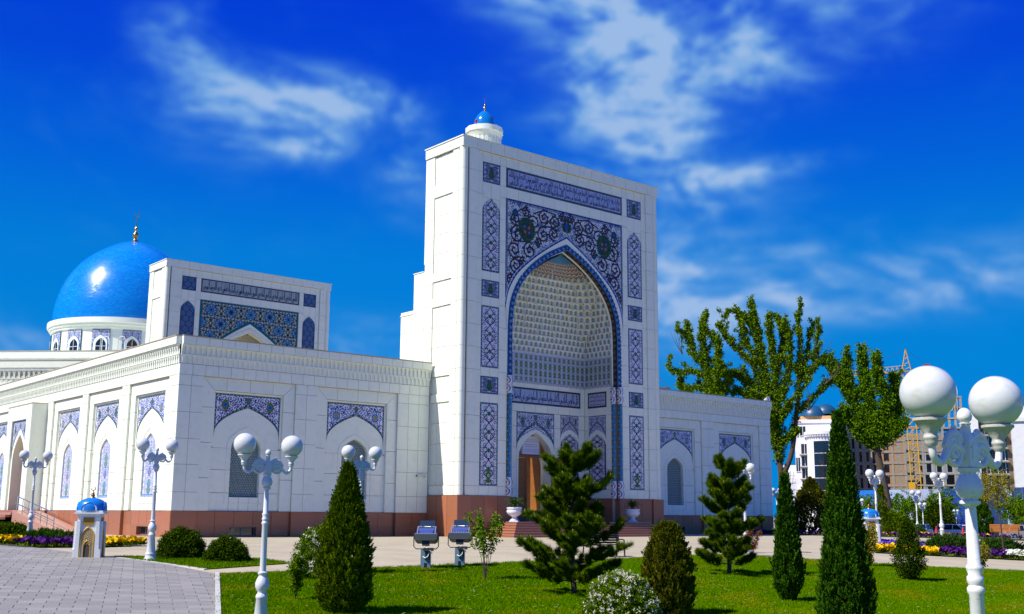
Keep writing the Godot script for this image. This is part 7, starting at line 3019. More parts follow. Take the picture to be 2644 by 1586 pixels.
func stem_shrub(called: String, label: String, at: Vector3, h: float, w: float, stems: int, mesh: Mesh, per: int, sd: int, lo := 0.35, group := "", size := 1.0) -> void:
	rng.seed = sd
	var t := thing(called, label, "shrub", at, 0.0, group)
	var b := MB.new()
	var xs := []
	for k in stems:
		var a := TAU * k / stems + rng.randf_range(-0.4, 0.4)
		var out := Vector3(sin(a), 0, cos(a)) * w * 0.5 * rng.randf_range(0.3, 0.95)
		var hh := h * rng.randf_range(0.72, 1.0)
		var pts := []
		var rad := []
		for j in 7:
			var q := j / 6.0
			pts.append(out * pow(q, 1.3) * 0.9 + Vector3(rng.randf_range(-0.02, 0.02), hh * q, rng.randf_range(-0.02, 0.02)))
			rad.append(lerpf(0.013, 0.004, q))
		b.tube(pts, rad, 5)
		for i in per:
			var q := rng.randf_range(lo, 1.0)
			var p: Vector3 = pts[int(q * 6)].lerp(pts[min(6, int(q * 6) + 1)], fposmod(q * 6, 1.0))
			xs.append(orient(p + rdir() * rng.randf_range(0.02, 0.16) * w * 0.6 * (1.2 - q * 0.5), rdir() + Vector3(0, 0.3, 0), rng.randf_range(0.7, 1.2) * size))
	obj("stems", b, M.bark, t)
	crown(t, mesh, xs, "leaves")

func in_view(x: float, z: float, dmin: float, dmax: float) -> bool:
	var d := Vector2(x + 23.6, z - 55.39)
	var side := d.dot(Vector2(0.7677, 0.6408))
	var fwd := d.dot(Vector2(0.6287, -0.7554))
	return fwd > dmin and fwd < dmax and absf(side) < fwd * 0.54

func build_grass() -> void:
	rng.seed = 700
	var xs := []
	var daisies := []
	var dried := []
	var f := FastNoiseLite.new()
	f.seed = 3
	f.frequency = 0.35
	var tries := 0
	while xs.size() < 52000 and tries < 400000:
		tries += 1
		var x := rng.randf_range(-20, 24)
		var z := rng.randf_range(18, 52)
		if not in_view(x, z, 15.0, 48.0):
			continue
		var p := Vector2(x, z)
		if not Geometry2D.is_point_in_polygon(p, lawn_poly) and not Geometry2D.is_point_in_polygon(p, small_lawn_poly):
			continue
		var k := 1.0 + 0.5 * f.get_noise_2d(x, z)
		var dry := f.get_noise_2d(x * 0.7 + 40.0, z * 1.3) + rng.randf_range(-0.12, 0.12) > 0.2
		(dried if dry else xs).append(Transform3D(Basis(Vector3.UP, rng.randf() * TAU).scaled(Vector3(1.15, k, 1.15)), ground(x, z, 0.028)))
		if rng.randf() < 0.018 * (1.0 + 2.0 * f.get_noise_2d(x + 90, z)):
			daisies.append(Transform3D(Basis(Vector3.UP, rng.randf() * TAU), ground(x, z, 0.085)))
	M.grass = leaf_mat()
	M.grass.metallic_specular = 0.0
	stuff("grass", "short bright green grass of the lawns", "grass", P.grass, xs)
	stuff("dry_grass", "yellowish thin grass in patches of the lawn", "grass", P.grass_dry, dried)
	var b := MB.new()
	b.colored = true
	b.col = Color(0.55, 0.58, 0.30)
	for k in 6:
		var a := TAU * k / 6
		b.tri(Vector3.ZERO, Vector3(sin(a), 0.2, cos(a)) * 0.03, Vector3(sin(a + 0.8), 0.2, cos(a + 0.8)) * 0.03)
	stuff("clover_flowers", "tiny pale clover flowers dotted over the lawn", "flowers", b.mesh(), daisies)

func flowers(called: String, label: String, mesh: Mesh, poly: PackedVector2Array, per: float, sd: int) -> void:
	rng.seed = sd
	var lo := poly[0]
	var hi := poly[0]
	for p in poly:
		lo = lo.min(p)
		hi = hi.max(p)
	var xs := []
	var n := int((hi.x - lo.x) * (hi.y - lo.y) * per)
	for i in n:
		var p := Vector2(rng.randf_range(lo.x, hi.x), rng.randf_range(lo.y, hi.y))
		if Geometry2D.is_point_in_polygon(p, poly):
			xs.append(Transform3D(Basis(Vector3.UP, rng.randf() * TAU) * Basis.from_scale(Vector3.ONE * rng.randf_range(1.1, 1.9)), ground(p.x, p.y, 0.05)))
	stuff(called, label, "flowers", mesh, xs)

func build_plants() -> void:
	M.candle = mat(0.42, 0.28, 0.12, 0.8)
	make_plant_parts()
	build_grass()
	pine("large young pine in the middle of the lawn before the portal door", ground(-2.37, 32.61), 3.8, 3.2, 101)
	pine("smaller young pine on the lawn before the far wing", ground(6.71, 30.52), 3.75, 2.7, 102)
	var cone := [[0.0, 0.55], [0.08, 0.85], [0.25, 1.0], [0.45, 0.86], [0.65, 0.62], [0.8, 0.38], [0.93, 0.14], [1.0, 0.02]]
	evergreen("thuja", "tall pointed green thuja in the foreground beside the grey lamp post", ground(-9.95, 33.15), 3.25, 1.12, cone, P.thuja, 5200, 0.72, 111, "thujas and cypresses on the lawn")
	evergreen("thuja", "squat blunt thuja with rusty gold tips between the pines", ground(-3.06, 36.64), 2.1, 1.08, [[0.0, 0.8], [0.2, 1.0], [0.5, 0.92], [0.75, 0.72], [0.9, 0.5], [1.0, 0.22]], P.thuja_gold, 3600, 0.72, 112, "thujas and cypresses on the lawn")
	var col := [[0.0, 0.45], [0.1, 0.88], [0.22, 1.0], [0.5, 0.7], [0.78, 0.34], [0.9, 0.18], [1.0, 0.03]]
	evergreen("cypress", "slender dark cypress right of the smaller pine", ground(2.4, 36.1), 3.3, 0.68, col, P.cypress, 3000, 0.86, 113, "thujas and cypresses on the lawn")
	evergreen("cypress", "tallest column cypress in the foreground, before the white apartment block", ground(-1.09, 40.27), 4.7, 1.06, [[0.0, 1.0], [0.12, 1.0], [0.3, 0.82], [0.5, 0.58], [0.75, 0.34], [0.92, 0.14], [1.0, 0.02]], P.cypress, 5200, 0.86, 114, "thujas and cypresses on the lawn")
	evergreen("juniper_sapling", "small loose conifer on the lawn near the path", ground(11.65, 34.25), 2.05, 0.86, [[0.0, 0.25], [0.2, 0.8], [0.4, 1.0], [0.6, 0.7], [0.8, 0.35], [1.0, 0.05]], P.shrub_dark, 620, 0.6, 115, "", 1.0, 0.35)
	evergreen("thuja", "far narrow dark thuja behind the orange bench", ground(49.8, 16.9), 3.0, 1.3, cone, P.cypress, 900, 0.8, 116, "", 1.6)
	evergreen("thuja", "far narrow thuja just right of the blue domed kiosk", ground(53.7, 6.9), 4.0, 1.2, cone, P.thuja, 700, 0.8, 117, "", 1.6)
	evergreen("bushy_conifer", "broad bushy conifer between the two cypresses, far behind", ground(56.5, -1.4), 4.4, 2.9, cone, P.thuja_gold, 1900, 0.6, 118, "", 2.4, 0.3)
	# round shrubs
	mound("box_shrub", "larger dark round clipped shrub on the small lawn patch", "shrub", ground(-7.83, 19.47), Vector3(0.76, 0.92, 0.76), P.box, 1500, 121, "clipped round shrubs")
	mound("box_shrub", "smaller round clipped shrub at the tip of the small lawn patch", "shrub", ground(-7.1, 21.3), Vector3(0.66, 0.74, 0.66), P.box, 1200, 122, "clipped round shrubs")
	mound("box_shrub", "round dark shrub at the left picture edge above the yellow flowers", "shrub", ground(-8.0, 0.9), Vector3(1.05, 0.66, 1.05), P.box, 1100, 123, "clipped round shrubs", 1.5)
	mound("juniper", "spreading juniper just right of the lamp in the left flower bed", "shrub", ground(-8.7, 8.3), Vector3(1.25, 0.42, 0.9), P.juniper_green, 1100, 124, "low junipers in the left bed")
	mound("juniper", "spreading juniper beside the domed kiosk in the left flower bed", "shrub", ground(-7.9, 9.9), Vector3(1.0, 0.38, 0.8), P.juniper_green, 900, 125, "low junipers in the left bed")
	mound("juniper", "left half of the blue-green juniper hedge in the right flower bed", "shrub", ground(28.4, 26.4), Vector3(1.5, 0.6, 1.0), P.juniper, 1500, 126, "juniper hedge in the right bed", 1.2)
	mound("juniper", "right half of the blue-green juniper hedge, before the near lamp post", "shrub", ground(29.9, 28.0), Vector3(1.5, 0.56, 1.0), P.juniper, 1400, 127, "juniper hedge in the right bed", 1.2)
	mound("bush", "green bush behind the path right of the kiosk", "shrub", ground(57.2, 5.6), Vector3(1.6, 1.9, 1.6), P.shrub, 900, 128, "", 2.2)
	mound("bush", "low green bush beside the lamp left of the sedan", "shrub", ground(60.5, 5.4), Vector3(1.3, 0.8, 1.0), P.juniper, 500, 129, "", 1.6)
	mound("dark_bush", "dark purple-green bush before the pale hoarding", "shrub", ground(124, -29), Vector3(3.2, 4.6, 2.6), P.shrub_dark, 900, 130, "", 5.0)
	# leafy shrubs
	stem_shrub("sapling", "thin many-stemmed sapling with drooping leaves beside the floodlights", ground(-2.34, 28.68), 2.05, 1.45, 7, P.sapling, 24, 131, 0.5)
	stem_shrub("leafy_shrub", "yellowish upright shrub at the path edge beside the tall cypress", ground(15.15, 30.47), 1.85, 0.95, 8, P.shrub_gold, 26, 132, 0.1, "", 1.2)
	stem_shrub("leafy_shrub", "round leafy shrub at the path behind the near lamp post", ground(19.22, 32.77), 1.15, 1.3, 9, P.shrub_gold, 34, 133, 0.15, "", 1.1)
	stem_shrub("leafy_shrub", "young pale green shrub at the foot of the tall thuja", ground(-9.75, 30.6), 1.15, 0.65, 6, P.shrub, 34, 134, 0.3)
	stem_shrub("leafy_shrub", "tall yellow-green sprigs behind the white flowering shrub", ground(-5.2, 25.6), 2.1, 1.3, 12, P.shrub_gold, 26, 135, 0.45, "", 0.9)
	stem_shrub("leafy_shrub", "reddish young shrub at the foot of the lamp behind the smaller pine", ground(14.6, 25.3), 1.2, 1.0, 6, P.shrub_red, 18, 136, 0.3)
	var t := mound("flowering_shrub", "rounded white flowering shrub left of the tall thuja", "shrub", ground(-6.7, 26.4), Vector3(0.78, 1.45, 0.78), P.shrub, 1100, 141, "white flowering shrubs")
	blooms(t, Vector3(0.8, 1.45, 0.8), 130, P.white_bloom, 1.1)
	t = mound("flowering_shrub", "low white flowering shrub at the bottom edge before the large pine", "shrub", ground(-4.6, 36.6), Vector3(0.88, 1.02, 0.8), P.shrub, 1200, 142, "white flowering shrubs")
	blooms(t, Vector3(0.9, 1.05, 0.82), 420, P.white_bloom, 0.8)
	# broad plants in the near grass
	seedling("broad-leaved green seedling in the grass left of the near lamp post", ground(-13.2, 46.9), 151)
	seedling("broad-leaved green seedling in the grass right of the near lamp post", ground(-11.5, 48.4), 152)
	seedling("broad-leaved seedling at the right picture edge in the grass", ground(-8.8, 47.9), 153)
	# flower beds
	flowers("yellow_flowers", "yellow pansies at the left picture edge", P.fl_yellow, pv([-12.3, 0, -11.15, 10.3, -10.85, 11.7, -10.0, 10.2, -10.2, 0]), 26, 161)
	flowers("purple_flowers", "dark purple pansies along the front of the left bed", P.fl_purple, pv([-10.9, 11.8, -10.7, 13.3, -8.9, 13.7, -8.3, 13.6, -8.4, 11.8, -10.0, 10.4]), 30, 162)
	flowers("yellow_flowers", "yellow pansies behind the domed kiosk", P.fl_yellow, pv([-8.3, 13.6, -7.2, 13.5, -6.2, 12.6, -6.6, 11.4, -8.3, 11.8]), 30, 163)
	flowers("yellow_flowers", "yellow marigold border left of the juniper hedge", P.fl_yellow, pv([22.5, 26.0, 24.2, 28.2, 26.0, 27.0, 25.4, 24.4]), 26, 164)
	flowers("violet_flowers", "violet pansies behind the yellow marigold border", P.fl_violet, pv([25.6, 24.2, 26.6, 26.2, 28.6, 24.6, 28.0, 22.4]), 24, 165)
	flowers("purple_flowers", "purple flowers in front of the juniper hedge", P.fl_purple, pv([24.2, 28.2, 25.8, 30.4, 28.6, 29.0, 27.0, 26.8]), 26, 166)
	flowers("white_flowers", "white flowers behind the near lamp post", P.fl_white, pv([25.9, 30.4, 27.4, 32.4, 29.2, 31.2, 28.2, 29.4]), 26, 167)
	flowers("violet_flowers", "bright violet flowers at the right picture edge", P.fl_violet, pv([27.6, 32.5, 29.6, 35.0, 32.6, 33.0, 30.6, 31.2]), 26, 168)
	flowers("purple_flowers", "purple border along the far path beside the car park", P.fl_purple, pv([45.0, -2, 46.0, -2, 46.0, 22, 45.0, 21]), 14, 169)
	flowers("yellow_flowers", "thin yellow border in front of the white cars", P.fl_yellow, pv([46.1, 10, 46.9, 10, 46.9, 19, 46.1, 19]), 16, 170)
	# leafy trees
	var k := 0.01112
	limb_tree("tall many-stemmed tree rising behind the far end of the mosque", Vector3(56.55, 0, -3.66), deg_to_rad(-53.6), px_limbs([
		[0.42, 0.3, 0.95, [975, 1890, 965, 1650, 960, 1470], 0.0, 0.3],
		[0.28, 0.06, 0.1, [960, 1480, 945, 1280, 930, 1000, 890, 800, 850, 600, 830, 400, 800, 200, 770, 70], 0.6, 1.0],
		[0.16, 0.04, 0.05, [930, 1000, 955, 800, 930, 600, 920, 400, 900, 190], 1.0, 1.0],
		[0.14, 0.03, 0.05, [890, 800, 770, 580, 640, 440, 560, 330, 500, 240], 1.0, 0.8],
		[0.12, 0.03, 0.05, [850, 600, 740, 430, 690, 280, 660, 120], 1.2, 0.8],
		[0.12, 0.03, 0.05, [840, 500, 790, 330, 720, 190, 600, 140, 560, 190], 1.2, 0.7],
		[0.12, 0.03, 0.05, [940, 700, 1000, 480, 1010, 300, 960, 170], 1.4, 0.9],
		[0.14, 0.03, 0.05, [950, 900, 1040, 660, 1060, 430, 1020, 260], 1.2, 0.9],
		[0.14, 0.05, 0.0, [900, 830, 800, 760, 700, 700, 620, 640, 580, 700], 1.2, 1.5],
		[0.14, 0.05, 0.0, [900, 900, 780, 850, 690, 800, 600, 790], 1.2, 1.5],
		[0.12, 0.05, 0.0, [930, 1050, 1000, 960, 1040, 900], 1.2, 1.5],
		[0.12, 0.05, 0.0, [940, 1150, 900, 1060, 890, 960], 1.2, 1.3],
		[0.12, 0.05, 0.0, [945, 1250, 1010, 1180, 1060, 1100, 1090, 1130], 1.0, 1.2],
		[0.10, 0.05, 0.0, [945, 1230, 900, 1180, 880, 1100], 1.0, 1.2],
		[0.24, 0.05, 0.35, [962, 1470, 1040, 1290, 1090, 1000, 1110, 800, 1125, 600, 1140, 400, 1130, 250, 1160, 110], 0.8, 0.55],
		[0.12, 0.03, 0.1, [1112, 780, 1180, 560, 1210, 400, 1240, 290, 1285, 220], 1.0, 0.45],
		[0.12, 0.03, 0.1, [1100, 860, 1200, 680, 1260, 590, 1330, 520], 1.0, 0.4],
		[0.10, 0.03, 0.1, [1200, 680, 1250, 520, 1270, 380, 1300, 330], 1.0, 0.4],
		[0.14, 0.05, 0.05, [1092, 980, 1180, 880, 1280, 800, 1370, 720, 1470, 640], 0.8, 0.55]], 1010, 1885.6, k), P.plane, 30.0, 0.5, 201, [[1.9, 10.4, 0.5, 1, 2.6], [3.4, 12.6, 0.8, 0.9, 2.4], [2.9, 14.6, 0.3, 1, 2.2], [-2.5, 14.0, -0.6, 1, 2.2]], "tall leafy trees beyond the mosque")
	limb_tree("ragged tree whose crown shows over the far wing roof", Vector3(52.19, 0, -7.29), deg_to_rad(-53.6), px_limbs([
		[0.3, 0.18, 0.6, [450, 1890, 445, 1300, 430, 830], 0.0, 1.2],
		[0.16, 0.03, 0.0, [430, 860, 420, 650, 390, 500, 370, 330, 400, 160], 0.8, 1.0],
		[0.12, 0.03, 0.0, [420, 650, 300, 480, 270, 330, 250, 240], 1.0, 0.9],
		[0.10, 0.03, 0.0, [270, 360, 210, 330, 180, 310], 1.0, 0.8],
		[0.12, 0.04, 0.0, [425, 720, 300, 640, 220, 650, 130, 640, 110, 590], 1.0, 0.7],
		[0.12, 0.04, 0.0, [430, 800, 300, 770, 200, 790, 190, 690], 1.0, 0.9],
		[0.12, 0.03, 0.0, [440, 820, 500, 600, 480, 420, 400, 330], 1.2, 1.1],
		[0.12, 0.03, 0.0, [440, 850, 560, 760, 540, 640, 470, 560], 1.2, 1.3]], 500, 1885.6, k), P.plane, 30.0, 0.5, 202, [[-3.2, 15.4, -0.5, 1, 2.2], [-4.3, 12.4, -1, 0.2, 1.8]], "tall leafy trees beyond the mosque")
	limb_tree("dense round-crowned tree before the unfinished block", Vector3(81.23, 0, -9.6), deg_to_rad(-58.2), px_limbs([
		[0.5, 0.34, 0.98, [632, 1040, 620, 900, 605, 780, 585, 640, 578, 560], 0.0, 0.2],
		[0.26, 0.05, 0.0, [578, 560, 520, 440, 470, 330, 440, 200, 440, 60], 0.8, 1.5],
		[0.26, 0.05, 0.0, [578, 560, 560, 400, 540, 250, 525, 40], 1.0, 1.6],
		[0.22, 0.05, 0.0, [580, 520, 640, 350, 605, 200, 600, 60], 1.2, 1.6],
		[0.2, 0.05, 0.0, [590, 530, 680, 430, 705, 300, 685, 180], 1.0, 1.5],
		[0.2, 0.06, 0.0, [570, 540, 480, 470, 430, 420, 410, 360], 1.0, 1.5],
		[0.2, 0.06, 0.0, [570, 560, 500, 520, 470, 480], 1.0, 1.3],
		[0.2, 0.06, 0.0, [590, 540, 680, 500, 730, 440], 1.0, 1.4],
		[0.14, 0.04, 0.05, [470, 330, 400, 220, 340, 110, 300, 100], 0.6, 0.8],
		[0.12, 0.04, 0.05, [420, 240, 380, 110, 330, 70, 290, 100], 0.6, 0.7]], 618, 968.8 + 63.0, 0.0190), P.plane_b, 34.0, 0.80, 203, [], "tall leafy trees beyond the mosque")
	# distant small trees before the hoarding
	for q in [[111.6, -31.0, 5.2, 5.2, "leafy chestnut left of the dense tree's trunk, before the bright blue hoarding"], [115.0, -28.0, 5.0, 5.6, "flowering chestnut right of the dense tree's trunk"], [130.0, -31.0, 4.8, 7.0, "narrow flowering chestnut before the deep blue hoarding"], [118.5, -14.4, 4.0, 5.4, "yellow-green young tree at the right before the dark hoarding"], [117.0, -12.0, 3.4, 5.0, "green young tree behind the far lamp at the right edge"]]:
		rng.seed = int(q[0] * 10)
		var h: float = q[3]
		var tt := thing("young_tree", q[4], "tree", ground(q[0], q[1]), 0.0, "young trees before the hoarding")
		var b := MB.new()
		b.tube([Vector3.ZERO, Vector3(0.1, h * 0.4, 0), Vector3(0, h * 0.85, 0)], [0.14, 0.1, 0.03], 7)
		obj("trunk", b, M.bark, tt)
		var xs := []
		for i in 240:
			var d := rdir() * Vector3(q[2] * 0.5, h * 0.36, q[2] * 0.5) * pow(rng.randf(), 0.45)
			xs.append(orient(d * (1.0 + 0.3 * sin(d.x * 3.0)) + Vector3(0, h * 0.66, 0), rdir(), rng.randf_range(0.7, 1.2)))
		crown(tt, P.plane_b if q[0] < 131 and q[3] > 5.1 else P.plane, xs)
	# thin staked tree by the flower bed
	rng.seed = 91
	var st := thing("young_tree", "thin staked young tree with a feathery yellow-green crown, right of the near lamp", "tree", ground(28.85, 28.9), 0.0, "young trees before the hoarding")
	var sb := MB.new()
	sb.tube([Vector3.ZERO, Vector3(-0.12, 1.4, 0), Vector3(-0.3, 2.9, 0)], [0.04, 0.035, 0.02], 7)
	obj("trunk", sb, M.bark, st)
	var sx := []
	for i in 330:
		var d := rdir() * Vector3(0.85, 1.0, 0.85) * pow(rng.randf(), 0.5)
		sx.append(orient(d + Vector3(-0.28, 3.1, 0), rdir() + Vector3(0, 0.5, 0), rng.randf_range(0.8, 1.3)))
	crown(st, P.shrub_gold, sx)

func blooms(t: Node3D, r: Vector3, n: int, mesh: Mesh, size: float) -> void:
	var xs := []
	for i in n:
		var d := rdir()
		d.y = absf(d.y) * 1.05 - 0.05
		var p := d * r * rng.randf_range(0.92, 1.08)
		p.y = maxf(p.y, 0.08)
		xs.append(orient(p, d, rng.randf_range(0.7, 1.3) * size))
	crown(t, mesh, xs, "blossom")

func seedling(label: String, at: Vector3, sd: int) -> void:
	rng.seed = sd
	var t := thing("seedling", label, "plant", at, 0.0, "broad-leaved seedlings in the near grass")
	var b := MB.new()
	var h := rng.randf_range(0.75, 0.95)
	b.tube([Vector3.ZERO, Vector3(0.03, h * 0.5, 0.02), Vector3(0.0, h, 0.0)], [0.008, 0.006, 0.004], 5)
	obj("stem", b, M.green_stem, t)
	for k in 9:
		var lb := MB.new()
		lb.colored = true
		lb.col = Color(0.08, 0.17, 0.012).lerp(Color(0.16, 0.27, 0.03), rng.randf())
		var a := k * 2.4
		var y := h * lerpf(0.25, 1.0, k / 8.0)
		var d := Vector3(sin(a), 0.25, cos(a)).normalized()
		var l := rng.randf_range(0.12, 0.2)
		var s := Vector3(cos(a), 0, -sin(a)) * l * 0.32
		var p := Vector3(0, y, 0)
		var mid := p + d * l * 0.5
		var tip := p + d * l - Vector3(0, l * 0.25, 0)
		lb.tri(p, mid + s, mid); lb.tri(mid, mid + s, tip)
		lb.tri(p, mid, mid - s); lb.tri(mid, tip, mid - s)
		obj("leaf", lb, M.leaf, t)

# ---------------------------------------------------------------- far blocks
func wall_grid(n: Node3D, x0: float, x1: float, y0: float, y1: float, z: float, cols: int, rows: int, wf: float, hf: float, wall: Material, slab_m: Material, depth := 0.35, fill := 1.0) -> void:
	# open concrete frame: posts, floor slabs, and infill walls left and right of every opening
	var cw := (x1 - x0) / cols
	var rh := (y1 - y0) / rows
	for c in cols + 1:
		var b := MB.new()
		b.box(Vector3(x0 + c * cw - 0.2, y0, z - depth), Vector3(x0 + c * cw + 0.2, y1, z + 0.02))
		obj("column", b, slab_m, n)
	for r in rows + 1:
		var b := MB.new()
		b.box(Vector3(x0 - 0.25, y0 + r * rh - 0.14, z - 3.0), Vector3(x1 + 0.25, y0 + r * rh + 0.14, z + 0.06))
		obj("floor_slab", b, slab_m, n)
	for c in cols:
		for r in rows:
			if rng.randf() > fill:
				continue
			var a := x0 + c * cw + 0.2
			var e := x0 + (c + 1) * cw - 0.2
			var f := y0 + r * rh + 0.14
			var g := y0 + (r + 1) * rh - 0.14
			var w := (e - a) * wf / 2
			var m := (a + e) / 2
			var b := MB.new()
			b.box(Vector3(a, f, z - 0.3), Vector3(m - w, g, z - 0.04))
			b.box(Vector3(m + w, f, z - 0.3), Vector3(e, g, z - 0.04))
			b.box(Vector3(m - w, f, z - 0.3), Vector3(m + w, f + (g - f) * (1 - hf) * 0.6, z - 0.04))
			obj("infill_wall", b, wall, n)

func openings(n: Node3D, list: Array, z: float, m: Material) -> void:
	for q in list:
		var b := MB.new()
		b.box(Vector3(q[0], q[1], z - 0.3), Vector3(q[2], q[3], z + 0.03))
		var w := obj("window", b, m, n)  # solid box whose near-black colour paints the unlit room behind the window
		var f := MB.new()
		f.box(Vector3(q[0] - 0.06, q[1] - 0.1, z), Vector3(q[2] + 0.06, q[1], z + 0.14))
		f.box(Vector3((q[0] + q[2]) / 2 - 0.04, q[1], z), Vector3((q[0] + q[2]) / 2 + 0.04, q[3], z + 0.06))
		mi("frame", f.mesh(), M.stucco, w)

func build_far() -> void:
	rng.seed = 400
	var at := Vector3(160.64, 0, -56.03)
	var yaw := deg_to_rad(-58.84)
	# white apartment block with rounded bay
	var a := thing("apartment_block", "white apartment block with rounded bay and dark blue domes behind the trees", "building", at, yaw)
	var b := MB.new()
	b.box(Vector3(-18.2, -2, -12), Vector3(-8.9, 19.2, 0))
	b.box(Vector3(-18.4, 18.7, -12), Vector3(-8.7, 19.35, 0.2))
	b.box(Vector3(-21.2, -2, -14), Vector3(-18.2, 11, -1.5))
	obj("wall", b, M.stucco, a)
	b = MB.new()
	b.lathe([Vector2(3.55, -2), Vector2(3.55, 15.9), Vector2(3.75, 16.0), Vector2(3.75, 16.3), Vector2(4.0, 16.4), Vector2(4.0, 16.95), Vector2(0, 17.0)], 32, Transform3D(Basis(), Vector3(-12.55, 0, 0)))
	obj("rounded_bay", b, M.stucco, a)
	b = MB.new()
	for k in 24:
		var an := lerpf(-1.5, 1.5, k / 23.0)
		b.cbox(Vector3(-12.55 + sin(an) * 3.86, 16.15, cos(an) * 3.86), Vector3(0.2, 0.3, 0.25), Transform3D())
	tag(obj("dentils", b, M.stucco, a), "", "", "", "stuff")
	b = MB.new()
	for k in 3:
		var an := lerpf(-0.62, -0.1, k / 2.0)
		var a1 := an + 0.26
		for r in 7:
			b.quad(Vector3(-12.55 + sin(an) * 3.58, -0.5 + r * 2.25, cos(an) * 3.58), Vector3(-12.55 + sin(a1) * 3.58, -0.5 + r * 2.25, cos(a1) * 3.58), Vector3(-12.55 + sin(a1) * 3.58, 1.65 + r * 2.25, cos(a1) * 3.58), Vector3(-12.55 + sin(an) * 3.58, 1.65 + r * 2.25, cos(an) * 3.58))
	obj("glass_strip", b, M.glass_over_dark, a)
	openings(a, [[-17.2, 16.4, -16.2, 18.1], [-18.1, 9.8, -17.4, 12.3]], 0.0, M.glass_over_dark)
	for k in 5:
		var y := 12.85 - 2.25 * k
		openings(a, [[-17.1, y + 0.15, -15.9, y + 2.0]], 0.0, M.glass_over_dark)
		b = MB.new()
		b.box(Vector3(-17.4, y - 0.12, 0), Vector3(-15.6, y + 0.04, 1.0))
		obj("balcony_slab", b, M.concrete, a)
		b = MB.new()
		b.box(Vector3(-10.2, y + 0.15, 2.2), Vector3(-9.5, y + 2.0, 2.62))
		obj("window", b, M.glass_over_dark, a)  # unlit room behind is painted into the near-black pane
		b = MB.new()
		b.box(Vector3(-10.5, y - 0.1, 1.2), Vector3(-8.8, y + 0.05, 2.9))
		obj("balcony_slab", b, M.concrete, a)
	b = MB.new()
	b.box(Vector3(-17.8, 19.35, -10), Vector3(-8.6, 20.1, -0.8))
	obj("brick_parapet", b, M.brick_yellow, a)
	for q in [[-14.85, 20.0, 2.35, -2.4], [-12.7, 20.5, 2.2, -3.4]]:
		b = MB.new()
		var pr := []
		for k in 9:
			var t := k / 8.0 * PI / 2
			pr.append(Vector2(cos(t) * q[2], q[1] + sin(t) * q[2] * 0.95))
		b.lathe(pr, 16, Transform3D(Basis(), Vector3(q[0], 0, q[3])))
		obj("roof_dome", b, M.roof_blue, a)
	b = MB.new()
	for i in 5:
		b.tube([Vector3(-20.9 + 0.55 * i, -1.5, -0.6), Vector3(-20.9 + 0.55 * i, 10.5 - i * 0.2, -0.6)], [0.05], 4)
	for i in 9:
		b.tube([Vector3(-21, i * 1.25 - 1, -0.6), Vector3(-18.3, i * 1.25 - 1, -0.6)], [0.05], 4)
	obj("scaffold", b, M.steel, a)
	# concrete shell under construction
	var c := thing("unfinished_block", "unfinished concrete and brick apartment block behind the crane", "building", at, yaw)
	b = MB.new()
	b.box(Vector3(-8.7, -2, -14), Vector3(11.2, 17, -7.5))
	obj("inner_walls", b, M.concrete, c)
	wall_grid(c, -8.6, -3.6, -1.0, 18.6, -5.0, 4, 8, 0.55, 0.75, M.concrete, M.concrete, 0.4, 0.8)
	wall_grid(c, -3.2, 1.1, -1.0, 15.2, 0.0, 2, 8, 0.52, 0.8, M.brick_fill, M.concrete)
	wall_grid(c, 1.1, 4.2, -1.0, 17.6, -1.5, 2, 9, 0.9, 0.95, M.concrete, M.concrete, 0.35, 0.5)
	wall_grid(c, 4.2, 11.2, -1.0, 17.4, -0.5, 4, 9, 0.6, 0.85, M.foil, M.concrete, 0.35, 0.55)
	wall_grid(c, 7.0, 11.2, 17.4, 23.2, -3.0, 4, 3, 0.9, 0.95, M.concrete, M.concrete, 0.35, 0.1)
	b = MB.new()
	for q in [[-3.2, 14.2], [-1.0, 14.4]]:
		b.box(Vector3(q[0], 15.3, -0.3), Vector3(q[0] + 2.0, 16.2, -0.1))
	obj("brick_parapet", b, M.brick_fill, c)
	b = MB.new()
	for i in 6:
		b.tube([Vector3(8.6 + i * 0.4, 20.8, -2.8), Vector3(8.9 + i * 0.35, 23.0, -2.8)], [0.06], 4)
	obj("formwork_props", b, M.brick_yellow, c)
	# finished brown and white block on the right
	var d := thing("balcony_block", "brown and white apartment block at the right edge behind the near globes", "building", at, yaw)
	b = MB.new()
	b.box(Vector3(11.4, -2, -10), Vector3(13.7, 20.3, 0.6))
	b.box(Vector3(19.0, -2, -8), Vector3(27, 18.6, 1.6))
	b.box(Vector3(18.9, 18.2, -8), Vector3(27, 18.9, 1.9))
	b.box(Vector3(19.8, 19.0, -8), Vector3(27, 21.0, 0.6))
	obj("white_wall", b, M.stucco, d)
	b = MB.new()
	b.box(Vector3(13.7, -2, -10), Vector3(19.0, 20.3, -0.4))
	obj("brown_wall", b, M.brick_brown, d)
	for k in 7:
		var y := 16.0 - 2.3 * k
		openings(d, [[14.8, y + 0.1, 15.7, y + 1.9], [15.9, y + 0.1, 17.2, y + 1.9], [17.4, y + 0.1, 18.2, y + 1.9]], -0.4, M.glass_over_dark)
		b = MB.new()
		b.box(Vector3(14.6, y - 0.25, -0.4), Vector3(18.4, y, 0.6))
		obj("balcony_slab", b, M.concrete, d)
	b = MB.new()
	var pr2 := []
	for k in 7:
		var t := k / 6.0 * PI / 2
		pr2.append(Vector2(cos(t) * 2.2, 21.0 + sin(t) * 2.3))
	b.lathe(pr2, 16, Transform3D(Basis(), Vector3(23.0, 0, -3)))
	obj("roof_dome", b, M.roof_blue, d)
	crane(at, yaw)
	# hoarding
	var h := thing("hoarding", "long blue and pale printed construction hoarding behind the parked cars", "fence", at + Vector3(0, 0, 0), yaw)
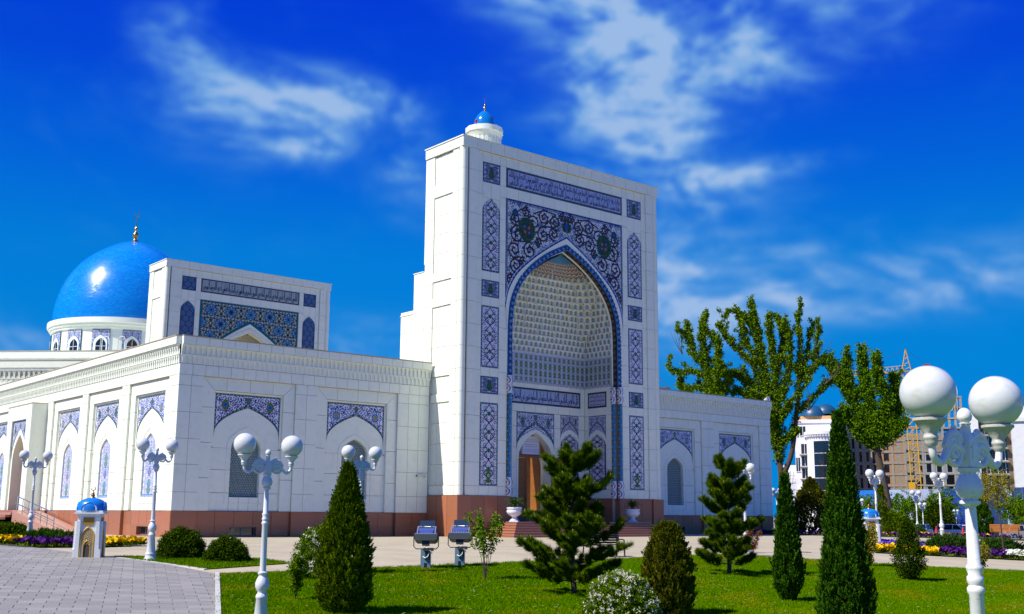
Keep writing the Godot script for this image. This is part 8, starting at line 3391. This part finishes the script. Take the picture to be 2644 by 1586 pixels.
	var cols := [[-6.8, -2.4, M.board_blue], [-2.4, 0.0, M.board_light], [0.0, 3.0, M.board_pale], [3.0, 5.9, M.board_pale], [5.9, 9.0, M.board_deep], [9.0, 11.6, M.board_light], [11.6, 14.6, M.board_navy], [14.6, 15.4, M.board_light], [15.4, 21.0, M.board_water]]
	for q in cols:
		var n := int(ceil((q[1] - q[0]) / 1.5))
		for i in n:
			var x0: float = lerpf(q[0], q[1], float(i) / n)
			var x1: float = lerpf(q[0], q[1], float(i + 1) / n)
			b = MB.new()
			b.box(Vector3(x0 + 0.01, -2.0, 34.9), Vector3(x1 - 0.01, 5.45 + (x0 + 6.8) * 0.02, 35.0))
			obj("board", b, q[2], h)

func crane(at: Vector3, yaw: float) -> void:
	var t := thing("tower_crane", "yellow lattice tower crane rising behind the near lamp globes", "crane", at, yaw)
	var z := 14.0
	var b := MB.new()
	var x0 := 2.0
	var x1 := 3.5
	var top := 25.5
	for x in [x0, x1]:
		for zz in [z, z - 1.5]:
			b.tube([Vector3(x, -2, zz), Vector3(x - 0.5, top, zz)], [0.085], 4)
	var n := 18
	for k in n:
		var y := -1.0 + k * 1.47
		var s := -0.5 * (y + 2) / (top + 2)
		for zz in [z, z - 1.5]:
			b.tube([Vector3(x0 + s, y, zz), Vector3(x1 + s, y, zz)], [0.05], 4)
			b.tube([Vector3(x0 + s, y, zz), Vector3(x1 + s, y + 1.47, zz)], [0.05], 4)
		b.tube([Vector3(x0 + s, y, z), Vector3(x0 + s, y + 1.47, z - 1.5)], [0.05], 4)
		b.tube([Vector3(x1 + s, y, z), Vector3(x1 + s, y + 1.47, z - 1.5)], [0.05], 4)
	obj("mast", b, M.yellow_steel, t)
	b = MB.new()
	for x in [0.9, 2.0]:
		for zz in [z + 0.9, z - 2.4]:
			b.tube([Vector3(x + 0.6, 7.0, zz * 0.5 + (z - 0.75) * 0.5), Vector3(x + (1.4 if x > 1 else -0.2), -2, zz)], [0.12], 4)
	b.box(Vector3(1.3, 5.2, z - 0.4), Vector3(2.4, 7.3, z + 0.5))
	obj("base_frame", b, M.yellow_steel, t)
	b = MB.new()
	for q in [[1.2, 3.0], [3.0, 1.4]]:
		b.tube([Vector3(q[0], top, z - 0.7), Vector3(2.1, 30.0, z - 0.7)], [0.09], 4)
	for k in 5:
		b.tube([Vector3(1.3 + 0.15 * k, top + 0.9 * k, z - 0.7), Vector3(2.9 - 0.15 * k, top + 0.9 * (k + 0.6), z - 0.7)], [0.05], 4)
	obj("peak", b, M.yellow_steel, t)
	b = MB.new()
	b.tube([Vector3(3.2, 26.2, z - 0.4), Vector3(-9, 25.6, z - 0.4)], [0.07], 4)
	b.tube([Vector3(3.2, 26.2, z - 1.1), Vector3(-9, 25.6, z - 1.1)], [0.07], 4)
	b.tube([Vector3(2.0, 27.2, z - 0.7), Vector3(-9, 26.4, z - 0.7)], [0.06], 4)
	for k in 14:
		var x := 1.8 - k * 0.8
		b.tube([Vector3(x, 26.0, z - 0.4), Vector3(x - 0.4, 27.0 - k * 0.05, z - 0.7)], [0.04], 4)
		b.tube([Vector3(x - 0.4, 27.0 - k * 0.05, z - 0.7), Vector3(x - 0.8, 26.0, z - 0.4)], [0.04], 4)
	b.tube([Vector3(3.2, 26.3, z - 0.7), Vector3(5.6, 26.9, z - 0.7)], [0.12], 4)
	obj("jib", b, M.yellow_steel, t)
	b = MB.new()
	b.box(Vector3(4.9, 26.4, z - 1.2), Vector3(5.9, 27.3, z - 0.2))
	obj("counterweight", b, M.rust_red, t)
	b = MB.new()
	b.tube([Vector3(2.1, 30.0, z - 0.7), Vector3(-6, 26.6, z - 0.7)], [0.025], 4)
	b.tube([Vector3(2.1, 30.0, z - 0.7), Vector3(5.4, 27.2, z - 0.7)], [0.025], 4)
	obj("tie_cable", b, M.black, t)

func far_materials() -> void:
	M.foil = noise_mat(85, 0.08, [[0.0, lin(0.10, 0.11, 0.13)], [0.5, lin(0.30, 0.33, 0.38)], [1.0, lin(0.62, 0.66, 0.72)]], 0.25, 0.35)
	M.brick_brown = noise_mat(86, 0.05, [[0.0, lin(0.12, 0.085, 0.06)], [1.0, lin(0.22, 0.165, 0.12)]], 0.2, 0.9)
	M.board_blue = mat(0.01, 0.20, 0.72, 0.5)
	M.board_light = mat(0.38, 0.52, 0.74, 0.5)
	M.board_pale = mat(0.40, 0.47, 0.66, 0.5)
	M.board_deep = mat(0.012, 0.06, 0.34, 0.45)
	M.board_navy = mat(0.02, 0.05, 0.16, 0.45)
	M.board_water = noise_mat(87, 0.03, [[0.0, lin(0.008, 0.02, 0.08)], [0.5, lin(0.02, 0.06, 0.2)], [1.0, lin(0.12, 0.22, 0.42)]], 0.2, 0.5)
	M.board_water.uv1_scale = Vector3(0.6, 0.08, 0.6)
	M.rust_red = mat(0.22, 0.04, 0.03, 0.6)
	M.flood_hood = mat(0.018, 0.04, 0.085, 0.35)
	M.green_stem = mat(0.08, 0.16, 0.03, 0.7)
	var sr := Color(0.16, 0.05, 0.02)
	P.shrub_red = leaf_cluster(14, 0.10, 0.06, 0.022, sr, Color(0.3, 0.12, 0.05))

# ---------------------------------------------------------------- the scene
func _ready() -> void:
	rng.seed = 1
	var cam := Camera3D.new()
	cam.name = "camera"
	cam.keep_aspect = Camera3D.KEEP_HEIGHT
	cam.fov = 30.82
	cam.near = 0.1
	cam.far = 4000.0
	cam.transform = Transform3D(Basis(Vector3(0.76768511, 0.00742541, 0.64078423), Vector3(-0.12386951, 0.982794, 0.137012), Vector3(-0.62874153, -0.1845557, 0.75539611)).orthonormalized(), Vector3(-23.60215, 1.2, 55.38585))
	add_child(cam)
	cam.current = true
	var env := Environment.new()
	env.background_mode = Environment.BG_SKY
	var sky := Sky.new()
	var ps := PanoramaSkyMaterial.new()
	ps.panorama = ImageTexture.create_from_image(make_sky())
	ps.energy_multiplier = SKY_ENERGY
	sky.sky_material = ps
	env.sky = sky
	env.tonemap_mode = Environment.TONE_MAPPER_LINEAR
	env.tonemap_exposure = EXPOSURE
	env.sdfgi_enabled = true
	env.ssao_enabled = true
	env.ssil_enabled = true
	var we := WorldEnvironment.new()
	we.environment = env
	we.name = "environment"
	add_child(we)
	var sun := DirectionalLight3D.new()
	sun.name = "sun"
	var sd := Vector3(-0.84, 1.0, -0.152).normalized()
	sun.transform = Transform3D(Basis.looking_at(-sd, Vector3.UP), Vector3.ZERO)
	sun.light_energy = 1.45
	sun.light_color = Color(1.0, 0.97, 0.92)
	sun.light_angular_distance = 0.5
	sun.shadow_enabled = true
	add_child(sun)
	print("sky ", Time.get_ticks_msec())
	make_materials()
	far_materials()
	make_tiles()
	print("tiles ", Time.get_ticks_msec())
	build_ground()
	build_mosque()
	print("mosque ", Time.get_ticks_msec())
	rng.seed = 2
	build_pavers()
	build_lamps()
	build_objects()
	print("objects ", Time.get_ticks_msec())
	build_far()
	build_plants()
	print("plants ", Time.get_ticks_msec())

const SKY_ENERGY := 0.70
const EXPOSURE := 1.45
